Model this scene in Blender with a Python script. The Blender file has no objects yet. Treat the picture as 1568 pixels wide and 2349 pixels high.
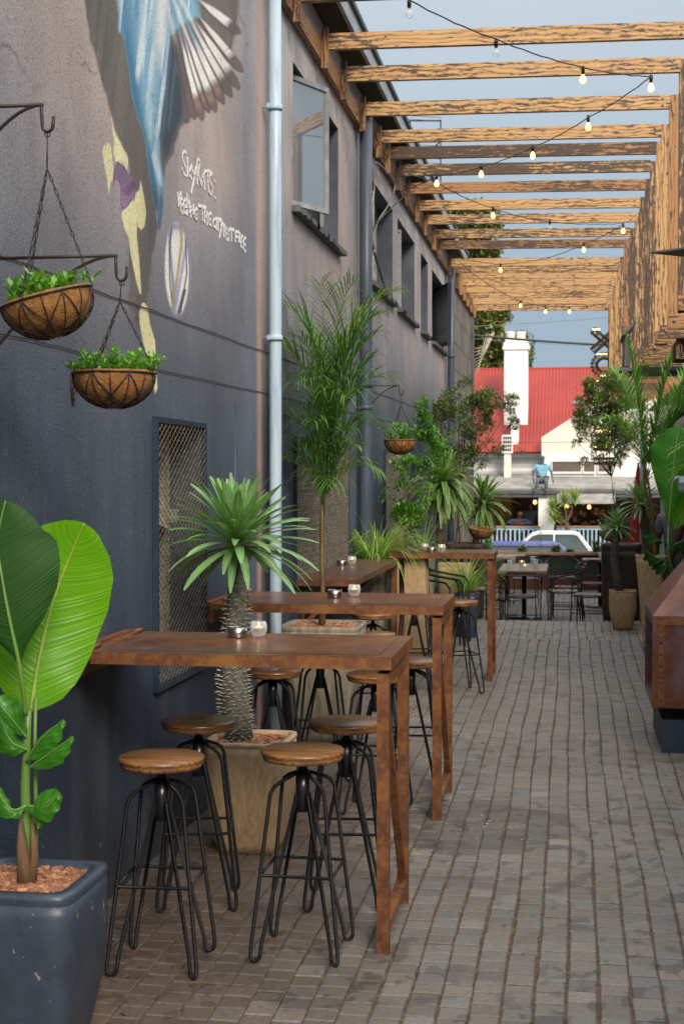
import bpy, math, random
import numpy as np
from mathutils import Vector, Matrix, noise as mnoise
random.seed(7); rng = np.random.default_rng(7)
R = math.radians
S = bpy.context.scene
COL = S.collection

# ------------------------------------------------------------------ camera
CH = 1.68                                   # eye height
YAW, PIT = R(9.1074), R(1.4486)             # turned left of the alley, tipped slightly down
cam = bpy.data.cameras.new('camera'); camo = bpy.data.objects.new('camera', cam); COL.objects.link(camo)
cam.sensor_fit = 'VERTICAL'; cam.sensor_height = 36; cam.lens = 50; cam.clip_end = 2000; cam.clip_start = 0.05
camo.location = (0, 0, CH); camo.rotation_euler = (R(90) - PIT, 0, YAW)
cam.dof.use_dof = True; cam.dof.focus_distance = 6.6; cam.dof.aperture_fstop = 7.0
S.camera = camo
S.render.resolution_x = 683; S.render.resolution_y = 1024

# ------------------------------------------------------------------ world, sun, exposure
W = bpy.data.worlds.new('World'); S.world = W; W.use_nodes = True
nt = W.node_tree; nt.nodes.clear()
wo = nt.nodes.new('ShaderNodeOutputWorld'); bg = nt.nodes.new('ShaderNodeBackground'); bg.inputs[1].default_value = 0.15
sky = nt.nodes.new('ShaderNodeTexSky'); sky.sky_type = 'NISHITA'; sky.sun_disc = False
SUN_EL, SUN_AZ = R(33), R(205)
sky.sun_elevation = SUN_EL; sky.sun_rotation = SUN_AZ; sky.air_density = 1.2; sky.dust_density = 3.0; sky.ozone_density = 1.5
# overcast layer in front of the clear sky: grey-blue cloud, brighter overhead, with soft structure
tc = nt.nodes.new('ShaderNodeTexCoord'); sx = nt.nodes.new('ShaderNodeSeparateXYZ'); nt.links.new(tc.outputs['Generated'], sx.inputs[0])
cr = nt.nodes.new('ShaderNodeValToRGB'); nt.links.new(sx.outputs[2], cr.inputs[0])
e = cr.color_ramp.elements
e[0].position = 0.0; e[0].color = (1.55, 2.0, 2.5, 1)
e[1].position = 0.36; e[1].color = (2.65, 2.95, 3.15, 1)
el = e.new(0.12); el.color = (1.45, 1.92, 2.42, 1)
el = e.new(0.9); el.color = (9.6, 9.7, 9.8, 1)
nz = nt.nodes.new('ShaderNodeTexNoise'); nz.inputs['Scale'].default_value = 2.2; nz.inputs['Detail'].default_value = 4
mp = nt.nodes.new('ShaderNodeMapping'); mp.inputs['Scale'].default_value = (1, 1, 2.5)
nt.links.new(tc.outputs['Generated'], mp.inputs[0]); nt.links.new(mp.outputs[0], nz.inputs[0])
mr = nt.nodes.new('ShaderNodeMapRange'); mr.inputs[3].default_value = 0.88; mr.inputs[4].default_value = 1.12
nt.links.new(nz.outputs[0], mr.inputs[0])
mul = nt.nodes.new('ShaderNodeVectorMath'); mul.operation = 'SCALE'; nt.links.new(cr.outputs[0], mul.inputs[0]); nt.links.new(mr.outputs[0], mul.inputs[3])
mx = nt.nodes.new('ShaderNodeMix'); mx.data_type = 'RGBA'; mx.inputs[0].default_value = 0.93
nt.links.new(sky.outputs[0], mx.inputs[6]); nt.links.new(mul.outputs[0], mx.inputs[7])
nt.links.new(mx.outputs[2], bg.inputs[0]); nt.links.new(bg.outputs[0], wo.inputs[0])
sl = bpy.data.lights.new('sun', 'SUN'); sl.energy = 2.3; sl.angle = R(22); sl.color = (1.0, 0.88, 0.74)
slo = bpy.data.objects.new('sun', sl); COL.objects.link(slo)
# direction towards the sun: behind the camera, to the right, soft through thin cloud
sd = Vector((math.sin(R(28)) * math.cos(SUN_EL), -math.cos(R(28)) * math.cos(SUN_EL), math.sin(SUN_EL)))
slo.rotation_euler = sd.to_track_quat('Z', 'Y').to_euler(); sky.sun_rotation = math.atan2(sd.x, sd.y)
S.view_settings.view_transform = 'Standard'; S.view_settings.look = 'None'; S.view_settings.exposure = 0.64; S.view_settings.gamma = 1
S.render.engine = 'CYCLES'

# ------------------------------------------------------------------ helpers: a ray through a measured point of the place
FPX = 50 / 36 * 2349
_F = Vector((-math.sin(YAW) * math.cos(PIT), math.cos(YAW) * math.cos(PIT), -math.sin(PIT)))
_R = Vector((math.cos(YAW), math.sin(YAW), 0)); _U = _R.cross(_F)
def ray(u, v): return _F + _R * ((u - 784) / FPX) - _U * ((v - 1174.5) / FPX)
def at(u, v, Y): d = ray(u, v); return Vector((0, 0, CH)) + d * (Y / d.y)
def atz(u, v, z): d = ray(u, v); return Vector((0, 0, CH)) + d * ((z - CH) / d.z)
def atx(u, v, x): d = ray(u, v); return Vector((0, 0, CH)) + d * (x / d.x)
def V(*a): return Vector(a)

WL = {}
class MB:
    def __init__(s): s.v = []; s.f = []; s.uv = []; s.m = []; s.sm = []; s.c = []; s.cc = (1, 1, 1)
    def vert(s, p, c=None): s.v.append(tuple(p)); s.c.append(c or s.cc); return len(s.v) - 1
    def face(s, idx, uv=None, m=0, sm=False):
        s.f.append(tuple(idx)); s.uv.append(uv or [(0, 0)] * len(idx)); s.m.append(m); s.sm.append(sm)
    def box(s, x0, x1, y0, y1, z0, z1, m=0, M=None, taper=None):
        L = (abs(x1 - x0), abs(y1 - y0), abs(z1 - z0)); la = L.index(max(L)); o = random.random() * 20
        P = [V(x, y, z) for z in (z0, z1) for y in (y0, y1) for x in (x0, x1)]
        if taper:
            cx, cy = (x0 + x1) / 2, (y0 + y1) / 2
            for p in P[:4]: p.x = cx + (p.x - cx) * taper; p.y = cy + (p.y - cy) * taper
        Q = [M @ p for p in P] if M else P
        b = len(s.v)
        for q in Q: s.v.append(tuple(q)); s.c.append(s.cc)
        for k, fc in enumerate(((0, 2, 3, 1), (4, 5, 7, 6), (0, 1, 5, 4), (2, 6, 7, 3), (0, 4, 6, 2), (1, 3, 7, 5))):
            ax = (2, 2, 1, 1, 0, 0)[k]; oth = [a for a in (0, 1, 2) if a != ax]
            if la in oth: ua, va = la, [a for a in oth if a != la][0]
            else: ua, va = oth
            s.face([b + i for i in fc], [(P[i][ua] + o, P[i][va] + o * 3 + k * .37) for i in fc], m)
    def beam(s, p0, p1, w, h, m=0, up=V(0, 0, 1)):
        p0, p1 = Vector(p0), Vector(p1); d = p1 - p0; L = d.length; d.normalize()
        if abs(d.dot(up)) > .99: up = V(0, 1, 0)
        a = d.cross(up).normalized(); u2 = a.cross(d)
        M = Matrix((( d.x, a.x, u2.x, p0.x), (d.y, a.y, u2.y, p0.y), (d.z, a.z, u2.z, p0.z), (0, 0, 0, 1)))
        s.box(0, L, -w / 2, w / 2, -h / 2, h / 2, m, M)
    def tube(s, pts, r, n=8, m=0, closed=False, cap=True, sm=True):
        pts = [Vector(p) for p in pts]; N = len(pts); rs = r if isinstance(r, (list, tuple)) else [r] * N
        o = random.random() * 5; rings = []; L = 0; Ls = [0]
        for i in range(1, N + (1 if closed else 0)): L += (pts[i % N] - pts[i - 1]).length; Ls.append(L)
        prev = None
        for i in range(N):
            if closed: t = pts[(i + 1) % N] - pts[i - 1]
            else: t = pts[min(i + 1, N - 1)] - pts[max(i - 1, 0)]
            if t.length < 1e-9: t = V(0, 0, 1)
            t.normalize()
            if prev is None: a = t.cross(V(0, 0, 1) if abs(t.z) < .9 else V(1, 0, 0)).normalized()
            else: a = (prev - t * prev.dot(t)).normalized()
            prev = a; b = t.cross(a)
            rings.append([s.vert(pts[i] + (a * math.cos(k * 2 * math.pi / n) + b * math.sin(k * 2 * math.pi / n)) * rs[i]) for k in range(n)])
        for i in range(N if closed else N - 1):
            A, B = rings[i], rings[(i + 1) % N]
            for k in range(n):
                k2 = (k + 1) % n; u0, u1 = Ls[i] + o, Ls[i + 1] + o; w = 2 * math.pi * max(rs[i], 1e-4) / n
                s.face([A[k], A[k2], B[k2], B[k]], [(u0, k * w), (u0, (k + 1) * w), (u1, (k + 1) * w), (u1, k * w)], m, sm)
        if cap and not closed:
            s.face(rings[0][::-1], None, m); s.face(rings[-1], None, m)
    def lathe(s, prof, c=(0, 0, 0), n=24, m=0, sm=True, sq=None, cap=True, M=None):
        # prof: (r, z); sq: superellipse power for rounded-square plan
        c = Vector(c); rings = []; o = random.random() * 3
        for (r, z) in prof:
            ring = []
            for k in range(n):
                a = 2 * math.pi * (k + .5) / n; ca, sa = math.cos(a), math.sin(a)
                q = r if not sq else r / (abs(ca) ** sq + abs(sa) ** sq) ** (1 / sq)
                p = V(q * ca, q * sa, z)
                ring.append(s.vert((M @ p) if M else c + p))
            rings.append(ring)
        for i in range(len(rings) - 1):
            for k in range(n):
                k2 = (k + 1) % n; A, B = rings[i], rings[i + 1]; z0, z1 = prof[i][1], prof[i + 1][1]
                w = 2 * math.pi * max(prof[i][0], .01) / n
                s.face([A[k], A[k2], B[k2], B[k]], [(z0 + o, k * w), (z0 + o, k * w + w), (z1 + o, k * w + w), (z1 + o, k * w)], m, sm)
        if cap:
            s.face(rings[0][::-1], [(s.v[i][0] - c.x, s.v[i][1] - c.y) for i in rings[0][::-1]], m)
            s.face(rings[-1], [(s.v[i][0] - c.x, s.v[i][1] - c.y) for i in rings[-1]], m)
    def quad(s, a, b, c, d, m=0, uv=None, sm=False):
        i = [s.vert(p) for p in (a, b, c, d)]; s.face(i, uv or [(0, 0), (1, 0), (1, 1), (0, 1)], m, sm)
    def poly(s, pts, th, m=0, nrm=None):      # prism from a planar outline
        pts = [Vector(p) for p in pts]; n = len(pts)
        nr = nrm or (pts[1] - pts[0]).cross(pts[2] - pts[0]).normalized()
        A = [s.vert(p) for p in pts]; B = [s.vert(p + nr * th) for p in pts]
        L = lambda p: (p.y, p.z) if abs(nr.x) > .6 else ((p.x, p.z) if abs(nr.y) > .6 else (p.x, p.y))
        s.face(A[::-1], [L(p) for p in pts[::-1]], m); s.face(B, [L(p) for p in pts], m)
        for k in range(n): s.face([A[k], A[(k + 1) % n], B[(k + 1) % n], B[k]], None, m)
    def blade(s, base, d, L, w, droop, m=0, seg=6, fold=.25, shape=None, c=None, twist=0, up=V(0, 0, 1)):
        # one leaf: folded strip that starts along d and bends down
        p = Vector(base); d = Vector(d).normalized(); st = L / seg; prev = None
        sh = shape or (lambda t: max(.04, math.sin(math.pi * min(1, .12 + t * .88)) ** .7))
        side0 = d.cross(up)
        if side0.length < .05: side0 = V(1, 0, 0)
        side0.normalize()
        for i in range(seg + 1):
            t = i / seg; side = side0
            if twist: side = Matrix.Rotation(twist * t, 3, d) @ side0
            nrm = side.cross(d).normalized(); ww = w * .5 * sh(t); f = nrm * ww * fold
            cc = c or s.cc
            cur = [s.vert(p - side * ww + f, cc), s.vert(p, cc), s.vert(p + side * ww + f, cc)]
            if prev:
                for a in (0, 1): s.face([prev[a], prev[a + 1], cur[a + 1], cur[a]], [((i - 1) / seg, a * .5), ((i - 1) / seg, a * .5 + .5), (t, a * .5 + .5), (t, a * .5)], m, True)
            prev = cur; p = p + d * st
            d = (d + V(0, 0, -1) * droop / seg * (0.4 + 1.2 * t)).normalized()
        return p
    def build(s, name, mats, parent=None, loc=None, smooth_all=False):
        me = bpy.data.meshes.new(name)
        if parent is not None: off = WL[parent.name]
        else: off = Vector(loc) if loc is not None else V(0, 0, 0)
        v = np.array(s.v, dtype=np.float32) - np.array(off, dtype=np.float32)
        me.from_pydata(v.tolist(), [], s.f)
        uvl = me.uv_layers.new(name='UVMap'); flat = np.array([q for f in s.uv for q in f], dtype=np.float32).ravel()
        uvl.data.foreach_set('uv', flat)
        ca = me.color_attributes.new('col', 'FLOAT_COLOR', 'POINT')
        ca.data.foreach_set('color', np.array([(c[0], c[1], c[2], 1) for c in s.c], dtype=np.float32).ravel())
        me.polygons.foreach_set('material_index', s.m); me.polygons.foreach_set('use_smooth', [True] * len(s.f) if smooth_all else s.sm)
        for mt in (mats if isinstance(mats, (list, tuple)) else [mats]): me.materials.append(mt)
        me.validate(); me.update()
        o = bpy.data.objects.new(name, me); COL.objects.link(o)
        if parent is not None: o.parent = parent
        else: o.location = off
        WL[o.name] = Vector(off)
        return o

def thing(name, label, cat, loc=(0, 0, 0), group=None):
    o = bpy.data.objects.new(name, None); COL.objects.link(o); o.empty_display_size = .1
    o.location = loc; o['label'] = label; o['category'] = cat; WL[o.name] = Vector(loc)
    if group: o['group'] = group
    return o
def tag(o, label, cat, group=None):
    o['label'] = label; o['category'] = cat
    if group: o['group'] = group
    return o
def struct(o, kind='structure'): o['kind'] = kind; return o
def copy_tree(o, label, loc, rz=None, parent=None):
    c = o.copy(); COL.objects.link(c); WL[c.name] = Vector(loc) if loc is not None else V(0, 0, 0)
    if parent is not None: c.parent = parent
    else:
        c.location = loc; c['label'] = label
        if rz is not None: c.rotation_euler.z = rz
    for ch in [x for x in bpy.data.objects if x.parent == o]: copy_tree(ch, None, None, None, c)
    return c

# ------------------------------------------------------------------ materials
def nodes(name):
    m = bpy.data.materials.new(name); m.use_nodes = True; t = m.node_tree; b = t.nodes['Principled BSDF']
    return m, t, b
def N(t, ty, **k):
    n = t.nodes.new(ty)
    for a, b in k.items():
        if isinstance(b, (int, float, tuple)) and a[0] == 'i' and a[1:].isdigit(): n.inputs[int(a[1:])].default_value = b
        else: setattr(n, a, b)
    return n
def ramp(t, stops, inp):
    r = t.nodes.new('ShaderNodeValToRGB'); e = r.color_ramp.elements
    while len(e) < len(stops): e.new(.5)
    for k, (p, c) in enumerate(stops): e[k].position = p; e[k].color = (*c, 1) if len(c) == 3 else c
    t.links.new(inp, r.inputs[0]); return r.outputs[0]
def coords(t, kind, scale):
    tc = t.nodes.new('ShaderNodeTexCoord'); mp = t.nodes.new('ShaderNodeMapping'); mp.inputs['Scale'].default_value = scale
    t.links.new(tc.outputs[kind], mp.inputs[0]); return mp.outputs[0]
def noise(t, vec, sc, det=4, rough=.55, dist=0):
    n = t.nodes.new('ShaderNodeTexNoise'); n.inputs['Scale'].default_value = sc; n.inputs['Detail'].default_value = det
    n.inputs['Roughness'].default_value = rough; n.inputs['Distortion'].default_value = dist
    t.links.new(vec, n.inputs[0]); return n.outputs[0]
def mixc(t, f, a, b, mode='MIX'):
    m = t.nodes.new('ShaderNodeMix'); m.data_type = 'RGBA'; m.blend_type = mode
    for i, x in ((0, f), (6, a), (7, b)):
        if isinstance(x, (int, float)): m.inputs[i].default_value = x
        elif isinstance(x, tuple): m.inputs[i].default_value = (*x, 1)
        else: t.links.new(x, m.inputs[i])
    return m.outputs[2]
def bump(t, b, h, st=.3, dist=.01):
    n = t.nodes.new('ShaderNodeBump'); n.inputs['Strength'].default_value = st; n.inputs['Distance'].default_value = dist
    t.links.new(h, n.inputs['Height']); t.links.new(n.outputs[0], b.inputs['Normal'])
def simple(name, c1, c2=None, sc=8, rough=.6, metal=0, bst=.2, stops=(.35, .65), kind='Object', stretch=(1, 1, 1), spec=.5, coat=0, fine=0):
    m, t, b = nodes(name); c2 = c2 or tuple(x * .7 for x in c1)
    v = coords(t, kind, stretch); n = noise(t, v, sc, 6, .6)
    col = ramp(t, [(stops[0], c2), (stops[1], c1)], n)
    t.links.new(col, b.inputs['Base Color']); b.inputs['Roughness'].default_value = rough; b.inputs['Metallic'].default_value = metal
    b.inputs['Specular IOR Level'].default_value = spec; b.inputs['Coat Weight'].default_value = coat
    if bst: bump(t, b, noise(t, v, sc * (fine or 4), 4), bst, .006)
    return m

def m_charred(name, tan=(.43, .225, .08), lite=(.63, .40, .175), dark=(.035, .022, .018), burn=.42, red=(.20, .085, .04)):
    m, t, b = nodes(name)
    uv = coords(t, 'UV', (1, 1, 1))
    oi = t.nodes.new('ShaderNodeObjectInfo'); ad = t.nodes.new('ShaderNodeVectorMath'); ad.operation = 'ADD'
    cmb = t.nodes.new('ShaderNodeCombineXYZ'); sc = N(t, 'ShaderNodeMath', operation='MULTIPLY', i1=31.7)
    t.links.new(oi.outputs['Random'], sc.inputs[0]); t.links.new(sc.outputs[0], cmb.inputs[0]); t.links.new(sc.outputs[0], cmb.inputs[1])
    t.links.new(uv, ad.inputs[0]); t.links.new(cmb.outputs[0], ad.inputs[1]); uv = ad.outputs[0]
    def sub(s3):
        mp = t.nodes.new('ShaderNodeMapping'); mp.inputs['Scale'].default_value = s3; t.links.new(uv, mp.inputs[0]); return mp.outputs[0]
    wv = t.nodes.new('ShaderNodeTexWave'); wv.bands_direction = 'Y'; wv.inputs['Scale'].default_value = 9; wv.inputs['Distortion'].default_value = 9
    wv.inputs['Detail'].default_value = 2.5; wv.inputs['Detail Scale'].default_value = 1.1; t.links.new(sub((.35, 1, 1)), wv.inputs[0])
    fib = noise(t, sub((3, 90, 1)), 1.0, 3, .6)
    bl = noise(t, sub((9, 30, 1)), 1.0, 7, .78, .3); b2 = noise(t, sub((.9, 2, 1)), 1.0, 2)
    kn = noise(t, sub((9, 14, 1)), 1.0, 2, .5)
    col = ramp(t, [(.25, tan), (.75, lite)], fib)
    col = mixc(t, ramp(t, [(.45, (0, 0, 0)), (.95, (.5, .5, .5))], wv.outputs[0]), col, red)
    # charring follows the grain inside the blotches
    a = N(t, 'ShaderNodeMath', operation='MULTIPLY_ADD', i1=.09, i2=-.045); t.links.new(wv.outputs[0], a.inputs[0])
    s1 = N(t, 'ShaderNodeMath', operation='ADD'); t.links.new(bl, s1.inputs[0]); t.links.new(a.outputs[0], s1.inputs[1])
    a2 = N(t, 'ShaderNodeMath', operation='MULTIPLY_ADD', i1=.26, i2=-.13); t.links.new(fib, a2.inputs[0])
    s2 = N(t, 'ShaderNodeMath', operation='ADD'); t.links.new(s1.outputs[0], s2.inputs[0]); t.links.new(a2.outputs[0], s2.inputs[1])
    rr0 = N(t, 'ShaderNodeMath', operation='MULTIPLY_ADD', i1=.17, i2=-.085); t.links.new(oi.outputs['Random'], rr0.inputs[0])
    rr = N(t, 'ShaderNodeMath', operation='MULTIPLY_ADD', i1=.40, i2=-.20); t.links.new(b2, rr.inputs[0])
    rr2 = N(t, 'ShaderNodeMath', operation='ADD'); t.links.new(rr0.outputs[0], rr2.inputs[0]); t.links.new(rr.outputs[0], rr2.inputs[1]); rr = rr2
    s3 = N(t, 'ShaderNodeMath', operation='ADD'); t.links.new(s2.outputs[0], s3.inputs[0]); t.links.new(rr.outputs[0], s3.inputs[1])
    bf = ramp(t, [(burn + .03, (0, 0, 0)), (burn + .13, (.92, .92, .92))], s3.outputs[0])
    col = mixc(t, bf, col, dark)
    kf = ramp(t, [(.70, (0, 0, 0)), (.75, (1, 1, 1))], kn); col = mixc(t, kf, col, (.10, .04, .02))
    t.links.new(col, b.inputs['Base Color']); b.inputs['Roughness'].default_value = .55
    bump(t, b, fib, .25, .004)
    return m

def m_leaf(name, c1, c2, rough=.38, trans=.25, veins=0, edge=None, sc=6, tcol=None, mid=None):
    m, t, b = nodes(name)
    at_ = N(t, 'ShaderNodeAttribute', attribute_name='col')
    v = coords(t, 'Object', (1, 1, 1)); n = noise(t, v, sc, 3)
    col = ramp(t, [(.3, c1), (.7, c2)], n)
    col = mixc(t, 1.0, col, at_.outputs[0], 'MULTIPLY')
    uv = t.nodes.new('ShaderNodeUVMap'); sp = t.nodes.new('ShaderNodeSeparateXYZ'); t.links.new(uv.outputs[0], sp.inputs[0])
    if edge:
        d = N(t, 'ShaderNodeMath', operation='SUBTRACT', i1=.5); t.links.new(sp.outputs[1], d.inputs[0])
        ab = N(t, 'ShaderNodeMath', operation='ABSOLUTE'); t.links.new(d.outputs[0], ab.inputs[0])
        f = ramp(t, [(.34, (0, 0, 0)), (.44, (1, 1, 1))], ab.outputs[0]); col = mixc(t, f, col, edge)
    if mid:
        d = N(t, 'ShaderNodeMath', operation='SUBTRACT', i1=.5); t.links.new(sp.outputs[1], d.inputs[0])
        ab = N(t, 'ShaderNodeMath', operation='ABSOLUTE'); t.links.new(d.outputs[0], ab.inputs[0])
        col = mixc(t, ramp(t, [(.03, (1, 1, 1)), (.07, (0, 0, 0))], ab.outputs[0]), col, mid)
    if veins:
        d = N(t, 'ShaderNodeMath', operation='SUBTRACT', i1=.5); t.links.new(sp.outputs[1], d.inputs[0])
        ab = N(t, 'ShaderNodeMath', operation='ABSOLUTE'); t.links.new(d.outputs[0], ab.inputs[0])
        ma = N(t, 'ShaderNodeMath', operation='MULTIPLY_ADD', i1=-.12); t.links.new(ab.outputs[0], ma.inputs[0]); t.links.new(sp.outputs[0], ma.inputs[2])
        cm = t.nodes.new('ShaderNodeCombineXYZ'); t.links.new(ma.outputs[0], cm.inputs[0])
        n2 = noise(t, cm.outputs[0], veins, 2, .5)
        col = mixc(t, ramp(t, [(.4, (0, 0, 0)), (.62, (.5, .5, .5))], n2), col, tuple(x * .62 for x in c1))
        bump(t, b, n2, .6, .006)
    t.links.new(col, b.inputs['Base Color']); b.inputs['Roughness'].default_value = rough; b.inputs['Specular IOR Level'].default_value = .2 if rough > .6 else .45
    tr = t.nodes.new('ShaderNodeBsdfTranslucent'); ms = t.nodes.new('ShaderNodeMixShader'); ms.inputs[0].default_value = trans
    tc2 = mixc(t, 1.0, col, tcol or (1.6, 1.8, .7), 'MULTIPLY')
    t.links.new(tc2, tr.inputs[0]); t.links.new(b.outputs[0], ms.inputs[1]); t.links.new(tr.outputs[0], ms.inputs[2])
    t.links.new(ms.outputs[0], t.nodes['Material Output'].inputs[0])
    return m

def m_wall():
    m, t, b = nodes('painted_plaster'); at_ = N(t, 'ShaderNodeAttribute', attribute_name='col')
    g = coords(t, 'Object', (1, 1, 1)); gs = coords(t, 'Object', (1, 2.2, .8))
    n1 = noise(t, gs, 2.2, 6, .65); n2 = noise(t, g, 60, 4, .6); n3 = noise(t, g, 1.1, 3)
    col = mixc(t, 1.0, at_.outputs[0], ramp(t, [(.3, (.84, .85, .88)), (.7, (1.13, 1.11, 1.10))], n1), 'MULTIPLY')
    col = mixc(t, 1.0, col, ramp(t, [(.35, (.84, .84, .85)), (.65, (1.12, 1.12, 1.12))], n3), 'MULTIPLY')
    col = mixc(t, 1.0, col, ramp(t, [(.30, (.62, .62, .64)), (.5, (1.03, 1.03, 1.03))], n2), 'MULTIPLY')
    # chips and specks of pale undercoat
    n4 = noise(t, coords(t, 'Object', (1, 1.6, .8)), 34, 3, .5)
    col = mixc(t, ramp(t, [(.715, (0, 0, 0)), (.74, (.5, .5, .5))], n4), col, (.42, .38, .36))
    # wandering hairline cracks
    vo = N(t, 'ShaderNodeTexVoronoi', feature='DISTANCE_TO_EDGE'); vo.inputs['Scale'].default_value = .62
    wa = t.nodes.new('ShaderNodeVectorMath'); wa.operation = 'ADD'
    nd = t.nodes.new('ShaderNodeTexNoise'); nd.inputs['Scale'].default_value = 3.5; nd.inputs['Detail'].default_value = 6; t.links.new(g, nd.inputs[0])
    sc_ = t.nodes.new('ShaderNodeVectorMath'); sc_.operation = 'SCALE'; sc_.inputs[3].default_value = .35; t.links.new(nd.outputs['Color'], sc_.inputs[0])
    t.links.new(g, wa.inputs[0]); t.links.new(sc_.outputs[0], wa.inputs[1]); t.links.new(wa.outputs[0], vo.inputs[0])
    cf = ramp(t, [(.0, (.7, .7, .7)), (.006, (0, 0, 0))], vo.outputs[0])
    cf2 = mixc(t, 1.0, cf, ramp(t, [(.45, (0, 0, 0)), (.6, (1, 1, 1))], noise(t, g, 1.7, 2)), 'MULTIPLY')
    col = mixc(t, cf2, col, (.05, .045, .045))
    t.links.new(col, b.inputs['Base Color']); b.inputs['Roughness'].default_value = .62; b.inputs['Specular IOR Level'].default_value = .35
    ad = N(t, 'ShaderNodeMath', operation='ADD'); t.links.new(noise(t, g, 110, 4, .6), ad.inputs[0]); t.links.new(noise(t, g, 7, 3), ad.inputs[1])
    bump(t, b, ad.outputs[0], .42, .009)
    return m
def m_rust(name='rusted_steel', a=(.16, .045, .018), b_=(.055, .02, .012), c=(.30, .10, .03), g=(.09, .08, .08), sc=5, rough=.55, gl=.66):
    m, t, b = nodes(name); v = coords(t, 'Object', (1, 1, 1))
    n = noise(t, v, sc, 7, .65, .4); n2 = noise(t, v, sc * 6, 5, .6); n3 = noise(t, v, sc * .45, 4)
    col = ramp(t, [(.3, b_), (.5, a), (.66, c)], n)
    col = mixc(t, ramp(t, [(.45, (0, 0, 0)), (.7, (.8, .8, .8))], n2), col, c)
    col = mixc(t, ramp(t, [(gl - .1, (0, 0, 0)), (gl, (.75, .75, .75))], n3), col, g)
    t.links.new(col, b.inputs['Base Color']); b.inputs['Roughness'].default_value = rough; b.inputs['Metallic'].default_value = .15
    bump(t, b, n2, .25, .003); return m
def m_grain(name, c1, c2, c3=None, rough=.35, sc=1.0, coat=.2):
    m, t, b = nodes(name); v = coords(t, 'UV', (2 * sc, 26 * sc, 1)); n = noise(t, v, 1.3, 5, .65, .5); n2 = noise(t, coords(t, 'UV', (3, 4, 1)), 1.2, 3)
    col = ramp(t, [(.40, c2), (.60, c1)], n); col = mixc(t, ramp(t, [(.45, (0, 0, 0)), (.7, (.6, .6, .6))], n2), col, c3 or c2)
    t.links.new(col, b.inputs['Base Color']); b.inputs['Roughness'].default_value = rough; b.inputs['Coat Weight'].default_value = coat; b.inputs['Coat Roughness'].default_value = .25
    bump(t, b, n, .15, .002); return m
def m_glass(name, tint=(.9, .95, .95), mixf=.2, rough=.02, under=(.05, .06, .065)):
    m, t, b = nodes(name)
    b.inputs['Base Color'].default_value = (*under, 1); b.inputs['Roughness'].default_value = rough; b.inputs['Specular IOR Level'].default_value = 1.0; b.inputs['IOR'].default_value = 2.2
    b.inputs['Coat Weight'].default_value = mixf
    return m
def m_clear(name, tint=(1, 1, 1)):
    m, t, b = nodes(name)
    b.inputs['Base Color'].default_value = (.75, .78, .80, 1); b.inputs['Roughness'].default_value = .04; b.inputs['IOR'].default_value = 1.5; b.inputs['Specular IOR Level'].default_value = .8
    tr = t.nodes.new('ShaderNodeBsdfTransparent'); tr.inputs[0].default_value = (.93, .95, .96, 1); lw = t.nodes.new('ShaderNodeLayerWeight'); lw.inputs[0].default_value = .35
    f = ramp(t, [(0, (.14, .14, .14)), (.8, (.75, .75, .75))], lw.outputs['Facing']); ms = t.nodes.new('ShaderNodeMixShader'); t.links.new(f, ms.inputs[0]); t.links.new(tr.outputs[0], ms.inputs[1]); t.links.new(b.outputs[0], ms.inputs[2]); t.links.new(ms.outputs[0], t.nodes['Material Output'].inputs[0])
    return m
def m_emit(name, c, st):
    m, t, b = nodes(name); b.inputs['Emission Color'].default_value = (*c, 1); b.inputs['Emission Strength'].default_value = st; b.inputs['Base Color'].default_value = (*c, 1); return m
def m_paver():
    m, t, b = nodes('paver'); at_ = N(t, 'ShaderNodeAttribute', attribute_name='col'); g = coords(t, 'Object', (1, 1, 1))
    n1 = noise(t, g, 1.0, 4); n2 = noise(t, g, 60, 4, .7); n3 = noise(t, coords(t, 'Object', (1, .8, 1)), 9, 3, .55, .3); n5 = noise(t, g, .55, 2)
    col = mixc(t, 1.0, at_.outputs[0], ramp(t, [(.32, (.8, .78, .76)), (.68, (1.18, 1.18, 1.18))], n1), 'MULTIPLY')
    col = mixc(t, 1.0, col, ramp(t, [(.3, (.72, .72, .72)), (.7, (1.22, 1.22, 1.22))], n2), 'MULTIPLY')
    damp = mixc(t, 1.0, ramp(t, [(.55, (0, 0, 0)), (.60, (.6, .6, .6))], n3), ramp(t, [(.40, (0, 0, 0)), (.50, (1, 1, 1))], n5), 'MULTIPLY')
    col = mixc(t, damp, col, (.04, .034, .031))
    sp = noise(t, g, 95, 1); col = mixc(t, ramp(t, [(.80, (0, 0, 0)), (.82, (.7, .7, .7))], sp), col, (.5, .48, .44))
    t.links.new(col, b.inputs['Base Color']); rr_ = ramp(t, [(.3, (.42, .42, .42)), (.7, (.66, .66, .66))], n1); t.links.new(rr_, b.inputs['Roughness']); b.inputs['Specular IOR Level'].default_value = .6
    bump(t, b, noise(t, g, 40, 4, .7), .45, .008); return m
def m_corr(name, c, c2, freq, axis=0, rough=.45, bst=.8):
    m, t, b = nodes(name); g = coords(t, 'Object', (1, 1, 1)); w = t.nodes.new('ShaderNodeTexWave'); w.bands_direction = 'XYZ'[axis]; w.inputs['Scale'].default_value = freq
    t.links.new(g, w.inputs[0]); n = noise(t, g, .8, 4)
    col = ramp(t, [(.3, c2), (.7, c)], n); t.links.new(col, b.inputs['Base Color']); b.inputs['Roughness'].default_value = rough
    bump(t, b, w.outputs[0], bst, .03); return m

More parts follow.
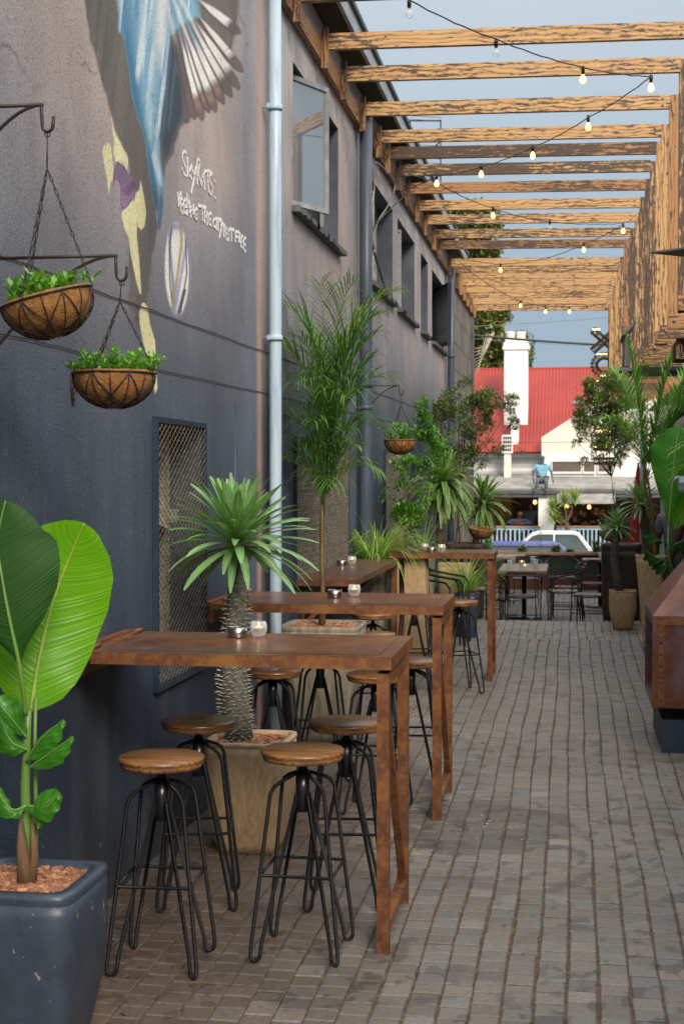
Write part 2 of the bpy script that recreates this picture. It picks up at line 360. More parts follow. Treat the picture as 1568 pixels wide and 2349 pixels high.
M = {}
M['wall'] = m_wall()
M['char'] = m_charred('charred_pine')
M['char_dark'] = m_charred('charred_pine_dark', tan=(.30, .135, .045), lite=(.44, .23, .085), burn=.415)
M['char_post'] = m_charred('charred_post', tan=(.42, .22, .078), lite=(.58, .36, .15), burn=.415)
M['bluepaint'] = simple('slate_blue_paint', (.028, .046, .075), (.02, .032, .052), 5, .5, bst=.25)
M['navy'] = simple('navy_steel_paint', (.022, .038, .068), (.018, .028, .046), 12, .4, bst=.1)
M['whitepipe'] = simple('pale_blue_pipe_paint', (.40, .52, .61), (.20, .28, .36), 3.5, .42, stops=(.3, .52), stretch=(6, 6, .5), bst=.12)
M['bluepipe'] = simple('slate_blue_pipe', (.075, .095, .13), (.045, .06, .085), 4, .42, bst=.15, stretch=(3, 3, .4)); M['revealpaint'] = simple('grey_blue_reveal', (.085, .095, .125), (.055, .065, .085), 5, .6, bst=.3); M['soffit'] = simple('brown_soffit', (.045, .034, .03), None, 6, .7)
M['fascia'] = simple('grey_fascia', (.36, .38, .40), (.25, .27, .3), 4, .5)
M['darkmetal'] = simple('black_metal', (.018, .018, .02), (.01, .01, .012), 10, .4, .3, bst=.05)
M['black'] = simple('black_painted_steel', (.012, .013, .015), (.008, .009, .01), 30, .28, .0, bst=0, spec=.6)
# ribbed reinforcing bar: bands along the rod
mm, t, b = nodes('black_ribbed_rod'); b.inputs['Base Color'].default_value = (.006, .0065, .008, 1); b.inputs['Roughness'].default_value = .34
w = t.nodes.new('ShaderNodeTexWave'); w.bands_direction = 'X'; w.inputs['Scale'].default_value = 48; t.links.new(coords(t, 'UV', (1, 1, 1)), w.inputs[0]); bump(t, b, w.outputs[0], .9, .003)
M['rebar'] = mm
M['bracket'] = simple('dark_bronze_iron', (.035, .022, .02), (.02, .014, .014), 20, .5, .2)
M['seat'] = m_grain('varnished_pine_seat', (.30, .145, .05), (.085, .035, .014), (.16, .07, .024), .38, 1.2, .18)
M['seatdark'] = m_grain('varnished_dark_seat', (.20, .09, .03), (.06, .024, .01), (.11, .045, .017), .3, .8, .4)
M['tabletop'] = m_rust('rust_lacquered_top', (.13, .046, .024), (.05, .028, .024), (.24, .095, .035), (.10, .075, .06), 2.8, .30, .54)
M['rust'] = m_rust('rusted_frame', (.15, .052, .02), (.07, .026, .014), (.26, .11, .03), (.06, .04, .03), 6, .5, .72)
M['corten'] = m_rust('corten_plate', (.11, .034, .017), (.045, .02, .016), (.19, .06, .022), (.12, .12, .16), 3.2, .42, .56)
M['steel'] = simple('brushed_steel', (.45, .44, .42), (.3, .3, .3), 20, .25, 1.0, bst=.02)
M['clear'] = m_clear('clear_glass'); M['wax'] = m_emit('candle_glow', (1.0, .55, .25), .6); M['flame'] = m_emit('candle_flame', (1, .62, .2), 12)
M['bulb'] = m_emit('lit_bulb', (1.0, .48, .115), 4.4); M['led'] = m_emit('sign_bulb', (1.0, .62, .15), 9)
M['tanpot'] = simple('sandstone_fibre_pot', (.56, .39, .22), (.36, .24, .13), 34, .8, bst=.9, stretch=(2, 2, .5), stops=(.3, .6), fine=3)
M['tanrim'] = simple('pot_rim', (.50, .36, .23), (.34, .24, .15), 20, .8)
M['greypot'] = simple('grey_olive_pot', (.26, .23, .17), (.13, .11, .08), 9, .8, bst=.6, stretch=(3, 3, .5))
M['brownpot'] = simple('dark_brown_pot', (.065, .04, .026), (.035, .022, .016), 6, .55, bst=.3)
M['bluepot'] = simple('worn_blue_pot', (.045, .062, .092), (.028, .038, .056), 5, .42, bst=.35, fine=8)
# chips on the blue pot
t = M['bluepot'].node_tree; b = t.nodes['Principled BSDF']; src = b.inputs['Base Color'].links[0].from_socket
g = coords(t, 'Object', (1, 1, .6)); t.links.new(mixc(t, ramp(t, [(.665, (0, 0, 0)), (.68, (.8, .8, .8))], noise(t, g, 22, 4, .7)), src, (.30, .29, .25)), b.inputs['Base Color'])
M['chips'] = simple('bark_chips', (.42, .20, .105), (.16, .06, .03), 60, .75, bst=.4)
M['coir'] = simple('coir_liner', (.42, .20, .06), (.20, .08, .022), 45, .95, bst=1.0, stops=(.3, .7))
M['wire'] = simple('dark_wire', (.02, .014, .012), None, 20, .5)
M['winframe'] = simple('grey_window_frame', (.33, .34, .35), (.22, .23, .25), 10, .45)
M['winglass'] = m_glass('window_glass', under=(.15, .17, .19))  # lightened base colour stands in for sky reflected in the sash
M['clearwin'] = m_glass('pale_window_glass', under=(.26, .28, .28), rough=.06)  # pale base colour stands in for reflected sky
M['beige'] = simple('beige_frame_paint', (.42, .36, .27), (.3, .25, .18), 8, .6)
M['dark'] = simple('dark_interior', (.012, .012, .013), None, 4, .9, bst=0)
M['meshwire'] = simple('galvanised_mesh', (.30, .26, .21), (.08, .065, .05), 60, .5, .4, bst=0)
M['paver'] = m_paver(); M['sand'] = simple('joint_sand', (.17, .10, .055), (.045, .03, .02), 30, .95, bst=.6)
M['soil'] = simple('soil', (.04, .028, .02), None, 20, .95)
M['clad'] = None
mm, t, b = nodes('weathered_stone_tiles'); g = coords(t, 'Object', (1, 1, 1)); sep = t.nodes.new('ShaderNodeSeparateXYZ'); t.links.new(g, sep.inputs[0])
cm = t.nodes.new('ShaderNodeCombineXYZ'); t.links.new(sep.outputs[1], cm.inputs[0]); t.links.new(sep.outputs[2], cm.inputs[1])
br = t.nodes.new('ShaderNodeTexBrick'); br.inputs['Scale'].default_value = 1; br.inputs['Brick Width'].default_value = .55; br.inputs['Row Height'].default_value = .42
br.inputs['Color1'].default_value = (.22, .19, .16, 1); br.inputs['Color2'].default_value = (.13, .12, .105, 1); br.inputs['Mortar'].default_value = (.05, .045, .04, 1); br.inputs['Mortar Size'].default_value = .012
t.links.new(cm.outputs[0], br.inputs[0]); n = noise(t, coords(t, 'Object', (1, 3, .5)), 3, 5, .6)
t.links.new(mixc(t, 1.0, br.outputs[0], ramp(t, [(.3, (.6, .58, .55)), (.7, (1.5, 1.45, 1.4))], n), 'MULTIPLY'), b.inputs['Base Color']); b.inputs['Roughness'].default_value = .8
bump(t, b, n, .5, .01); M['clad'] = mm
M['trunk'] = simple('ringed_trunk', (.15, .10, .065), (.07, .045, .03), 30, .85, bst=.9, stretch=(1, 1, 3))
M['pachy'] = simple('grey_thorny_trunk', (.15, .155, .12), (.05, .055, .042), 40, .8, bst=.9)
M['pachybrown'] = simple('brown_thorny_trunk', (.10, .07, .045), (.04, .028, .02), 40, .8, bst=.9)
M['thorn'] = simple('pale_thorn', (.50, .44, .34), None, 10, .7, bst=0)
M['cane'] = simple('green_brown_cane', (.18, .14, .05), (.10, .05, .02), 12, .5, stretch=(1, 1, .4))
M['bark'] = simple('thin_bark', (.12, .09, .065), None, 20, .9)
M['lf_pachy'] = m_leaf('pachypodium_leaf', (.12, .26, .10), (.20, .36, .15), .34, .18, sc=9, mid=(.34, .45, .20))
M['lf_palm'] = m_leaf('palm_frond', (.06, .16, .03), (.13, .25, .05), .45, .22)
M['lf_grass'] = m_leaf('bright_grass_blade', (.17, .33, .04), (.25, .40, .07), .45, .25, edge=(.40, .46, .18))
M['lf_citrus'] = m_leaf('citrus_leaf', (.07, .22, .03), (.16, .36, .05), .3, .22)
M['lf_olive'] = m_leaf('small_grey_green_leaf', (.07, .12, .035), (.16, .21, .075), .5, .12)
M['lf_yucca'] = m_leaf('striped_yucca_leaf', (.08, .20, .05), (.13, .26, .06), .4, .2, edge=(.46, .52, .20))
M['lf_lime'] = m_leaf('pale_yucca_leaf', (.20, .28, .08), (.32, .38, .13), .45, .2)
M['lf_banana'] = m_leaf('banana_leaf_bright', (.13, .39, .010), (.21, .50, .016), .32, .42, veins=95, sc=3, tcol=(1.7, 1.9, .3))  # backlit glow is partly put into the leaf colour
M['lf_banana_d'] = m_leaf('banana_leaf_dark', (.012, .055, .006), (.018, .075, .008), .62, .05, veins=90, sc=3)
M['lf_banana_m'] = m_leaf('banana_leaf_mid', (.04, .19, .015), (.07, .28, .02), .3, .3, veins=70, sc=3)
M['midrib'] = simple('yellow_green_midrib', (.38, .48, .08), (.22, .33, .05), 8, .4, bst=.05)
M['stalk'] = simple('green_stalk', (.15, .27, .05), (.09, .17, .04), 8, .4, stretch=(2, 2, .3), bst=.1)
M['husk'] = simple('dry_leaf_base', (.17, .10, .045), (.06, .035, .02), 18, .8, stretch=(2, 2, .4))
M['lf_succ'] = m_leaf('basket_foliage', (.09, .24, .03), (.19, .38, .06), .4, .25)
M['lf_dark'] = m_leaf('far_tree_foliage', (.14, .18, .06), (.26, .29, .11), .6, .1, sc=.6)
M['red_roof'] = m_corr('red_corrugated_iron', (.36, .040, .029), (.25, .030, .022), 2.7, 0, .75)
M['white'] = simple('white_paint', (.88, .87, .83), (.78, .76, .70), 3, .6)
M['cream'] = simple('stained_cream_wall', (.76, .71, .60), (.56, .44, .30), 1.6, .7, stops=(.25, .5))
M['siding'] = m_corr('white_weatherboard', (.72, .71, .69), (.64, .63, .61), 1.75, 2, .55, .7)
M['concrete'] = simple('stained_concrete', (.30, .29, .26), (.14, .13, .12), 3, .8, stops=(.3, .6), stretch=(.6, 1, 2))
M['gutter'] = simple('dark_grey_gutter', (.10, .105, .11), None, 4, .5)
M['warmwall'] = simple('ochre_interior_wall', (.45, .24, .08), (.25, .11, .03), 2, .7)
M['interior'] = simple('brown_interior', (.07, .035, .018), (.02, .01, .006), 1.6, .8, bst=0)
M['skyblue'] = simple('sky_blue_paint', (.38, .52, .62), (.30, .43, .53), 5, .5)
M['railwood'] = simple('pinkish_handrail', (.38, .23, .15), None, 5, .6)
M['asphalt'] = simple('asphalt', (.055, .055, .055), (.04, .04, .042), 14, .85)
M['ground'] = simple('dry_ground', (.10, .085, .06), (.05, .05, .03), 2, .95)
M['carwhite'] = simple('white_car_paint', (.74, .75, .76), (.70, .71, .72), 2, .18, bst=0, coat=.7)
M['carblue'] = simple('violet_blue_car_paint', (.16, .19, .50), (.26, .28, .50), 1.5, .15, .2, bst=0, coat=.9)
M['carglass'] = simple('car_glass', (.05, .08, .08), (.03, .05, .05), 1, .2, bst=0)
M['tyre'] = simple('tyre_rubber', (.015, .015, .015), None, 8, .8)
M['skin'] = simple('dark_brown_skin', (.10, .045, .025), (.07, .03, .017), 8, .5, bst=.05)
M['shirt_grey'] = simple('grey_shirt_cloth', (.15, .15, .18), (.10, .10, .12), 9, .85, bst=.4, fine=2)
M['shirt_black'] = simple('charcoal_shirt_cloth', (.022, .024, .028), None, 9, .85, bst=.4, fine=2)
M['trouser'] = simple('navy_trouser_cloth', (.012, .018, .06), (.007, .01, .03), 9, .85, bst=.4, fine=2)
M['jacket'] = simple('dark_blue_jacket', (.02, .05, .14), (.01, .02, .06), 8, .7, bst=.3)
M['towel'] = simple('pale_towel_cloth', (.42, .46, .52), None, 8, .9)
M['hair'] = simple('black_hair', (.01, .009, .009), None, 30, .8)
M['bluecloth'] = simple('pale_blue_sculpture_shirt', (.22, .46, .58), (.14, .32, .42), 9, .7)
M['wiregrey'] = simple('grey_wire_figure', (.11, .13, .14), (.06, .075, .08), 30, .6)
M['redcloth'] = simple('red_parasol_cloth', (.42, .012, .02), (.25, .008, .012), 6, .7)
M['greenwall'] = simple('grey_green_boards', (.085, .13, .105), (.05, .08, .065), 5, .7, stretch=(1, 1, .4))
M['brownframe'] = simple('orange_brown_timber', (.32, .13, .04), (.18, .07, .025), 6, .6, stretch=(1, 1, .3))
M['greywood'] = simple('weathered_grey_wood', (.13, .13, .125), (.07, .07, .07), 10, .7, stretch=(3, 3, .3))
M['plank_grey'] = m_grain('weathered_slat', (.30, .27, .23), (.16, .13, .115), None, .7, .7, 0)
M['plank_brown'] = m_grain('purple_brown_slat', (.12, .07, .065), (.06, .035, .033), None, .6, .7, 0)
M['tablelight'] = m_grain('weathered_pale_tabletop', (.34, .26, .19), (.20, .145, .10), None, .6, .7, 0)
M['greenbox'] = simple('dark_green_planter', (.022, .042, .032), (.015, .025, .02), 6, .5)
M['brownbox'] = simple('red_brown_planter', (.10, .035, .016), None, 6, .5)
M['plastic'] = simple('pale_grey_plastic', (.45, .50, .56), None, 4, .4, bst=0)
M['flower'] = simple('white_petal', (.75, .73, .66), None, 10, .6)
M['arris'] = simple('chipped_plaster_edge', (.27, .25, .24), (.13, .13, .135), 25, .8); M['chalk'] = simple('white_mural_paint', (.95, .94, .92), (.85, .84, .82), 20, .6)
M['bluecable'] = simple('grey_cable', (.22, .22, .21), None, 8, .6); M['blackcable'] = simple('black_cable', (.02, .03, .03), None, 8, .5); M['palecable'] = simple('pale_cable', (.45, .40, .28), None, 8, .6)

# ================================================================== GROUND
def sheet(name, x0, x1, y0, y1, z, mat, label=None):
    mb = MB(); mb.quad(V(x0, y0, z), V(x1, y0, z), V(x1, y1, z), V(x0, y1, z)); return struct(mb.build(name, mat))
sheet('ground', -900, 900, -200, 1500, -1.32, M['ground'])
sheet('road', -60, 60, 30.5, 41.0, -1.25, M['asphalt'])
mb = MB(); mb.box(-60, 60, 41.0, 41.2, -1.3, -1.12); mb.box(-60, 60, 41.2, 48, -1.3, -1.124); struct(mb.build('far_pavement', M['concrete']))
mb = MB(); mb.box(-60, 60, 27.2, 30.4, -1.3, -1.10); struct(mb.build('near_pavement', M['concrete']))
def pavers(name, x0, x1, y0, y1, z, label, tone=1.0, step=True):
    mb = MB(); p = .1; x = x0; rg = random.Random(int(y0 * 10)); drift = 0
    while x < x1 - .02:
        y = y0 - rg.random() * .1; drift = .004 * math.sin(x * 5)
        w = p - .005 - rg.random() * .0025
        while y < y1:
            h = .1 * (1 + rg.uniform(-.05, .05)); ya, yb = max(y + .0032, y0), min(y + h - .0032 - rg.random() * .002, y1)
            if yb - ya > .02:
                jx = rg.uniform(-.0018, .0018) + .006 * math.sin(y * 1.3 + x * 2) + .003 * math.sin(y * 4.1 + x * 9); zz = z + rg.uniform(-.0015, .002)
                g = rg.uniform(.86, 1.12) * tone * (.8 if rg.random() < .05 else 1); wm = rg.uniform(-.05, .07); base = V(.162, .147, .129) * g
                if y < 8 and x < .1 and rg.random() < .09: base *= 1.28
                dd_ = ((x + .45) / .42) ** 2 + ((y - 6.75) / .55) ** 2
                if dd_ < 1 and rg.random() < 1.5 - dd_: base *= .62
                # greyer along the middle, redder and darker on the table side
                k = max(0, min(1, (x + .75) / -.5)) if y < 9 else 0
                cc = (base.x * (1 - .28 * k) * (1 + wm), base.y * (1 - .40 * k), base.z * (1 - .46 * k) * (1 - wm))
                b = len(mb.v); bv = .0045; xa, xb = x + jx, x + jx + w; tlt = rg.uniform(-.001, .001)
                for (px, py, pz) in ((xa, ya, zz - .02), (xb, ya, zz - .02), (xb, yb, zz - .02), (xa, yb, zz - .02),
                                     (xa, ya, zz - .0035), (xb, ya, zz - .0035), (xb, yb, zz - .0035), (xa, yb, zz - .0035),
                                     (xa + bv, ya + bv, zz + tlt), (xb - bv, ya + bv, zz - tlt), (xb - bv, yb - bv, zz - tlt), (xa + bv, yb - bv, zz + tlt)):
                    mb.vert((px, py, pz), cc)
                for q in range(4):
                    r_ = (q + 1) % 4
                    mb.face([b + q, b + r_, b + 4 + r_, b + 4 + q]); mb.face([b + 4 + q, b + 4 + r_, b + 8 + r_, b + 8 + q])
                mb.face([b + 8, b + 9, b + 10, b + 11])
            y += h
        x += p
    # sand bed that fills the joints to just under the paver edges, and the body of the step below
    n = 40; m_ = int((y1 - y0) / .12)
    mb.box(x0, x1 + .1, y0, y1, -1.28, z - .0065, 1)
    o = mb.build(name, [M['paver'], M['sand']]); return struct(o)
pavers('pavement', -1.8, 2.0, 2.6, 14.8, 0, '')
sheet('alley_floor', -1.8, 2.05, -9, 2.6, -.006, M['asphalt'])
pavers('lower_pavement', -1.8, 1.6, 14.8, 18.6, -.2, '', 1.5)  # raised tone puts the sheen of reflected sky into the paver colour
pavers('terrace_pavement', -1.8, 1.6, 18.6, 26.9, -.4, '', .9)

# ================================================================== LEFT BUILDING
XW = -1.8
house = thing('painted_building', 'long plastered building at left, slate blue below, mauve above, painted with a bird mural', 'building', (XW, 2.6, 0))
winY = [(9.2, 11.04), (12.78, 14.48), (14.92, 16.55), (17.26, 18.1), (18.66, 20.48)]; WZ0, WZ1 = 3.45, 4.39
grY = [(6.02, 6.83), (9.22, 11.4), (13.79, 15.3)]; GZ0, GZ1 = .76, 1.91
holes = [(a, b_, WZ0, WZ1) for a, b_ in winY] + [(a, b_, GZ0, GZ1) for a, b_ in grY]
def srcpx(y, z):      # where a point of the wall sits in the measured picture of the mural
    d = [np.full_like(y, XW), y, z - CH]
    w = d[0] * _F.x + d[1] * _F.y + d[2] * _F.z
    k = 1709 / 1568
    return (784 + FPX * (d[0] * _R.x + d[1] * _R.y) / w) * k, (1174.5 - FPX * (d[0] * _U.x + d[1] * _U.y + d[2] * _U.z) / w) * k
def lin(c): c = np.array(c, dtype=float) / 255; return np.where(c <= .04045, c / 12.92, ((c + .055) / 1.055) ** 2.4)
def sdpoly(px, py, poly):
    P = np.array(poly, float); d = np.full(px.shape, 1e9); s = np.ones(px.shape)
    for i in range(len(P)):
        a, b_ = P[i], P[i - 1]; ex, ey = b_ - a; wx, wy = px - a[0], py - a[1]
        t_ = np.clip((wx * ex + wy * ey) / (ex * ex + ey * ey + 1e-9), 0, 1); d = np.minimum(d, (wx - ex * t_) ** 2 + (wy - ey * t_) ** 2)
        c1, c2, c3 = py >= a[1], py < b_[1], ex * wy > ey * wx
        s = np.where((c1 & c2 & c3) | (~c1 & ~c2 & ~c3), -s, s)
    return s * np.sqrt(d)
def soft(d, w): return np.clip(.5 - d / w, 0, 1)
def vnoise(x, y, sx_, sy_, seed=0):
    rg = np.random.default_rng(seed); G_ = rg.random((256, 256)); X, Y = x * sx_, y * sy_
    xi, yi = np.floor(X).astype(int), np.floor(Y).astype(int); fx, fy = X - xi, Y - yi; fx = fx * fx * (3 - 2 * fx); fy = fy * fy * (3 - 2 * fy)
    g = lambda a, b_: G_[a % 256, b_ % 256]
    return (g(xi, yi) * (1 - fx) + g(xi + 1, yi) * fx) * (1 - fy) + (g(xi, yi + 1) * (1 - fx) + g(xi + 1, yi + 1) * fx) * fy
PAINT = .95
def wallcol(y, z):
    # sprayed paint: slate blue below, mauve and dusty pink above, brightened upward for skylight; bluish bands beside the pipes
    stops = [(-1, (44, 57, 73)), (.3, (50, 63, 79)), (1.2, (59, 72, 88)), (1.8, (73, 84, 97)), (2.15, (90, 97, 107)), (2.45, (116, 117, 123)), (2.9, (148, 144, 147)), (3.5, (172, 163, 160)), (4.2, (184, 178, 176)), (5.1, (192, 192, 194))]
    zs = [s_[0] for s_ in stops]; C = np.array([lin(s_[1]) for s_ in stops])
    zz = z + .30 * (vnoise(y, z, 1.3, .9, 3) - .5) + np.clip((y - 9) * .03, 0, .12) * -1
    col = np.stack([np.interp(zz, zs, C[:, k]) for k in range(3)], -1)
    def over(m, c, a=1.0):
        nonlocal col; m = (np.clip(m, 0, 1) * a)[..., None]; col = col * (1 - m) + lin(c) * m
    pink = vnoise(y, z, .8, 1.2, 5); over((pink - .45) * 2.0 * np.clip((z - 2.3) * 1.2, 0, 1), (200, 174, 158), .42)
    over((vnoise(y, z, 1.1, .7, 8) - .5) * 2.2 * np.clip((z - 2.3), 0, 1), (152, 152, 160), .5)
    for c_, w_ in ((7.85, .3), (11.9, .25), (20.9, .5)): over(np.exp(-((y - c_) / w_) ** 2), (110, 120, 136), .55)
    over(np.exp(-((y - 8.17) / .07) ** 2) * (vnoise(z, y, 2, 3, 4) > .2), (205, 160, 136), .75)
    over(np.clip(1 - (y - 4.2), 0, 1) * np.clip((z - 3.4), 0, 1), (150, 152, 164), .6)
    # vertical drips and washes on the lower wall
    over((vnoise(y, z, 9, .5, 11) - .55) * 2.4 * np.clip(2.4 - z, 0, 1), (36, 45, 58), .4)
    over((vnoise(y, z, 6, .4, 12) - .6) * 2.4 * np.clip(2.4 - z, 0, 1), (98, 108, 112), .4)
    over(np.exp(-((y - 14.7) / .5) ** 2) * (z < 2.2), (110, 112, 106), .5)
    over(np.clip(.35 - z + .25 * (vnoise(y, z, 5, 5, 14) - .5), 0, .3) * 2.2, (74, 62, 52), .6)
    over((vnoise(y, z, 14, 14, 15) > .86) & (z < 1.9), (92, 98, 102), .35)
    for c_ in (12.9, 15.9, 17.1): over((np.abs(y - c_) < .09) & (z < 2.1), (92, 92, 84), .55)
    for c_ in (16.5, 18.4): over((np.abs(y - c_) < .3) & (z < 2.0), (36, 50, 72), .8)
    # ---- the mural
    u, v = srcpx(y, z); box = (u < 660) & (u > 120) & (v < 1010) & (y < 8.6)
    n1 = vnoise(u + v * .05, v, .07, .006, 21) ; n2 = vnoise(u + v * .10, v, .15, .007, 22); n3 = vnoise(u, v, .05, .05, 23)
    sh = sdpoly(u, v, [(195, -60), (212, 0), (225, 95), (248, 175), (270, 255), (288, 320), (318, 395), (330, 470), (325, 560), (322, 660), (323, 770), (334, 800), (346, 824), (362, 790), (372, 725), (380, 640), (392, 575), (402, 530), (408, 470), (412, 415), (432, 385), (448, 325), (462, 300), (440, 200), (440, -60)])
    over(soft(sh + (n3 - .5) * 5, 5) * box, (104, 98, 93), .95); over(soft(sh, 4) * box * np.clip((n1 - .45) * 2, 0, 1), (112, 108, 98), .7)
    over(soft(sh, 4) * box * np.clip((n2 - .6) * 2, 0, 1), (66, 66, 68), .6)
    # wing shadow and feathers
    ox, oy = 408., -70.
    tips = [((603, 85), 13, .45), ((609, 182), 12, .5), ((600, 225), 12, .55), ((581, 245), 12, .6), ((561, 262), 12, .62), ((541, 282), 13, .64), ((524, 284), 12, .66), ((507, 303), 13, .66), ((487, 300), 14, .7), ((466, 310), 15, .72)]
    ws = sdpoly(u, v, [(440, -60), (600, -60), (596, 40), (575, 150), (548, 210), (520, 250), (470, 305), (440, 300), (420, 200)])
    over(soft(ws, 8) * box, (106, 97, 92), .9)
    for i, ((tx, ty), hw, _q) in enumerate(tips[::-1]):
        ex, ey = tx - ox, ty - oy; L_ = math.hypot(ex, ey); t_ = ((u - ox) * ex + (v - oy) * ey) / L_ ** 2; dd = ((u - ox) * ey - (v - oy) * ex) / L_
        wd = hw * np.clip(t_ * 1.15, 0, 1) * np.sqrt(np.clip((1.0 - t_) * 14, 0, 1))
        over(soft(np.abs(dd) - wd, 3) * (t_ < 1.0) * (t_ > .2) * box, (104 + i % 3 * 4, 96, 91), .95)
        d2 = np.abs(dd + wd * .9); over(np.exp(-(d2 / 2.2) ** 2) * (t_ > .35) * (t_ < .97) * box, (70, 66, 66), .6)
        if i >= 2:
            e0, e1 = .38, .86; wi = wd * (.76 + .1 * (i % 2)); off = dd + wd * -.18
            msk = soft(np.abs(off) - wi * np.clip((t_ - e0) * 4, .12, 1), 3) * np.clip((t_ - e0) * 6, 0, 1) * np.clip((e1 - t_) * 16, 0, 1)
            over(msk * box, (246, 240, 234), 1)
            over(msk * box * np.clip((.62 - t_) * 3, 0, 1) * np.clip(n2 * 1.6 - .3, 0, 1), (120, 140, 155), .8)
        if i in (2, 3, 4, 5): over(np.exp(-((t_ - .89) / .04) ** 2) * soft(np.abs(dd) - wd * .6, 5) * box, (176, 138, 120), .7)
    # dark gap, blue body, tail
    dk = sdpoly(u, v, [(424, 90), (436, 130), (448, 180), (456, 240), (458, 280), (440, 330), (428, 380), (412, 400), (400, 330), (412, 240), (418, 160)])
    over(soft(dk + (n1 - .5) * 10, 10) * box, (48, 66, 82), .85); over(soft(dk, 8) * box * (n2 > .55), (88, 112, 136), .55)
    bd = sdpoly(u, v, [(300, -60), (302, 30), (300, 70), (312, 115), (322, 165), (330, 225), (345, 290), (362, 350), (372, 420), (382, 470), (392, 520), (398, 575), (403, 568), (406, 520), (407, 450), (400, 400), (398, 340), (404, 280), (414, 220), (420, 150), (428, 90), (452, 60), (500, 40), (478, -60)])
    body = soft(bd + (n1 - .5) * 9, 5 + 16 * np.clip((90 - v) / 90, 0, 1)) * box
    cen = np.interp(v, [-60, 60, 170, 290, 400, 470, 580], [372, 375, 376, 378, 392, 398, 402]); hw_ = np.interp(v, [-60, 60, 170, 290, 400, 470, 580], [74, 62, 46, 28, 15, 9, 6]); tt = (u - cen) / hw_
    over(body, (132, 182, 206), 1); over(body * np.clip(-tt * 1.6 - .6, 0, 1), (56, 116, 152), .9)
    over(body * np.exp(-((tt + .15 + .25 * (n3 - .5)) / .38) ** 2) * np.clip(n2 * 1.8 - .25, 0, 1), (206, 230, 240), .95)
    over(body * np.clip((n1 - .6) * 4, 0, 1), (84, 140, 172), .6); over(body * np.clip((n2 - .68) * 6, 0, 1), (224, 234, 236), .9)
    over(body * np.exp(-((tt - .45) / .25) ** 2) * np.clip((200 - v) / 100, 0, 1), (232, 232, 226), .85)
    over(body * np.clip((v - 440) / 60, 0, 1), (62, 88, 106), .85); over(body * np.clip((v - 540) / 40, 0, 1), (80, 82, 86), .8)
    over(soft(sdpoly(u, v, [(378, 385), (390, 375), (402, 430), (404, 468), (396, 455), (386, 425)]), 4) * box, (206, 226, 234), .9)
    over(soft(sdpoly(u, v, [(384, 330), (392, 300), (396, 335), (392, 350)]), 3) * box, (196, 216, 226), .8)
    # feather ends in blue beside the body
    for k, x_ in enumerate((425, 438, 450, 462, 474)):
        over(np.exp(-((u - x_ - (v - 40) * .22 * (1 + k * .3)) / 5) ** 2) * np.clip((120 + k * 12 - v) / 60, 0, 1) * box, (120, 160, 184) if k % 2 else (228, 226, 222), .7)
    q = lambda pts: [(230 + a * .32357, 240 + b_ * .32357) for a, b_ in pts]
    CRM = (232, 224, 172)
    for pts in ([(145, 120), (165, 240), (190, 310), (205, 330), (225, 370), (270, 450), (283, 500), (272, 570), (240, 522), (200, 505), (182, 505), (168, 420), (176, 350), (163, 280)],
                [(85, 420), (100, 375), (125, 362), (148, 390), (160, 500), (170, 600), (160, 680), (150, 640), (132, 770), (122, 650), (92, 500)],
                [(340, 745), (365, 730), (375, 650), (400, 770), (418, 900), (405, 1010), (380, 1035), (355, 1010), (345, 900), (330, 800)],
                [(235, 890), (270, 865), (325, 790), (350, 920), (345, 1080), (365, 1250), (383, 1525), (370, 1530), (340, 1420), (300, 1220), (285, 1090), (250, 1020), (232, 930)],
                [(365, 1680), (385, 1605), (405, 1595), (430, 1630), (450, 1760), (490, 1900), (497, 2100), (506, 2260), (490, 2300), (440, 2100), (400, 1920), (370, 1760)]):
        s1_ = sdpoly(u, v, q(pts)); over(soft(s1_, 1.6) * box, CRM, .97)
        over(np.exp(-((s1_ + 5) / .7) ** 2) * box * (n3 > .5), (150, 145, 112), .45)
    pu = sdpoly(u, v, q([(160, 705), (165, 600), (185, 520), (205, 503), (240, 530), (290, 610), (320, 620), (345, 720), (330, 790), (270, 860), (235, 890), (220, 820), (220, 690), (190, 640)]))
    over(soft(pu, 1.8) * box, (128, 100, 130), .97); over(soft(pu, 1.8) * box * np.clip((n3 - .45) * 4, 0, 1), (88, 72, 96), .8); over(soft(pu + 3, 4) * box * np.clip((v - 470) / 30, 0, 1) * (n1 > .45), (160, 122, 160), .7)
    # glossy oval with ribbons
    cx_, cy_ = 442.3, 671.; yy = (v - cy_) / 116; xx = (u - cx_ - 2 * yy) / 30.; rr_ = np.sqrt(xx ** 2 + yy ** 2); ov = soft((rr_ - 1) * 30, 2.5) * box
    over(np.exp(-((rr_ - 1.03) / .06) ** 2) * box, (140, 144, 160), .8); over(ov, (228, 226, 218), 1)
    def band(c0, w0, colr, a=.9): over(ov * np.exp(-np.abs((xx - c0) / w0) ** 4), colr, a)
    band(-.45 + .12 * np.sin(yy * 3), .13, (130, 134, 170)); band(-.62 + .35 * yy ** 2, .06, (62, 60, 70)); band(.30 - .75 * np.clip(yy + .3, -.2, 1.2) * .8, .14, (176, 152, 96))
    band(.52 - .75 * np.clip(yy + .1, -.4, 1.1), .13, (150, 150, 196)); band(.82 - .35 * np.clip(yy - .1, 0, 1) * 2.2 + .06 * yy, .07, (72, 68, 82)); band(.25 - 1.1 * (yy - .8), .16 * (yy > .45) + .001, (70, 62, 64))
    over(ov * np.exp(-((yy + .92) / .12) ** 2), (112, 104, 140), .7)
    return col
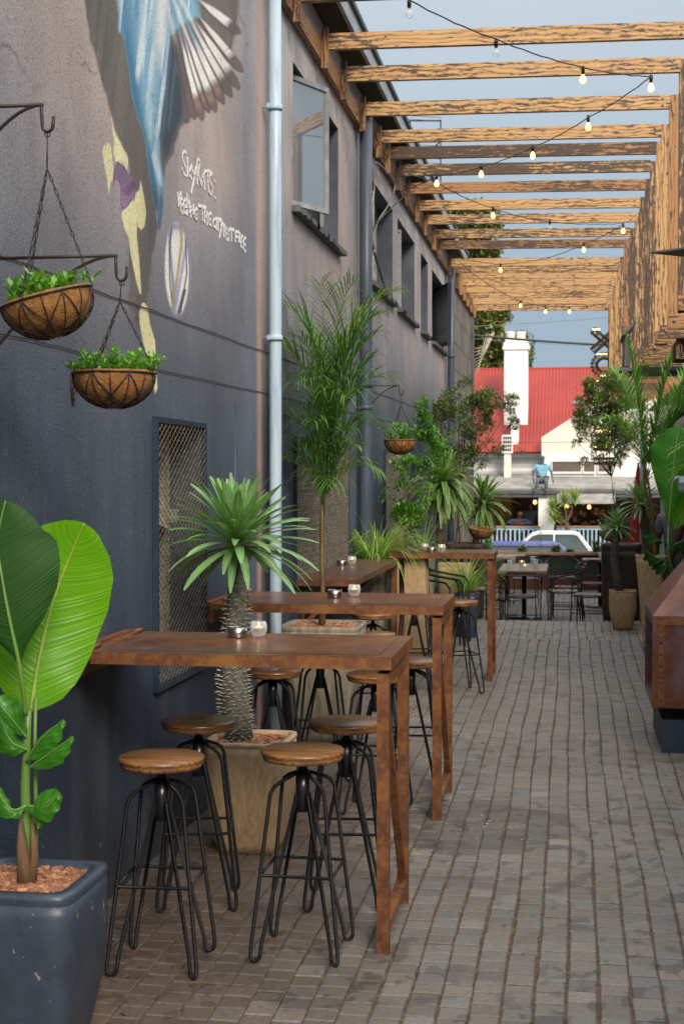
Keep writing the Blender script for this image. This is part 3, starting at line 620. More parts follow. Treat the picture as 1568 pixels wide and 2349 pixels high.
def wallmesh():
    ys = sorted(set([round(a, 4) for a in list(np.arange(2.6, 3.9, .1)) + list(np.arange(3.9, 8.62, .0115)) + list(np.arange(8.65, 21.8, .09)) + [21.8] + [q for h in holes for q in h[:2]]]))
    zs = sorted(set([round(a, 4) for a in list(np.arange(-.5, 1.9, .06)) + list(np.arange(1.9, 5.06, .0075)) + [5.06] + [q for h in holes for q in h[2:]]]))
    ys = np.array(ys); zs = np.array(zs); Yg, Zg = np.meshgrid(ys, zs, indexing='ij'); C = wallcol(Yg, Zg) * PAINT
    # construction joints: two long grooves, each with a pale arris
    n, m = len(ys), len(zs)
    X = np.full_like(Yg, XW) + .004 * (vnoise(Yg, Zg, 2.5, 2.5, 40) - .5)
    verts = np.stack([X, Yg, Zg], -1).reshape(-1, 3)
    yc = (ys[:-1] + ys[1:]) / 2; zc = (zs[:-1] + zs[1:]) / 2; keep = np.ones((n - 1, m - 1), bool)
    for a, b_, c, d in holes: keep &= ~(((yc > a) & (yc < b_))[:, None] & ((zc > c) & (zc < d))[None])
    I, J = np.nonzero(keep); a = I * m + J; faces = np.stack([a, a + m, a + m + 1, a + 1], -1)
    me = bpy.data.meshes.new('wall'); me.vertices.add(len(verts)); off = np.array([XW, 2.6, 0])
    me.vertices.foreach_set('co', (verts - off).astype(np.float32).ravel())
    me.loops.add(faces.size); me.polygons.add(len(faces)); me.loops.foreach_set('vertex_index', faces.astype(np.int32).ravel())
    me.polygons.foreach_set('loop_start', np.arange(0, faces.size, 4, dtype=np.int32)); me.update(calc_edges=True)
    me.polygons.foreach_set('use_smooth', np.ones(len(faces), bool))
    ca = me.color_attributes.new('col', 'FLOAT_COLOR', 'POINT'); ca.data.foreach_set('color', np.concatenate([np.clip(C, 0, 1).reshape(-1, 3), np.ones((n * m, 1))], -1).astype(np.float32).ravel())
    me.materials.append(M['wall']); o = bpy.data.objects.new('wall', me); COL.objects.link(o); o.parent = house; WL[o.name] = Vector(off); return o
wall = wallmesh()
# solid body behind the face, window reveals
mb = MB()
mb.box(-8, -2.12, 2.6, 21.8, -.5, 5.0)
for a, b_ in winY + grY:
    z0, z1 = (WZ0, WZ1) if (a, b_) in winY else (GZ0, GZ1)
    for (p, q_, r_, s_) in ((V(-2.12, a, z0), V(XW, a, z0), V(XW, a, z1), V(-2.12, a, z1)), (V(-2.12, b_, z0), V(-2.12, b_, z1), V(XW, b_, z1), V(XW, b_, z0)),
                            (V(-2.12, a, z1), V(XW, a, z1), V(XW, b_, z1), V(-2.12, b_, z1)), (V(-2.12, a, z0), V(-2.12, b_, z0), V(XW, b_, z0), V(XW, a, z0))): mb.quad(p, q_, r_, s_)
mb.build('reveal', M['revealpaint'], house)
mb = MB(); mb.quad(V(-2.11, 2.6, -.5), V(-2.11, 21.8, -.5), V(-2.11, 21.8, 5.0), V(-2.11, 2.6, 5.0)); mb.quad(V(-8, 2.6, -.5), V(XW, 2.6, -.5), V(XW, 2.6, 5), V(-8, 2.6, 5)); mb.build('dark_room', M['dark'], house)
# eaves
mb = MB(); mb.box(-1.795, -1.60, 2.6, 21.9, 4.985, 5.02); mb.build('soffit', M['soffit'], house)
mb = MB(); mb.box(-1.598, -1.57, 2.6, 21.95, 4.93, 5.06); mb.build('fascia_board', M['fascia'], house)
mb = MB(); mb.box(-8, -1.545, 2.6, 22.0, 5.062, 5.10); mb.build('roof', M['darkmetal'], house)
# far, lower wing with weathered stone tiles
mb = MB(); mb.box(-6, XW + .0, 21.82, 26.4, -.5, 4.62); mb.build('tile_cladding', M['clad'], house)
mb = MB(); mb.box(-1.82, -1.76, 26.0, 26.42, -.4, 4.6); mb.build('corner_strip', M['greywood'], house)
# construction joints: two long cracked grooves, each with a chipped pale arris
for zc, sl in ((2.385, .0085), (2.135, .0095)):
    mb = MB(); ar = MB(); y = 2.6; jz = 0
    while y < 20.6:
        if not 8.15 < y < 8.3 or True:
            L = .06; zj = lambda q: .0022 * math.sin(q * 5.3 + sl * 900) + .0012 * math.sin(q * 17); z = zc + sl * (y - 4.5) + zj(y); zb = zc + sl * (y + L - 4.5) + zj(y + L)
            hgt = .0058; mb.quad(V(XW + .0045, y, z - hgt / 2), V(XW + .0045, y + L, zb - hgt / 2), V(XW + .0045, y + L, zb + hgt / 2), V(XW + .0045, y, z + hgt / 2))
            q_ = .0016; ar.quad(V(XW + .0045, y, z - hgt / 2 - q_), V(XW + .0045, y + L, zb - hgt / 2 - q_), V(XW + .0045, y + L, zb - hgt / 2 - .0003), V(XW + .0045, y, z - hgt / 2 - .0003))
            y += L
    go = mb.build('joint_groove', M['dark'], house); ar.build('chipped_edge', M['arris'], go)
# vertical slots and the short square-edged pilaster
for y_, z0, z1 in ((7.55, .1, 2.08), (15.05, .3, 2.35)): mb = MB(); mb.tube([V(XW + .001, y_, z0), V(XW + .001, y_, z1)], .012, 6); mb.build('wall_slot', M['navy'], house)
mb = MB(); mb.box(XW - .01, XW + .05, 16.9, 17.15, 1.55, 2.35); mb.build('pilaster', M['navy'], house)
# windows
def window(k, y0, y1):
    f = MB(); xf = -1.99
    f.box(xf - .03, xf + .03, y0, y0 + .04, WZ0, WZ1); f.box(xf - .03, xf + .03, y1 - .04, y1, WZ0, WZ1); f.box(xf - .032, xf + .032, y0 + .04, y1 - .04, WZ1 - .04, WZ1); f.box(xf - .032, xf + .032, y0 + .04, y1 - .04, WZ0, WZ0 + .04)
    L = y1 - y0; ns = 3 if L > 1.2 else 2; 
    for i in range(1, ns): f.box(xf - .025, xf + .025, y0 + L * i / ns - .02, y0 + L * i / ns + .02, WZ0 + .04, WZ1 - .04)
    f.box(xf - .021, xf + .021, y0 + .04, y1 - .04, WZ0 + .34, WZ0 + .365)
    fo = f.build('window', M['winframe'], house)
    g = MB(); g.box(xf - .005, xf + .002, y0 + .03, y1 - .03, WZ0 + .03, WZ1 - .03); g.build('pane', M['clearwin'], fo)
    s = MB(); s.box(XW - .05, XW + .055, y0 - .05, y1 + .05, WZ0 - .045, WZ0 - .004)
    for _ in range(14):
        yy = random.uniform(y0, y1); s.box(XW + .05, XW + .062, yy, yy + .1, WZ0 - .04, WZ0 - .008)
    s.build('sill', M['greywood'], fo)
    return fo
def sash(fo, p0, p1, z0, z1, fm, gm, t_=.032):
    # an opened casement between two upright edges p0, p1 (x, y)
    s = MB(); a, b_ = V(p0[0], p0[1], 0), V(p1[0], p1[1], 0)
    for p in (a, b_): s.beam(p + V(0, 0, z0), p + V(0, 0, z1), t_, t_)
    for z in (z0 + t_ / 2, z1 - t_ / 2): s.beam(a + V(0, 0, z), b_ + V(0, 0, z), t_ * .9, t_)
    so = s.build('sash', fm, fo); d = (b_ - a).normalized(); nr = V(-d.y, d.x, 0); g = MB()
    g.quad(a + V(0, 0, z0), b_ + V(0, 0, z0), b_ + V(0, 0, z1), a + V(0, 0, z1)); g.quad(a + nr * .006 + V(0, 0, z1), b_ + nr * .006 + V(0, 0, z1), b_ + nr * .006 + V(0, 0, z0), a + nr * .006 + V(0, 0, z0))
    return g, fo
for k, (a, b_) in enumerate(winY):
    fo = window(k, a, b_)
    if k == 0:
        g, _ = sash(fo, (-1.94, 9.25), (-1.68, 9.80), 3.5, 4.37, M['winframe'], None); g.build('sash_pane', M['winglass'], fo)
        g, _ = sash(fo, (-1.95, 10.55), (-1.80, 10.30), 3.5, 4.3, M['winframe'], None, .025); g.build('sash_pane', M['winglass'], fo)
    elif k == 4:
        g, _ = sash(fo, (-1.93, 20.42), (-1.66, 19.75), 3.5, 4.36, M['navy'], None, .05); g.build('sash_pane', M['clearwin'], fo)
    elif k in (1, 2):
        g, _ = sash(fo, (-1.94, a + .08), (-1.83, a + .45), 3.5, 4.34, M['winframe'], None, .028); g.build('sash_pane', M['clearwin'], fo)
# security grilles over the low windows
def grille(k, y0, y1):
    f = MB(); x0, x1 = XW + .001, XW + .026
    f.box(x0, x1, y0 - .016, y0 - .003, GZ0 - .03, GZ1 + .03); f.box(x0, x1, y1 + .003, y1 + .02, GZ0 - .03, GZ1 + .03)
    f.box(x0, x1, y0 - .003, y1 + .003, GZ1 + .005, GZ1 + .03); f.box(x0, x1, y0 - .003, y1 + .003, GZ0 - .03, GZ0 - .008)
    fo = f.build('security_grille', M['navy'], house)
    w = MB(); xm = XW + .021; sy, sz = (.062, .036) if k == 0 else (.066, .036); L, H_ = y1 - y0, GZ1 - GZ0; sl = sz / sy
    c = -H_ / sl
    for sgn in (1, -1):
        c = -H_ / sl
        while c < L + H_ / sl:
            # line z = sl*(y-c) or z = H - sl*(y-c)
            pts = []
            ya, yb = max(0, c), min(L, c + H_ / sl)
            if yb - ya > .005:
                za, zb = sl * (ya - c), sl * (yb - c)
                if sgn < 0: za, zb = H_ - za, H_ - zb
                w.beam(V(xm + .003 * sgn, y0 + ya, GZ0 + za), V(xm + .003 * sgn, y0 + yb, GZ0 + zb), .0026 if k == 0 else .005, .0026 if k == 0 else .005)
            c += sy
    w.build('wire_mesh', M['meshwire'], fo)
    wf = MB(); xf = -1.97
    wf.box(xf - .03, xf + .03, y0 + .0, y0 + .09, GZ0, GZ1); wf.box(xf - .03, xf + .03, y1 - .16, y1 - .07, GZ0, GZ1); wf.box(xf - .031, xf + .031, y0 + .09, y1 - .16, GZ1 - .14, GZ1 - .05); wf.box(xf - .031, xf + .031, y0 + .09, y1 - .16, GZ0 + .02, GZ0 + .10)
    wf.box(xf - .028, xf + .1, y0 + .09, y1 - .16, GZ0 + .70, GZ0 + .76)
    if k == 0:      # tilted-open casement seen through the mesh
        wf.quad(V(xf + .01, y0 + .1, GZ0 + .98), V(xf + .01, y0 + .45, GZ0 + .70), V(xf + .13, y0 + .45, GZ0 + .66), V(xf + .13, y0 + .1, GZ0 + .72))
        wf.quad(V(xf + .04, y0 + .12, GZ0 + .10), V(xf + .09, y0 + .34, GZ0 + .10), V(xf + .04, y0 + .34, GZ0 + .62), V(xf + .04, y0 + .12, GZ0 + .62))
    else:           # slatted blind
        z = GZ0 + .1
        while z < GZ1 - .1: wf.box(xf, xf + .05, y0 + .1, y1 - .17, z, z + .018); z += .045
    wf.build('inner_window', M['beige'], fo)
    d = MB(); d.box(xf - .012, xf - .006, y0, y1, GZ0, GZ1); d.build('pane', M['winglass'], fo)
for k, (a, b_) in enumerate(grY): grille(k, a, b_)
# downpipes
def pipe(y, r, mat, zs, ztop=4.9):
    p = MB(); p.tube([V(XW + r + .03, y, -.3), V(XW + r + .03, y, 1.6), V(XW + r + .03, y + .01, 3.2), V(XW + r + .03, y, ztop)], r, 20)
    po = p.build('downpipe', mat, house)
    b2 = MB()
    for z in zs:
        b2.lathe([(r + .006, z - .016), (r + .007, z + .016)], (XW + r + .03, y, 0), 20); b2.lathe([(r + .0095, z - .011), (r + .0095, z - .007)], (XW + r + .03, y, 0), 20)
        b2.tube([V(XW + .0, y - r * .6, z), V(XW + .05, y - r * .9, z)], .006, 6); b2.box(XW + .03, XW + .05, y - r - .03, y - r + .01, z - .014, z + .014)
    b2.build('pipe_clamp', mat, po)
pipe(8.31, .037, M['whitepipe'], (2.50, 3.86)); pipe(11.98, .054, M['bluepipe'], (2.26, 2.45), 4.75); pipe(20.75, .05, M['bluepipe'], (3.42,), 4.72)
# handwriting on the wall
L_ = [[(730,440),(712,425),(700,455),(705,500),(728,560),(735,600),(722,615),(705,590),(700,560)],[(738,470),(742,620)],[(775,535),(745,590),(770,640)],[(778,570),(790,620)],[(805,545),(790,640),(768,750)],
 [(812,500),(815,680)],[(812,500),(828,485),(835,520),(820,600),(848,690)],[(850,670),(862,600),(872,600),(870,720)],[(852,650),(872,640)],[(870,580),(915,580)],[(893,585),(900,715)],[(930,595),(908,610),(910,660),(930,700),(930,750),(918,760),(905,735)],
 [(950,655),(954,667)],[(950,783),(954,794)],
 [(663,740),(672,850)],[(690,745),(672,800),(690,860)],[(700,790),(685,800),(690,905),(706,900)],[(688,845),(706,838)],[(726,800),(710,810),(712,905),(730,898)],[(710,855),(728,850)],[(733,760),(738,920)],[(733,760),(748,790),(738,850)],[(752,800),(756,900)],[(765,940),(762,830),(785,930),(785,840)],[(815,870),(795,880),(792,930),(805,950),(818,930),(806,920)],
 [(822,845),(880,862)],[(850,855),(858,960)],[(872,870),(872,980)],[(892,890),(892,995)],[(872,925),(892,935)],[(925,910),(903,905),(905,990),(922,1000)],[(904,950),(920,950)],
 [(958,950),(938,955),(936,1005),(955,1010)],[(966,960),(962,1030)],[(955,945),(1000,955)],[(978,955),(975,1040)],[(990,965),(998,1010)],[(1010,970),(985,1095)],
 [(1018,990),(1018,1085)],[(1018,990),(1034,1010),(1020,1040)],[(1045,1025),(1030,1020),(1032,1105),(1045,1110)],[(1031,1060),(1043,1065)],[(1065,1035),(1050,1045),(1062,1090),(1052,1115)],[(1062,1025),(1098,1035)],[(1080,1035),(1080,1120)],
 [(1110,1045),(1108,1125)],[(1110,1048),(1135,1052)],[(1110,1085),(1125,1088)],[(1138,1060),(1135,1130)],[(1138,1060),(1152,1075),(1140,1095),(1152,1165)],[(1168,1080),(1155,1085),(1153,1165),(1165,1170)],[(1154,1125),(1165,1125)],[(1190,1095),(1172,1100),(1172,1190),(1188,1200)],[(1172,1145),(1187,1150)]]
mb = MB()
for s_ in L_:
    P = []
    for (a, b_) in s_:
        u_, v_ = (230 + a * .32357) / 1.08992, (240 + b_ * .32357) / 1.08992; P.append(atx(u_, v_, XW + .003))
    Q = []
    for i in range(len(P) - 1):
        for k in range(3): Q.append(P[i].lerp(P[i + 1], k / 3))
    Q.append(P[-1])
    # smooth the corners a little
    for _ in range(2): Q = [Q[0]] + [(Q[i - 1] + Q[i] * 2 + Q[i + 1]) / 4 for i in range(1, len(Q) - 1)] + [Q[-1]]
    for i in range(len(Q) - 1):
        a, b_ = Q[i], Q[i + 1]
        mb.beam(a, b_ + (b_ - a).normalized() * .003, .0012, .017, 0, V(0, -(b_ - a).z, (b_ - a).y).normalized() if (b_ - a).length > 1e-6 else V(0, 0, 1))
mb.build('handwriting', M['chalk'], house)

# ================================================================== PERGOLA
perg = thing('pergola', 'scorched pine pergola of cross beams on posts, strung with festoon lights above the alley', 'pergola', (0, 10, 2.9))
BY = [9.0, 10.04, 10.89, 11.9, 12.89, 13.55, 14.37, 15.21, 16.19, 17.1, 18.2, 18.98, 20.55, 21.25, 21.95, 22.75, 23.5, 24.3, 25.2, 26.1]
mb = None
for (a, b_) in ((7.2, 12.15), (12.5, 20.95), (21.3, 26.5)):
    mb = MB(); mb.box(XW + .004, XW + .052, a, b_, 4.62, 4.765); mb.build('wall_plate', M['char_dark'], perg)
random.seed(11)
for i, y in enumerate(BY):
    xr = np.interp(y, [9, 13, 18, 19, 26], [.80, .78, .735, .68, .66]); dz = random.uniform(-.008, .008); dr = -.04
    mb = MB(); mb.beam(V(-1.745, y, 4.76 + dz), V(xr, y, 4.76 + dz + dr), .045, .112); cb = mb.build('cross_beam', [M['char'], M['char_dark']][1 if i in (5, 7, 11) else 0], perg); mb = MB()
    for q_ in (-.028, .022): mb.lathe([(.009, 0), (.009, .004), (.004, .008)], (0, 0, 0), 8, M=Matrix.Translation(V(xr - .06, y - .0235, 4.76 + dz + dr + q_)) @ Matrix.Rotation(R(90), 4, 'X'))
    mb.build('bolt', M['steel'], cb)
    mb = MB(); mb.box(XW + .054, XW + .10, y - .07, y - .024, 4.56, 4.85); mb.build('hanger_block', M['char_dark'], perg)
    mb = MB(); px = xr - .005; mb.box(px, px + .115, y + .024, y + .068, 2.90, 4.80 + dr + .02)
    po = mb.build('post', [M['char_post'], M['char'], M['char_post'], M['char_dark']][i % 4], perg)
    z0 = 2.88 + .015 * (i % 3)
    mb = MB(); mb.box(px - .003, px + .62, y - .024, y + .022, z0, z0 + .115); mb.build('foot_rail', M['char_dark'], perg)
    mb = MB(); mb.lathe([(.015, 0), (.015, .006), (.007, .013)], (0, 0, 0), 8, M=Matrix.Translation(V(px + .05, y - .024, z0 + .06)) @ Matrix.Rotation(R(90), 4, 'X')); mb.build('bolt', M['steel'], po)
# ================================================================== FESTOON LIGHTS
def bulb(parent, p, lit=True):
    s = MB(); s.tube([p + V(0, 0, .012), p + V(0, 0, -.035)], .013, 10); s.tube([p + V(0, 0, -.035), p + V(0, 0, -.048)], .010, 8)
    so = s.build('lamp_socket', M['darkmetal'], parent)
    b = MB(); b.lathe([(.009, -.048), (.012, -.058), (.020, -.072), (.0225, -.085), (.020, -.098), (.011, -.107), (.001, -.109)], p, 12); b.build('bulb', M['bulb'] if lit else M['clear'], so)
def festoon(label, nodes_, bulbs_):
    A = [atz(*n) for n in nodes_]; t_ = thing('festoon_lights', label, 'string lights', A[0], 'festoon light strings under the pergola'); c = MB(); P = []
    for i in range(len(A) - 1):
        for k in range(10):
            s_ = k / 10; p = A[i].lerp(A[i + 1], s_); p.z -= 4 * s_ * (1 - s_) * .03 * (A[i + 1] - A[i]).length / 2 ; P.append(p + V(0, 0, .003 * math.sin(k * 2.2 + i)))
    P.append(A[-1]); c.tube(P, .0045, 6); c.build('cable', M['blackcable'], t_)
    for (u, v, z, lit) in bulbs_: bulb(t_, atz(u, v, z), lit)
festoon('nearest festoon string sloping down from top centre to the right', [(938, 0, 4.60), (1137, 90, 4.58), (1336, 155, 4.58), (1492, 176, 4.64)], [(938, 2, 4.60, 0), (1137, 94, 4.58, 0), (1336, 156, 4.58, 1), (1492, 176, 4.60, 1)])
festoon('second festoon string climbing from the wall side to the right hand posts', [(1492, 176, 4.64), (1348, 270, 4.58), (1221, 338, 4.56), (1103, 383, 4.56), (1001, 404, 4.58), (912, 440, 4.62)], [(1348, 268, 4.58, 1), (1221, 336, 4.56, 1), (1103, 380, 4.56, 1), (1001, 402, 4.56, 1)])
festoon('third festoon string crossing mid pergola from wall to posts', [(905, 385, 4.68), (1001, 419, 4.56), (1130, 478, 4.54), (1250, 508, 4.54), (1365, 514, 4.56), (1430, 512, 4.6)], [(1130, 477, 4.55, 1), (1260, 506, 4.54, 0), (1428, 514, 4.58, 1)])
festoon('fourth festoon string running back from the posts to the wall', [(1430, 514, 4.6), (1338, 560, 4.54), (1240, 595, 4.52), (1147, 607, 4.52), (1045, 590, 4.62)], [(1338, 558, 4.54, 1), (1147, 606, 4.52, 1)])
festoon('farthest festoon string hanging under the last beam of the pergola', [(1045, 590, 4.62), (1110, 645, 4.55), (1193, 690, 4.50), (1250, 703, 4.50), (1305, 704, 4.5), (1390, 697, 4.54)], [(1193, 690, 4.5, 1), (1250, 704, 4.5, 1), (1305, 704, 4.5, 1), (1345, 702, 4.5, 0)])
# loose cables at the second window
lc = MB()
for pts in ([(905, 330, -1.72), (925, 375, -1.7), (975, 372, -1.65), (1008, 395, -1.62), (1000, 430, -1.66), (950, 500, -1.7), (935, 520, -1.74), (945, 545, -1.76)],):
    pass
def cable(name, pts, r, mat, label, cat='cable', grp=None):
    P = []
    n = len(pts)
    for i in range(n - 1):
        p0, p1, p2, p3 = pts[max(i - 1, 0)], pts[i], pts[i + 1], pts[min(i + 2, n - 1)]
        for k in range(6):
            t_ = k / 6; P.append(.5 * ((2 * p1) + (p2 - p0) * t_ + (2 * p0 - 5 * p1 + 4 * p2 - p3) * t_ * t_ + (3 * p1 - p0 - 3 * p2 + p3) * t_ ** 3))
    P.append(pts[-1]); c = MB(); c.tube(P, r, 6); return tag(c.build(name, mat, loc=pts[0]), label, cat, grp)
W_ = lambda l, x=-1.74: [atx(u, v, x) for u, v in l]
cable('loose_cable', W_([(862, 372), (885, 392), (905, 425), (890, 470), (866, 510), (856, 560), (872, 620), (888, 680)]), .009, M['bluecable'], 'pale grey cable looping down the wall in front of the second upper window')
cable('loose_cable', W_([(858, 300), (880, 352), (930, 375), (955, 400), (945, 430), (905, 470), (870, 505), (850, 540), (862, 600), (880, 655)], -1.72), .006, M['blackcable'], 'thin dark cable dropping from the wall plate past the second upper window')
cable('loose_cable', W_([(850, 370), (858, 430), (852, 480), (858, 560), (850, 640), (846, 690)]), .006, M['palecable'], 'straight pale cable hanging against the frame of the second upper window')

# ================================================================== BAR TABLES
def bar_table(y0, y1, x1, label, hinge=True, x0=XW + .10):
    z1 = 1.05; t_ = thing('bar_table', label, 'bar table', (x1, y0, 0), 'rusty steel bar tables standing out from the wall')
    mb = MB(); mb.box(x0, x1, y0, y1, z1 - .045, z1 - .0025); mb.build('table_edge', M['rust'], t_)
    mb = MB(); mb.box(x0 + .001, x1 - .001, y0 + .001, y1 - .001, z1 - .0022, z1)
    mb.build('tabletop', M['tabletop'], t_)
    mb = MB()
    for (a, b_, c, d) in ((x1 - .05, x1 - .048, y0 + .05, y1 - .05), (x1 - .17, x1 - .168, y0 + .0, y0 + .05)): mb.box(a, b_, c, d, z1 + .0002, z1 + .0012)
    mb.box(x0 + .05, x1 - .05, y0 + .048, y0 + .05, z1 + .0002, z1 + .0012); mb.build('weld_seam', M['darkmetal'], t_)
    w = .042; f = MB(); xl = x1 - w - .012; ya, yb = y0 + .02, y1 - .02
    f.box(xl, xl + w, ya, ya + w, 0, z1 - .06 - w); f.build('leg', M['rust'], t_)
    f = MB(); f.box(xl, xl + w, yb - w, yb, 0, z1 - .06 - w); f.build('leg', M['rust'], t_)
    f = MB(); f.box(xl - .001, xl + w + .001, ya, yb, z1 - .06 - w, z1 - .06); f.box(xl + .01, xl + w - .01, ya + .08, yb - .08, z1 - .06, z1 - .045); f.build('top_rail', M['rust'], t_)
    f = MB(); f.box(xl + .001, xl + w - .001, ya + w, yb - w, .07, .07 + w * .8); f.build('foot_rail', M['rust'], t_)
    f = MB(); f.beam(V(xl + w / 2, ya + w * .8, z1 - .13), V(xl + w / 2, yb - w * 1.1, .11), w * .7, w * .7); f.build('diagonal_brace', M['rust'], t_)
    if not hinge:
        for yy in (ya, yb - w): f = MB(); f.box(x0 + .02, x0 + .02 + w, yy, yy + w, 0, z1 - .046); f.build('leg', M['rust'], t_)
        return t_
    f = MB(); f.box(XW + .006, XW + .045, y0 - .02, y1 + .02, z1 - .10, z1 + .004); f.box(XW + .045, x0 - .002, y0 + .01, y1 - .01, z1 - .035, z1 - .006)
    for yy in (y0 + .06, y1 - .1): f.tube([V(x0 - .012, yy, z1 + .008), V(x0 - .012, yy + .08, z1 + .008)], .010, 8)
    f.build('wall_hinge', M['rust'], t_); return t_
bar_table(4.89, 5.57, -.61, 'nearest rusty bar table, reaching out from the wall across the left of the picture')
bar_table(6.87, 7.59, -.605, 'second rusty bar table, fixed to the wall just behind the nearest one')
bar_table(11.6, 12.2, -.61, 'farthest rusty bar table, narrow with slim legs in front of the tan box planter', False, -1.47)
def wall_table(y0, y1, w, label, z=1.0):
    t_ = thing('wall_counter', label, 'wall counter', (XW, y0, z), 'narrow counters running along the wall')
    mb = MB(); mb.box(XW + .03, XW + w, y0, y1, z - .04, z - .002); mb.box(XW + .031, XW + w - .001, y0 + .001, y1 - .001, z - .002, z); mb.build('counter_top', M['tabletop'], t_)
    for yy in (y0 + .25, y1 - .25): mb = MB(); mb.beam(V(XW + .02, yy, z - .34), V(XW + w * .7, yy, z - .05), .03, .03); mb.box(XW + .006, XW + .035, yy - .015, yy + .015, z - .4, z - .042); mb.build('wall_bracket', M['rust'], t_)
wall_table(9.15, 11.55, .42, 'rusty counter running along the wall below the second grille'); wall_table(12.95, 13.8, .62, 'small rusty counter corner behind the farthest bar table', 1.0)

# ================================================================== STOOLS
def make_stool():
    t_ = thing('bar_stool', 'x', 'bar stool', (0, 0, 0), 'black rebar stools with round wooden seats')
    zs = .72; s = MB(); s.lathe([(.002, zs - .038), (.120, zs - .038), (.139, zs - .034), (.144, zs - .022), (.141, zs - .018), (.147, zs - .013), (.148, zs - .006), (.143, zs), (.002, zs + .0005)], (0, 0, 0), 40)
    for i, f in enumerate(s.f):      # top uses planar grain
        if all(s.v[k][2] > zs - .007 for k in f): s.uv[i] = [(s.v[k][0], s.v[k][1]) for k in f]
    s.build('seat', M['seat'], t_)
    s = MB(); s.tube([V(0, 0, .60), V(0, 0, zs - .038)], .0125, 12); s.lathe([(.0, zs - .046), (.055, zs - .044), (.055, zs - .0385)], (0, 0, 0), 16); s.build('spindle', M['darkmetal'], t_)
    s = MB(); s.tube([V(0, 0, .50), V(0, 0, .645)], .024, 16); s.tube([V(0, 0, .645), V(0, 0, .655)], .017, 12); s.build('sleeve', M['black'], t_)
    for q in range(4):
        a = R(45 + 90 * q); d = V(math.cos(a), math.sin(a), 0); l = MB(); P = [d * .022 + V(0, 0, .638)]
        P += [d * .09 + V(0, 0, .615), d * .118 + V(0, 0, .600), d * .135 + V(0, 0, .575)]
        P += [d * .215 + V(0, 0, .05)]
        for k in range(0, 9):
            th = math.pi * k / 8; P.append(d * (.196 + .0195 * math.cos(th)) + V(0, 0, .025 - .019 * math.sin(th)))
        P += [d * .172 + V(0, 0, .06), d * .026 + V(0, 0, .56), d * .024 + V(0, 0, .51)]
        l.tube(P, .0070, 8); l.build('leg', M['rebar'], t_)
    f = MB(); r_ = .178; zf = .30; C = [V(math.cos(R(45 + 90 * k)) * r_, math.sin(R(45 + 90 * k)) * r_, zf) for k in range(4)]
    for k in range(4): f.tube([C[k], C[(k + 1) % 4]], .0058, 8)
    f.build('foot_ring', M['rebar'], t_); return t_
st0 = make_stool()
ST = [(-1.38, 4.70, 0, 0, .05, 'nearest honey brown stool at left, beside the blue pot'),
      (-.925, 4.90, 0, 0, -.02, 'honey brown stool at the front corner of the nearest bar table'),
      (-1.44, 5.42, 0, 1, .2, 'dark topped stool on the wall side, between the nearest stool and the sandstone pot'),
      (-.865, 5.50, 0, 0, .1, 'stool behind the front corner stool, half hidden by the nearest table leg'),
      (-1.50, 7.12, -.03, 1, .1, 'dark glossy stool by the white downpipe under the second bar table'),
      (-1.37, 7.78, -.03, 1, .3, 'stool whose seat hides under the nearest tabletop, before the grey planter'),
      (-.96, 7.05, -.03, 0, -.1, 'honey topped stool seen between the legs of the nearest bar table'),
      (-.845, 7.62, -.03, 0, .15, 'stool whose seat pokes out right of the nearest table leg'),
      (-1.36, 9.85, 0, 0, .3, 'stool under the second bar table beside the bright arching grass'),
      (-1.25, 9.05, -.05, 0, .1, 'low stool seat peeping out beside the rim of the grey planter'),
      (-.85, 11.05, -.01, 0, .4, 'stool standing alone right of the second bar table leg'),
      (-1.21, 11.15, -.0, 1, .2, 'stool in front of the tan box planter, seat above the second bar table')]
for i, (x, y, dz, dk, rz, lab) in enumerate(ST):
    o = st0 if i == 0 else copy_tree(st0, lab, (x, y, 0), rz); o.location = (x, y, 0); o.rotation_euler.z = rz; o['label'] = lab
    for ch in [c for c in bpy.data.objects if c.parent == o]:
        if ch.name.startswith('seat'):
            if dk: ch.material_slots[0].link = 'OBJECT'; ch.material_slots[0].material = M['seatdark']
            ch.location.z = dz
        if ch.name.startswith('spindle'): ch.location.z = dz

# ================================================================== TABLE THINGS
def lathe_thing(name, prof, p, mat, label, cat, grp, n=24):
    mb = MB(); mb.lathe(prof, p, n, cap=False); return tag(mb.build(name, mat, loc=p), label, cat, grp)
def ashtray(p, lab):
    r = .038; mb = MB(); mb.lathe([(.001, .001), (r - .002, .001), (r, .004), (r, .040), (r - .003, .041), (r - .004, .008), (.001, .006)], p, 28)
    for k in range(3):
        a = k * 2.1 + .5; mb.box(-.004, .004, -.003, .003, 0, .004, M=Matrix.Translation(Vector(p) + V(math.cos(a) * (r - .0015), math.sin(a) * (r - .0015), .040)))
    tag(mb.build('ashtray', M['steel'], loc=p), lab, 'ashtray', 'round metal ashtrays on the tables')
def candle(p, lab, s=1.12):
    t_ = thing('candle_glass', lab, 'candle holder', p, 'small round glasses with a lit candle')
    prof = [(.001, .001), (.020, .001), (.026, .010), (.030, .024), (.030, .036), (.026, .052), (.0245, .053), (.0245, .051), (.0272, .038), (.024, .030), (.012, .028), (.001, .028)]
    mb = MB(); mb.lathe([(a * s, b_ * s) for a, b_ in prof], p, 24); mb.build('glass', M['clear'], t_)
    mb = MB(); mb.lathe([(.001, .029 * s), (.013 * s, .029 * s), (.013 * s, .036 * s), (.001, .037 * s)], p, 16); wx = mb.build('candle', M['wax'], t_)
    mb = MB(); mb.lathe([(.0005, .038 * s), (.0022 * s, .041 * s), (.0018 * s, .045 * s), (.0003, .050 * s)], p, 8); mb.build('flame', M['flame'], wx)
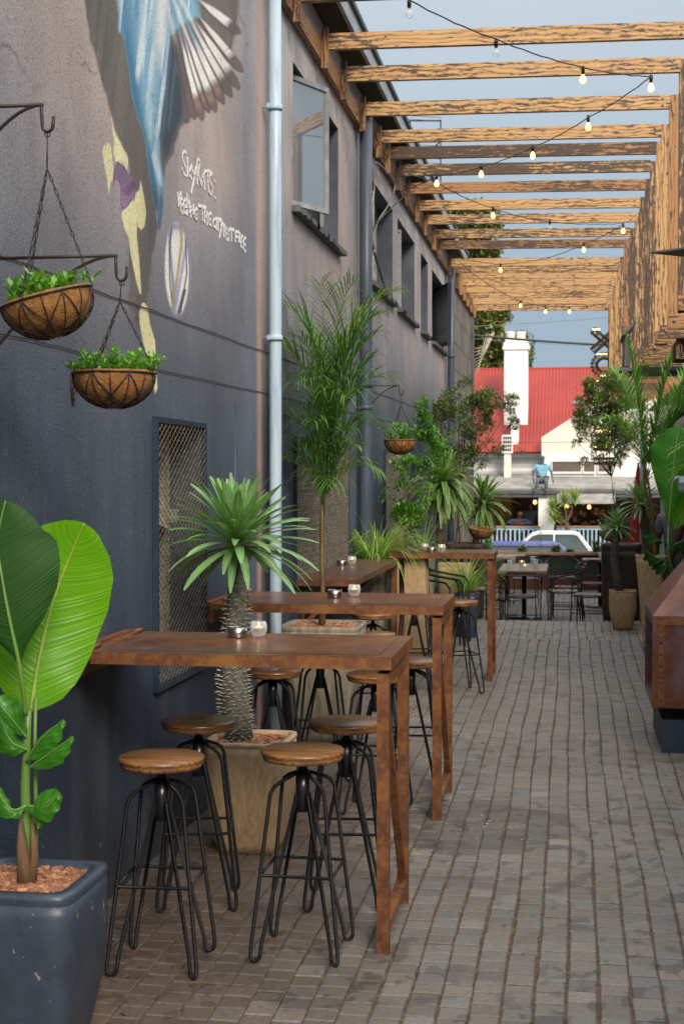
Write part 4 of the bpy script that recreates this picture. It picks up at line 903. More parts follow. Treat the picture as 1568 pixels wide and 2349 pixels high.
for (ua, va, uc, vc, w1, w2) in ((545, 1462, 593, 1460, 'on the nearest bar table in front of the thorny trunk', 'beside the ashtray on the nearest bar table'), (767, 1371, 812, 1367, 'on the second bar table', 'beside the ashtray on the second bar table')):
    ashtray(atz(ua, va, 1.0505), 'shallow steel ashtray ' + w1); candle(atz(uc, vc, 1.0505), 'lit candle in a round clear glass ' + w2)
ashtray(atz(783, 1297, 1.0005), 'steel ashtray on the counter along the wall'); candle(atz(807, 1294, 1.0005), 'lit candle glass on the counter along the wall')
ashtray(atz(989, 1266, 1.0505), 'small steel ashtray on the farthest bar table'); candle(atz(1012, 1265, 1.0505), 'lit candle glass right of the ashtray on the farthest bar table'); candle(atz(974, 1262, 1.0005), 'lit candle glass on the small counter behind the farthest bar table')

# ================================================================== POTS
def sq_pot(name, cx, cy, w_top, w_bot, z0, z1, mat, rim, label, grp=None, fill='chips', lip=.03, bulge=0, rimh=.02, sq=7, filltype=True, n=48):
    t_ = thing(name, label, 'plant pot', (cx, cy, z0), grp); mb = MB(); h = z1 - z0; pr = []
    for k in range(13):
        s = k / 12; w = w_bot + (w_top - w_bot) * s + bulge * math.sin(math.pi * s); pr.append((w / 2, z0 + (h - rimh) * s))
    mb.lathe(pr, (cx, cy, 0), n, sq=sq); body = mb.build('pot_body', mat, t_)
    mb = MB(); r = w_top / 2; mb.lathe([(r + .001, z1 - rimh), (r + .004, z1 - rimh * .5), (r + .001, z1), (r - lip, z1), (r - lip - .004, z1 - .05)], (cx, cy, 0), n, sq=sq, cap=False); mb.build('rim', rim, t_)
    mb = MB(); zc = z1 - .035; mb.lathe([(r - lip - .001, zc), (.001, zc + .01)], (cx, cy, 0), n, sq=sq, cap=False)
    if fill == 'chips':
        for _ in range(int(4200 * (w_top ** 2) / .16)):
            x, y = cx + random.uniform(-1, 1) * (r - lip - .012), cy + random.uniform(-1, 1) * (r - lip - .012); sz = random.uniform(.006, .014); q = Matrix.Translation(V(x, y, zc + random.uniform(.0, .018))) @ Matrix.Rotation(random.random() * 6, 4, 'Z') @ Matrix.Rotation(random.uniform(-.9, .9), 4, 'X')
            g = random.uniform(.55, 1.4); mb.cc = (g, g, g); mb.box(-sz, sz, -sz * .7, sz * .7, -sz * .3, sz * .3, 0, q, .6)
    mb.build('bark_chips' if fill == 'chips' else 'soil', M['chips'] if fill == 'chips' else M['soil'], t_); return t_
mm = M['chips']; t = mm.node_tree; b = t.nodes['Principled BSDF']; src = b.inputs['Base Color'].links[0].from_socket; a_ = N(t, 'ShaderNodeAttribute', attribute_name='col'); t.links.new(mixc(t, 1.0, src, a_.outputs[0], 'MULTIPLY'), b.inputs['Base Color'])
sq_pot('blue_pot', -1.575, 3.975, .385, .29, 0, .50, M['bluepot'], M['bluepot'], 'chipped slate blue square pot with bark chips in the bottom left corner', lip=.035, bulge=.04, rimh=.03, sq=9)
sq_pot('sandstone_pot', -1.42, 6.27, .37, .27, 0, .50, M['tanpot'], M['tanrim'], 'squat sandstone coloured square pot with bark chips behind the nearest stools', lip=.025, bulge=.035)
sq_pot('grey_planter', -1.54, 8.88, .50, .34, 0, .745, M['greypot'], M['greypot'], 'tall tapered grey planter with a thick lip under the second bar table', lip=.03, rimh=.03)
sq_pot('box_planter', -1.475, 13.25, .32, .32, 0, .97, M['tanpot'], M['tanpot'], 'tall straight tan box planter behind the farthest bar table', lip=.03, sq=20)
sq_pot('tapered_planter', -1.25, 15.6, .36, .26, -.2, .72, M['tanpot'], M['tanpot'], 'tan tapered planter half hidden behind the farthest bar table', lip=.02, sq=10)
sq_pot('rounded_pot', .64, 17.75, .33, .22, -.2, .28, M['tanpot'], M['tanrim'], 'rounded tan pot on the right holding a thorny trunk', lip=.02, bulge=.05, sq=3.5)
sq_pot('tall_planter', .765, 13.95, .28, .12, 0, .92, M['tanpot'], M['tanpot'], 'tall narrow tan planter tapering to a small foot on the right', lip=.02, sq=8)
sq_pot('grey_planter', -1.635, 11.85, .25, .2, 0, .93, M['greypot'], M['greypot'], 'slim grey planter with arching grass between wall and farthest bar table', lip=.02)
sq_pot('low_pot', .90, 12.45, .35, .26, 0, .69, M['corten'], M['tanrim'], 'terracotta rimmed pot between the fireplace and the tall narrow planter', lip=.03, rimh=.045, sq=5)
sq_pot('brown_urn', .66, 18.95, .52, .46, -.2, .80, M['brownpot'], M['brownpot'], 'large dark brown pot with a rolled rim at the right of the steps', lip=.06, rimh=.09, sq=5)
sq_pot('brown_urn', -1.37, 18.95, .54, .46, -.2, .79, M['brownpot'], M['brownpot'], 'large dark brown pot with a rolled rim left of the far tables', lip=.06, rimh=.09, sq=5)
sq_pot('blue_grey_pot', -1.08, 15.0, .26, .2, -.2, .45, M['bluepot'], M['bluepot'], 'dark blue low pot at the foot of the tapered planter by the wall', lip=.02, sq=4)

# ================================================================== OUTDOOR FIREPLACE
fp = thing('corten_fireplace', 'rusted steel outdoor fireplace with a sloping hood on a navy plinth', 'fireplace', (1.0, 8.8, 0))
mb = MB(); mb.box(.555, 1.55, 8.80, 9.72, -.01, .20); mb.build('plinth', M['bluepaint'], fp)
mb = MB(); x0, x1, ya, yb, z0, z1 = .495, 1.60, 8.78, 9.66, .275, .83; e_ = .012
mb.box(x0 + .03, x1, ya, ya + e_, z0, z1); mb.box(x0, x1, yb - e_, yb, z0, z1); mb.box(x0, x1, ya + e_, yb - e_, z0, z0 + .02)
mb.box(x0, x0 + .03, ya, ya + .03, z0, z1); mb.box(x0, x0 + .012, ya + .03, yb - e_, z1 - .06, z1); mb.build('firebox', M['corten'], fp)
mb = MB(); mb.box(x0 + .028, x1, ya - .004, ya - .0005, z1 - .05, z1 - .002); mb.box(x0 + .032, x0 + .07, ya - .0045, ya - .0005, z0 + .01, z1 - .052)
for k in range(7): mb.lathe([(.009, 0), (.009, .003), (.004, .006)], n=8, M=Matrix.Translation(V(x0 + .052, ya - .0042, z0 + .05 + k * .07)) @ Matrix.Rotation(R(90), 4, 'X'))
mb.build('edge_strip', M['rust'], fp)
mb = MB(); mb.box(x0 + .35, x0 + .37, ya + e_, yb - e_, z0 + .02, z1); mb.build('firebrick', M['dark'], fp)
mb = MB(); mb.box(x0 + .03, x0 + .30, ya + .05, yb - .05, .64, .67); mb.build('shelf', M['corten'], fp)
mb = MB(); mb.box(.70, 1.5, 8.9, 9.6, .202, .272); mb.build('base', M['darkmetal'], fp)
mb = MB(); ax, ay, az = 1.06, 9.22, 1.42; c = [V(x0, ya, z1 + .002), V(x1 + .02, ya, z1 + .002), V(x1 + .02, yb, z1 + .002), V(x0, yb, z1 + .002)]; tp = [V(ax - .12, ay - .12, az), V(ax + .12, ay - .12, az), V(ax + .12, ay + .12, az), V(ax - .12, ay + .12, az)]
for k in range(4): mb.quad(c[k], c[(k + 1) % 4], tp[(k + 1) % 4], tp[k])
mb.build('hood', M['corten'], fp)
mb = MB(); mb.tube([V(ax + .25, ay, az - .05), V(ax + .25, ay, 3.0)], .10, 16); mb.build('flue', M['darkmetal'], fp)
mb = MB(); C_ = V(1.32, 9.25, 3.09); r_ = .83
for z in (0,): mb.poly([C_ + V(-r_, 0, 0), C_ + V(0, -r_ * .75, 0), C_ + V(r_, 0, 0), C_ + V(0, r_ * .75, 0)], .012, nrm=V(0, 0, 1))
mb.build('flue_cap', simple('grey_metal_sheet', (.16, .16, .165), None, 6, .5, .3), fp)
mb = MB(); mb.poly([C_ + V(-.6, .1, -.02), C_ + V(0, -.4, -.02), C_ + V(.6, .1, -.02), C_ + V(0, .5, -.02)], -.07, nrm=V(0, 0, 1)); mb.build('cap_skirt', M['dark'], fp)

# ================================================================== HANGING BASKETS AND BRACKETS
def chain(mb, a, b_, step=.02, r=.0016):
    n = max(2, int((b_ - a).length / step)); d = (b_ - a).normalized(); s1 = d.cross(V(0, 1, 0)).normalized(); s2 = d.cross(s1)
    for i in range(n):
        p = a.lerp(b_, (i + .5) / n); s = s1 if i % 2 else s2; L = (b_ - a).length / n * .62
        mb.tube([p + d * L * math.cos(k * math.pi / 3) + s * .0038 * math.sin(k * math.pi / 3) for k in range(6)], r, 4, closed=True)
def bracket(y, z, xh, label, drop=.28, side=0):
    t_ = MB(); h = V(xh, y, z)
    t_.tube([V(XW + .004, y, z - drop * 1.25), V(XW + .004, y, z + .10)], .006, 6); t_.tube([V(XW + .004, y, z), h], .0055, 6)
    P = [V(XW + .006, y, z - drop) + V((xh - XW) * s, 0, drop * math.sin(s * math.pi / 2) ) for s in [k / 12 for k in range(13)]]; t_.tube(P, .005, 6)
    hk = [h, h + V(0.0, 0, -.03), h + V(.002, 0, -.055)] + [h + V(.018 - .016 * math.cos(a), 0, -.06 - .018 * math.sin(a)) for a in [k * math.pi / 6 for k in range(7)]] + [h + V(.036, 0, -.035)]
    t_.tube(hk, .005, 6); return tag(t_.build('wall_bracket', M['bracket'], loc=(XW, y, z)), label, 'bracket', 'iron wall brackets for hanging baskets')
def basket(cx, cy, zr, r, tilt, hook, label, plant, depth=.8):
    t_ = thing('hanging_basket', label, 'hanging basket', (cx, cy, zr), 'coir lined wire hanging baskets')
    T = Matrix.Translation(V(cx, cy, zr)) @ Matrix.Rotation(tilt, 4, 'Y') @ Matrix.Rotation(.12 if tilt else 0, 4, 'X')
    pr = [(r * math.sin(a), -r * depth * math.cos(a)) for a in [k * math.pi / 2 / 10 for k in range(11)]]; pr[0] = (.001, pr[0][1])
    l = MB(); l.lathe(pr + [(r * 1.02, .008), (r * .96, .012), (r * .93, -.02), (r * .5, -.025), (.001, -.02)], (0, 0, 0), 36, M=T, cap=False)
    lv = np.array(l.v); l.v = [tuple(Vector(v_) + Vector((random.uniform(-1, 1),) * 3) * .0018) for v_ in l.v]; lo = l.build('coir_liner', M['coir'], t_)
    w = MB(); rr = r * 1.03
    w.tube([T @ V(rr * math.cos(a), rr * math.sin(a), .004) for a in [k * math.pi / 18 for k in range(36)]], .0028, 6, closed=True)
    w.tube([T @ V(rr * .45 * math.cos(a), rr * .45 * math.sin(a), -rr * depth * .9) for a in [k * math.pi / 9 for k in range(18)]], .0022, 6, closed=True)
    for k in range(14): # ribs
        a = k * math.pi / 7; w.tube([T @ V(rr * math.sin(b_) * math.cos(a), rr * math.sin(b_) * math.sin(a), -rr * depth * math.cos(b_)) for b_ in [math.pi / 2 * q / 8 for q in range(1, 9)]], .0018, 5)
    for k in range(7):  # scallops
        a0 = k * 2 * math.pi / 7; P = []
        for q in range(13):
            s = q / 12; a = a0 + (s - .5) * 2 * math.pi / 7 * 2; b_ = math.pi / 2 * (1 - .62 * math.sin(math.pi * s)); P.append(T @ V(rr * math.sin(b_) * math.cos(a), rr * math.sin(b_) * math.sin(a), -rr * depth * math.cos(b_)))
        w.tube(P, .002, 5)
    w.build('wire_frame', M['wire'], t_)
    c = MB(); hk = Vector(hook); j = hk.lerp(V(cx, cy, zr), .22); c.tube([hk, j], .0022, 5)
    c.tube([hk + V(.008 * math.cos(a), 0, -.008 + .008 * math.sin(a)) for a in [k * math.pi / 4 for k in range(8)]], .002, 5, closed=True)
    for a in (.3, 2.4, 4.5): chain(c, j, T @ V(rr * math.cos(a), rr * math.sin(a), .004))
    c.build('chain', M['wire'], t_)
    plant(t_, T, r); return t_
def shrub_fill(mat, n, hgt, spread, lf=.022, w=.4, upright=.8, stems=22, colr=(.8, 1.25), name='plant_foliage'):
    def fn(t_, T, r):
        m_ = MB()
        for k in range(stems):
            a = random.random() * 6.28; q = r * random.uniform(0, .8); p = T @ V(q * math.cos(a), q * math.sin(a), -.01); h = hgt * random.uniform(.45, 1.0); d = V(math.cos(a) * spread * random.random(), math.sin(a) * spread * random.random(), upright).normalized(); e_ = p + d * h
            m_.cc = (.8, .9, .7); m_.tube([p, p.lerp(e_, .5) + V(0, 0, .005), e_], .0012, 3)
            for j in range(int(n / stems)):
                s = random.uniform(.15, 1.05); b_ = p.lerp(e_, s) + V(random.uniform(-1, 1), random.uniform(-1, 1), random.uniform(-.5, .5)) * .012; g = random.uniform(*colr)
                m_.blade(b_, V(random.uniform(-1, 1), random.uniform(-1, 1), random.uniform(0, 1.2)), lf * random.uniform(.6, 1.3), lf * w * random.uniform(.8, 1.2), .6, 0, 2, .2, shape=lambda t: (.25, 1, .1)[int(round(t * 2))], c=(g * .95, g, g * .9))
        m_.build(name, mat, t_)
    return fn
bracket(3.92, 2.745, -1.50, 'upper left bronze wall bracket holding the larger tilted basket'); bracket(4.24, 2.36, -1.385, 'lower dark wall bracket holding the level basket', .30)
H1, H2 = V(-1.483, 3.92, 2.668), V(-1.367, 4.24, 2.283)
basket(-1.488, 3.92, 2.19, .132, R(-14), H1, 'larger tilted coir basket hanging at the far left edge', shrub_fill(M['lf_succ'], 420, .09, .7, .034, .5, .8, 34), .86)
basket(-1.392, 4.24, 1.992, .125, 0, H2, 'level coir basket with fine pale green herbs, left of the mesh grille', shrub_fill(M['lf_succ'], 1700, .10, .9, .018, .6, .7, 60), .82)
bracket(12.05, 2.45, -1.44, 'iron bracket beside the dark downpipe holding the small basket', .3)
basket(-1.43, 12.05, 1.98, .135, 0, V(-1.424, 12.05, 2.372), 'small coir basket of bright green leaves beside the dark downpipe', shrub_fill(M['lf_citrus'], 420, .2, .8, .034, .6, .8, 22), .86)
basket(-1.12, 18.2, 1.0, .16, R(8), V(-1.1, 18.2, 1.6), 'dark coir basket hanging beneath the striped yucca leaves at left', shrub_fill(M['lf_olive'], 120, .1, .8, .03), .8)
basket(.53, 18.4, .98, .17, 0, V(.55, 18.4, 1.6), 'coir basket hanging at right in front of the awning', shrub_fill(M['lf_citrus'], 260, .16, .9, .05, .5), .8)
# scroll end of the bracket plate behind the level basket
mb = MB()
for rr in (.016, .03, .043): mb.tube([V(XW + .004 + .0, 5.0 + rr * .55 * math.cos(a), 2.01 + rr * 1.6 * math.sin(a)) for a in [k * math.pi / 12 for k in range(24)]], .003, 5, closed=True)
tag(mb.build('scroll_ornament', M['bracket'], loc=(XW, 5, 2.0)), 'small oval iron scroll fixed to the wall at the left rim of the level basket', 'ornament')

# ================================================================== PLANTS
def plant(name, label, cat, loc, grp=None): return thing(name, label, cat, loc, grp)
def big_leaf(parent, pts, wl, wr, mat, rib, facing, wav=.006, curl=0.0, ribr=.006, name='leaf'):
    # banana-type blade: a midrib polyline with measured half widths to both sides
    pts = [Vector(p) for p in pts]; m_ = MB(); n = 28; nw = 7; prev = None; rp = []; Lt = sum((pts[i + 1] - pts[i]).length for i in range(len(pts) - 1))
    def P(t):
        s = t * (len(pts) - 1); i = min(int(s), len(pts) - 2); f = s - i; p0, p1, p2, p3 = pts[max(i - 1, 0)], pts[i], pts[i + 1], pts[min(i + 2, len(pts) - 1)]
        return .5 * ((2 * p1) + (p2 - p0) * f + (2 * p0 - 5 * p1 + 4 * p2 - p3) * f * f + (3 * p1 - p0 - 3 * p2 + p3) * f ** 3)
    for i in range(n + 1):
        t = i / n; p = P(t); d = (P(min(1, t + .01)) - P(max(0, t - .01))).normalized(); fc = Vector(facing).normalized(); sd_ = d.cross(fc).normalized(); nr = sd_.cross(d)
        L = np.interp(t, *wl); Rr_ = np.interp(t, *wr); row = []; rp.append(p + nr * .002)
        for j in range(-nw, nw + 1):
            q = j / nw; w = (Rr_ if q > 0 else L) * abs(q); off = -abs(q) ** 1.6 * (.10 + curl) * w * 1.6 + wav * math.sin(t * 26 + q * 3 + (2 if q > 0 else 0)) * abs(q) ** 2 + wav * 1.5 * math.sin(t * 7 + (q > 0) * 2) * abs(q)
            row.append(m_.vert(p + sd_ * (w if q > 0 else -w) + nr * off + d * abs(q) * w * .18))
        if prev:
            for j in range(2 * nw):
                v0, v1 = .5 + (j - nw) / nw / 2, .5 + (j + 1 - nw) / nw / 2
                m_.face([prev[j], prev[j + 1], row[j + 1], row[j]], [((i - 1) / n * Lt, v0), ((i - 1) / n * Lt, v1), (t * Lt, v1), (t * Lt, v0)], 0, True)
        prev = row
    o = m_.build(name, mat, parent); r_ = MB(); r_.tube(rp, [ribr * (1.25 - .95 * k / n) for k in range(n + 1)], 8); r_.build('midrib', rib, o); return o
K4 = 4.0 / 3262
# banana plant in the blue pot, bottom left
bp = plant('banana_plant', 'banana plant with one bright and one dark leaf in the blue pot at lower left', 'plant', (-1.6, 3.97, .46))
m_ = MB()
m_.tube([at(62, 2035, 3.97), at(60, 1900, 3.97), at(58, 1800, 3.96), at(62, 1700, 3.95), at(66, 1630, 3.94)], [.019, .016, .014, .012, .009], 12)
m_.tube([at(78, 2030, 3.99), at(84, 1900, 3.99), at(80, 1720, 4.0), at(82, 1600, 4.0)], [.010, .007, .006, .006], 8); m_.build('stem', M['stalk'], bp)
m_ = MB(); m_.tube([at(60, 2038, 3.955), at(52, 1940, 3.95), at(48, 1870, 3.945)], [.027, .018, .004], 8); m_.tube([at(72, 2035, 3.96), at(80, 1960, 3.955), at(74, 1870, 3.95)], [.016, .012, .003], 8); m_.build('dry_sheath', M['husk'], bp)
W2 = ([0, .06, .15, .3, .5, .68, .82, .93, 1], [v_ * K4 for v_ in (10, 66, 100, 122, 132, 118, 88, 42, 2)]); W2l = (W2[0], [v_ * 1.05 for v_ in W2[1]])
big_leaf(bp, [at(72, 1632, 4.02), at(84, 1545, 4.03), at(106, 1440, 4.06), at(136, 1340, 4.08), at(166, 1265, 4.08), at(194, 1200, 4.06)], W2l, W2, M['lf_banana'], M['midrib'], (.28, -1, .12), .004, 0)
W1 = ([0, .22, .28, .38, .5, .6, .7, .8, .9, .96, 1], [v_ * K4 * .94 for v_ in (2, 4, 22, 76, 122, 140, 142, 120, 78, 40, 2)])
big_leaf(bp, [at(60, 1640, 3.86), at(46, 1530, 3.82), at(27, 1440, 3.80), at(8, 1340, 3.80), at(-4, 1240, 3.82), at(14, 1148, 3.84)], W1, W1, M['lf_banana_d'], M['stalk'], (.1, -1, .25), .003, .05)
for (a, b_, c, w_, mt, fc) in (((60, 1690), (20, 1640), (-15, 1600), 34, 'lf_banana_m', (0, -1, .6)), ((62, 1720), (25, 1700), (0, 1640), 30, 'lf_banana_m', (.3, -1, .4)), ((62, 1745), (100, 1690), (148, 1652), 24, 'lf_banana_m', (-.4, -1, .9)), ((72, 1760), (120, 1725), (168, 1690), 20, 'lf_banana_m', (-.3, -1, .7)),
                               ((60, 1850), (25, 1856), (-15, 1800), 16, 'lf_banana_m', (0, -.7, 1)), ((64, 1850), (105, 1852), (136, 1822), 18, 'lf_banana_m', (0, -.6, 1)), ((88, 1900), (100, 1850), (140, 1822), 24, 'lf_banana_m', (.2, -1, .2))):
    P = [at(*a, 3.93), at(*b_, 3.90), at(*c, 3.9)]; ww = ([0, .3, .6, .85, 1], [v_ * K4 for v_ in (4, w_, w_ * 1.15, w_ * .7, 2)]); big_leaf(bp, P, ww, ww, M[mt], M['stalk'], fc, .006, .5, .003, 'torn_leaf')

def thorn_trunk(parent, P, R_, mat, nth, tl=.016, tr=.0011):
    m_ = MB(); n = len(P); m_.tube(P, R_, 20)
    m_.v = [tuple(Vector(v_) + Vector((mnoise.noise(Vector(v_) * 30), mnoise.noise(Vector(v_) * 30 + V(5, 5, 5)), 0)) * .004) for v_ in m_.v]
    # raised spiral tubercles with paired thorns
    th = MB()
    L = sum((P[i + 1] - P[i]).length for i in range(n - 1)); rows = int(L / .019)
    for r_ in range(rows):
        s = (r_ + .5) / rows * (n - 1); i = min(int(s), n - 2); c = P[i].lerp(P[i + 1], s - i); rad = R_[i] + (R_[i + 1] - R_[i]) * (s - i)
        k_ = max(5, int(2 * math.pi * rad / .030))
        for j in range(k_):
            a = 2 * math.pi * (j + .5 * (r_ % 2)) / k_ + .05 * r_; d = V(math.cos(a), math.sin(a), 0)
            if d.y > .55: continue
            b_ = c + d * rad * .97; m_.tube([b_ - d * .002 + V(0, 0, -.003), b_ + d * .004], [.006, .002], 5, cap=False)
            for q in (-1, 1):
                if random.random() < nth: e_ = (d + V(-d.y, d.x, 0) * .6 * q + V(0, 0, random.uniform(-.35, .5))).normalized(); th.tube([b_ + d * .002, b_ + e_ * tl * random.uniform(.6, 1.2)], [tr, tr * .15], 3, cap=False)
    o = m_.build('trunk', mat, parent); th.build('thorns', M['thorn'], o); return o
def crown(parent, c, n, L, w, mat, lo=-.5, hi=1.35, droop=1.0, name='crown', seg=6, fold=.25, shape=None, colr=(.75, 1.25), jit=.02):
    m_ = MB()
    for k in range(n):
        el = lo + (hi - lo) * ((k + .5) / n) ** .9; a = k * 2.39996 + random.uniform(-.2, .2); d = V(math.cos(a) * math.cos(el), math.sin(a) * math.cos(el), math.sin(el)); g = random.uniform(*colr)
        m_.blade(Vector(c) + d * jit + V(0, 0, .02 * el), d, L * random.uniform(.78, 1.08) * (1 - .15 * max(0, el)), w * random.uniform(.85, 1.15), droop * (1.1 - .5 * max(0, el)) * random.uniform(.6, 1.35), 0, seg, fold, shape, c=(g, g, g * .95), twist=random.uniform(-.4, .4))
    return m_.build(name, mat, parent)
bl_ = lambda t: max(.03, (math.sin(math.pi * (.10 + .88 * t)) ** .55) * (1 if t > .2 else .55 + 2.2 * t))
pp = plant('madagascar_palm', 'thorny madagascar palm with glossy green crown in the sandstone pot', 'plant', (-1.42, 6.27, .47))
thorn_trunk(pp, [at(552, 1712, 6.27), at(540, 1640, 6.27), at(536, 1560, 6.26), at(541, 1460, 6.25), at(546, 1360, 6.25), at(543, 1270, 6.25)], [.062, .066, .064, .055, .046, .036], M['pachy'], .95, .030, .0022)
crown(pp, at(543, 1250, 6.25), 112, .375, .040, M['lf_pachy'], -.42, 1.35, .85, 'crown', 8, .22, bl_)
for (pts, Y, cc, Lc, n_, lab, bx) in (([(1150, 870), (1125, 760), (1108, 650), (1118, 540), (1130, 440)], 17.75, (1130, 435), .27, 60, 'slender thorny palm leaning in the rounded tan pot', (.64, 17.75, .26)),
                                      ([(1345, 700), (1335, 600), (1320, 480), (1295, 370), (1285, 290)], 16.6, (1285, 285), .32, 60, 'taller thorny palm with white flowers behind the tall narrow planter', (.9, 16.6, -.2))):
    q = plant('madagascar_palm', lab, 'plant', bx); dd = lambda u, v: at((1109 + u * .3827) * .9175, (1150 + v * .3827) * .9175, Y)
    P = [dd(*p) for p in pts]
    if bx[2] < 0: P = [V(P[0].x, Y, -.2)] + P
    thorn_trunk(q, P, [.05 - .012 * k / len(P) + (.02 if bx[2] < 0 else 0) * (1 - k / len(P)) for k in range(len(P))], M['pachybrown'] if bx[2] < 0 else M['pachy'], .5, .014)
    crown(q, dd(*cc), n_, Lc, .032, M['lf_pachy'], -.6, 1.4, .8, 'crown', 5, .2, bl_)
    if bx[2] < 0:
        m_ = MB()
        for _ in range(34):
            c = dd(1215, 215) + V(random.uniform(-.05, .06), random.uniform(-.05, .05), random.uniform(-.05, .05)); m_.blade(c, V(random.uniform(-1, 1), random.uniform(-1, 1), random.uniform(-.5, 1)), .035, .02, .5, 0, 2, .1)
        m_.build('flowers', M['flower'], q)

def frond(m_, base, d, L, droop, nl, ll, lw, start=.3, c=(1, 1, 1), leafdroop=1.0, spread=.9, rach=.0035):
    p = Vector(base); d = Vector(d).normalized(); seg = 16; st = L / seg; P = [p.copy()]; D = [d.copy()]
    for i in range(seg): p = p + d * st; d = (d + V(0, 0, -1) * droop / seg * (.3 + 1.4 * i / seg)).normalized(); P.append(p.copy()); D.append(d.copy())
    m_.cc = c; m_.tube(P, [rach * (1.2 - k / seg) for k in range(seg + 1)], 5)
    for k in range(nl):
        t = start + (1 - start) * k / nl; s = t * seg; i = min(int(s), seg - 1); q = P[i].lerp(P[i + 1], s - i); dd = D[i]; side = dd.cross(V(0, 0, 1)).normalized(); up = side.cross(dd)
        for sg in (-1, 1):
            fw = .55 + .5 * t; dr = (dd * fw + side * sg * spread + up * random.uniform(.0, .45)).normalized(); g = random.uniform(.7, 1.3)
            m_.blade(q, dr, ll * math.sin(math.pi * (.18 + .72 * t)) * random.uniform(.8, 1.15), lw, leafdroop * random.uniform(.4, 1.5), 0, 5, .3, shape=lambda t: (.5, 1, .95, .8, .5, .04)[min(5, int(t * 5 + .01))], c=(g * c[0], g * c[1], g * c[2]))
# feathery palm in the grey planter
q = plant('feather_palm', 'tall feathery palm with one slim cane in the grey planter, before the white pipe', 'palm', (-1.54, 8.88, .72)); m_ = MB()
m_.tube([at(738, 1432, 8.88), at(740, 1370, 8.88), at(738, 1280, 8.88), at(738, 1210, 8.88), at(740, 1130, 8.88)], [.024, .016, .014, .016, .010], 10); co = m_.build('cane', M['cane'], q)
m_ = MB()
for k in range(9): a = k * .7; p = at(738, 1425 - k * 4, 8.88); m_.blade(p + V(math.cos(a), math.sin(a), 0) * .014, V(math.cos(a) * .25, math.sin(a) * .25, 1), .10, .03, .1, 0, 3, .5)
m_.build('dry_sheath', M['husk'], q)
B = at(740, 1150, 8.88); m_ = MB()
m_.tube([B + V(0, 0, -.1), B + V(.01, 0, .25), B + V(.03, 0, .6), B + V(.06, 0, .85)], [.012, .013, .009, .004], 8)
FR = [(.80, (.45, 0, 1), .78, 1.7), (.78, (.15, -.1, 1), .72, 2.0), (.70, (-.25, 0, 1), .70, 2.0), (.66, (.30, .2, 1), .80, 1.8), (.55, (-.45, -.1, 1), .78, 1.8), (.50, (.6, -.1, 1), .62, 2.2), (.42, (-.15, -.4, 1), .62, 2.2), (.36, (.25, -.4, 1), .62, 2.2), (.30, (-.55, .1, .9), .55, 2.0), (.24, (.55, 0, .9), .56, 2.3), (.18, (.0, -.4, 1), .6, 2.1), (.10, (-.5, -.2, .8), .46, 2.4), (.06, (.6, -.2, .8), .52, 2.2), (.02, (.15, -.5, .8), .45, 2.4), (.0, (-.2, .4, 1), .6, 2.0), (.45, (.05, .3, 1), .8, 1.6), (.62, (.0, -.2, 1), .85, 1.5)]
for i, (hh, d, L, dr) in enumerate(FR):
    c = (1, 1, 1) if i % 4 else (1.4, 1.15, .7)
    frond(m_, B + V(.05 * hh, 0, hh - .06), (d[0] * .8, d[1], d[2]), L, dr, int(27 * L) + 3, .34, .0095, .10, c, 2.4, .5)
    a = i * 2.1; frond(m_, B + V(.05 * hh, 0, hh * .8 - .04), (math.cos(a) * .3, math.sin(a) * .3, 1), L * .85, dr * .8, int(25 * L) + 3, .32, .0095, .12, (.75, .8, .8), 2.2, .5)
m_.build('fronds', M['lf_palm'], q)
m_ = MB(); frond(m_, B + V(.02, 0, .25), (.5, -.2, .7), .30, 2.2, 14, .16, .009, .3, (1, 1, 1), .8, .6); m_.build('yellow_frond', M['lf_lime'], q)
# grasses
def grass(lab, c, n, L, mat, w=.012, droop=2.4, name='arching_grass', z=.35):
    q = plant(name, lab, 'plant', c); m_ = MB()
    for k in range(n):
        a = random.random() * 6.28; g = random.uniform(.55, 1.3); e_ = random.uniform(.5, 2.2)
        m_.blade(Vector(c) + V(math.cos(a), math.sin(a), 0) * .03, V(math.cos(a), math.sin(a), e_), L * random.uniform(.55, 1.15), w * random.uniform(.7, 1.2), droop * random.uniform(.6, 1.5), 0, 8, .35, shape=lambda t: max(.05, 1 - t ** 2), c=(g, g, g * .9))
    m_.build('blades', mat, q)
grass('bright arching grass spilling down between wall counter and farthest bar table', (-1.60, 11.80, .93), 230, .72, M['lf_grass'])
grass('finer arching grass in the dark blue pot behind the box planter', (-1.08, 15.0, .43), 150, .75, M['lf_grass'], .010, 2.0)
grass('upright tuft of thin grass rising behind the tan box planter', (-1.5, 14.6, .9), 40, .55, M['lf_grass'], .008, 1.2)
sq_pot('grey_planter', -1.5, 14.6, .25, .2, 0, .9, M['greypot'], M['greypot'], 'slim grey planter against the wall behind the tan box planter', lip=.02)
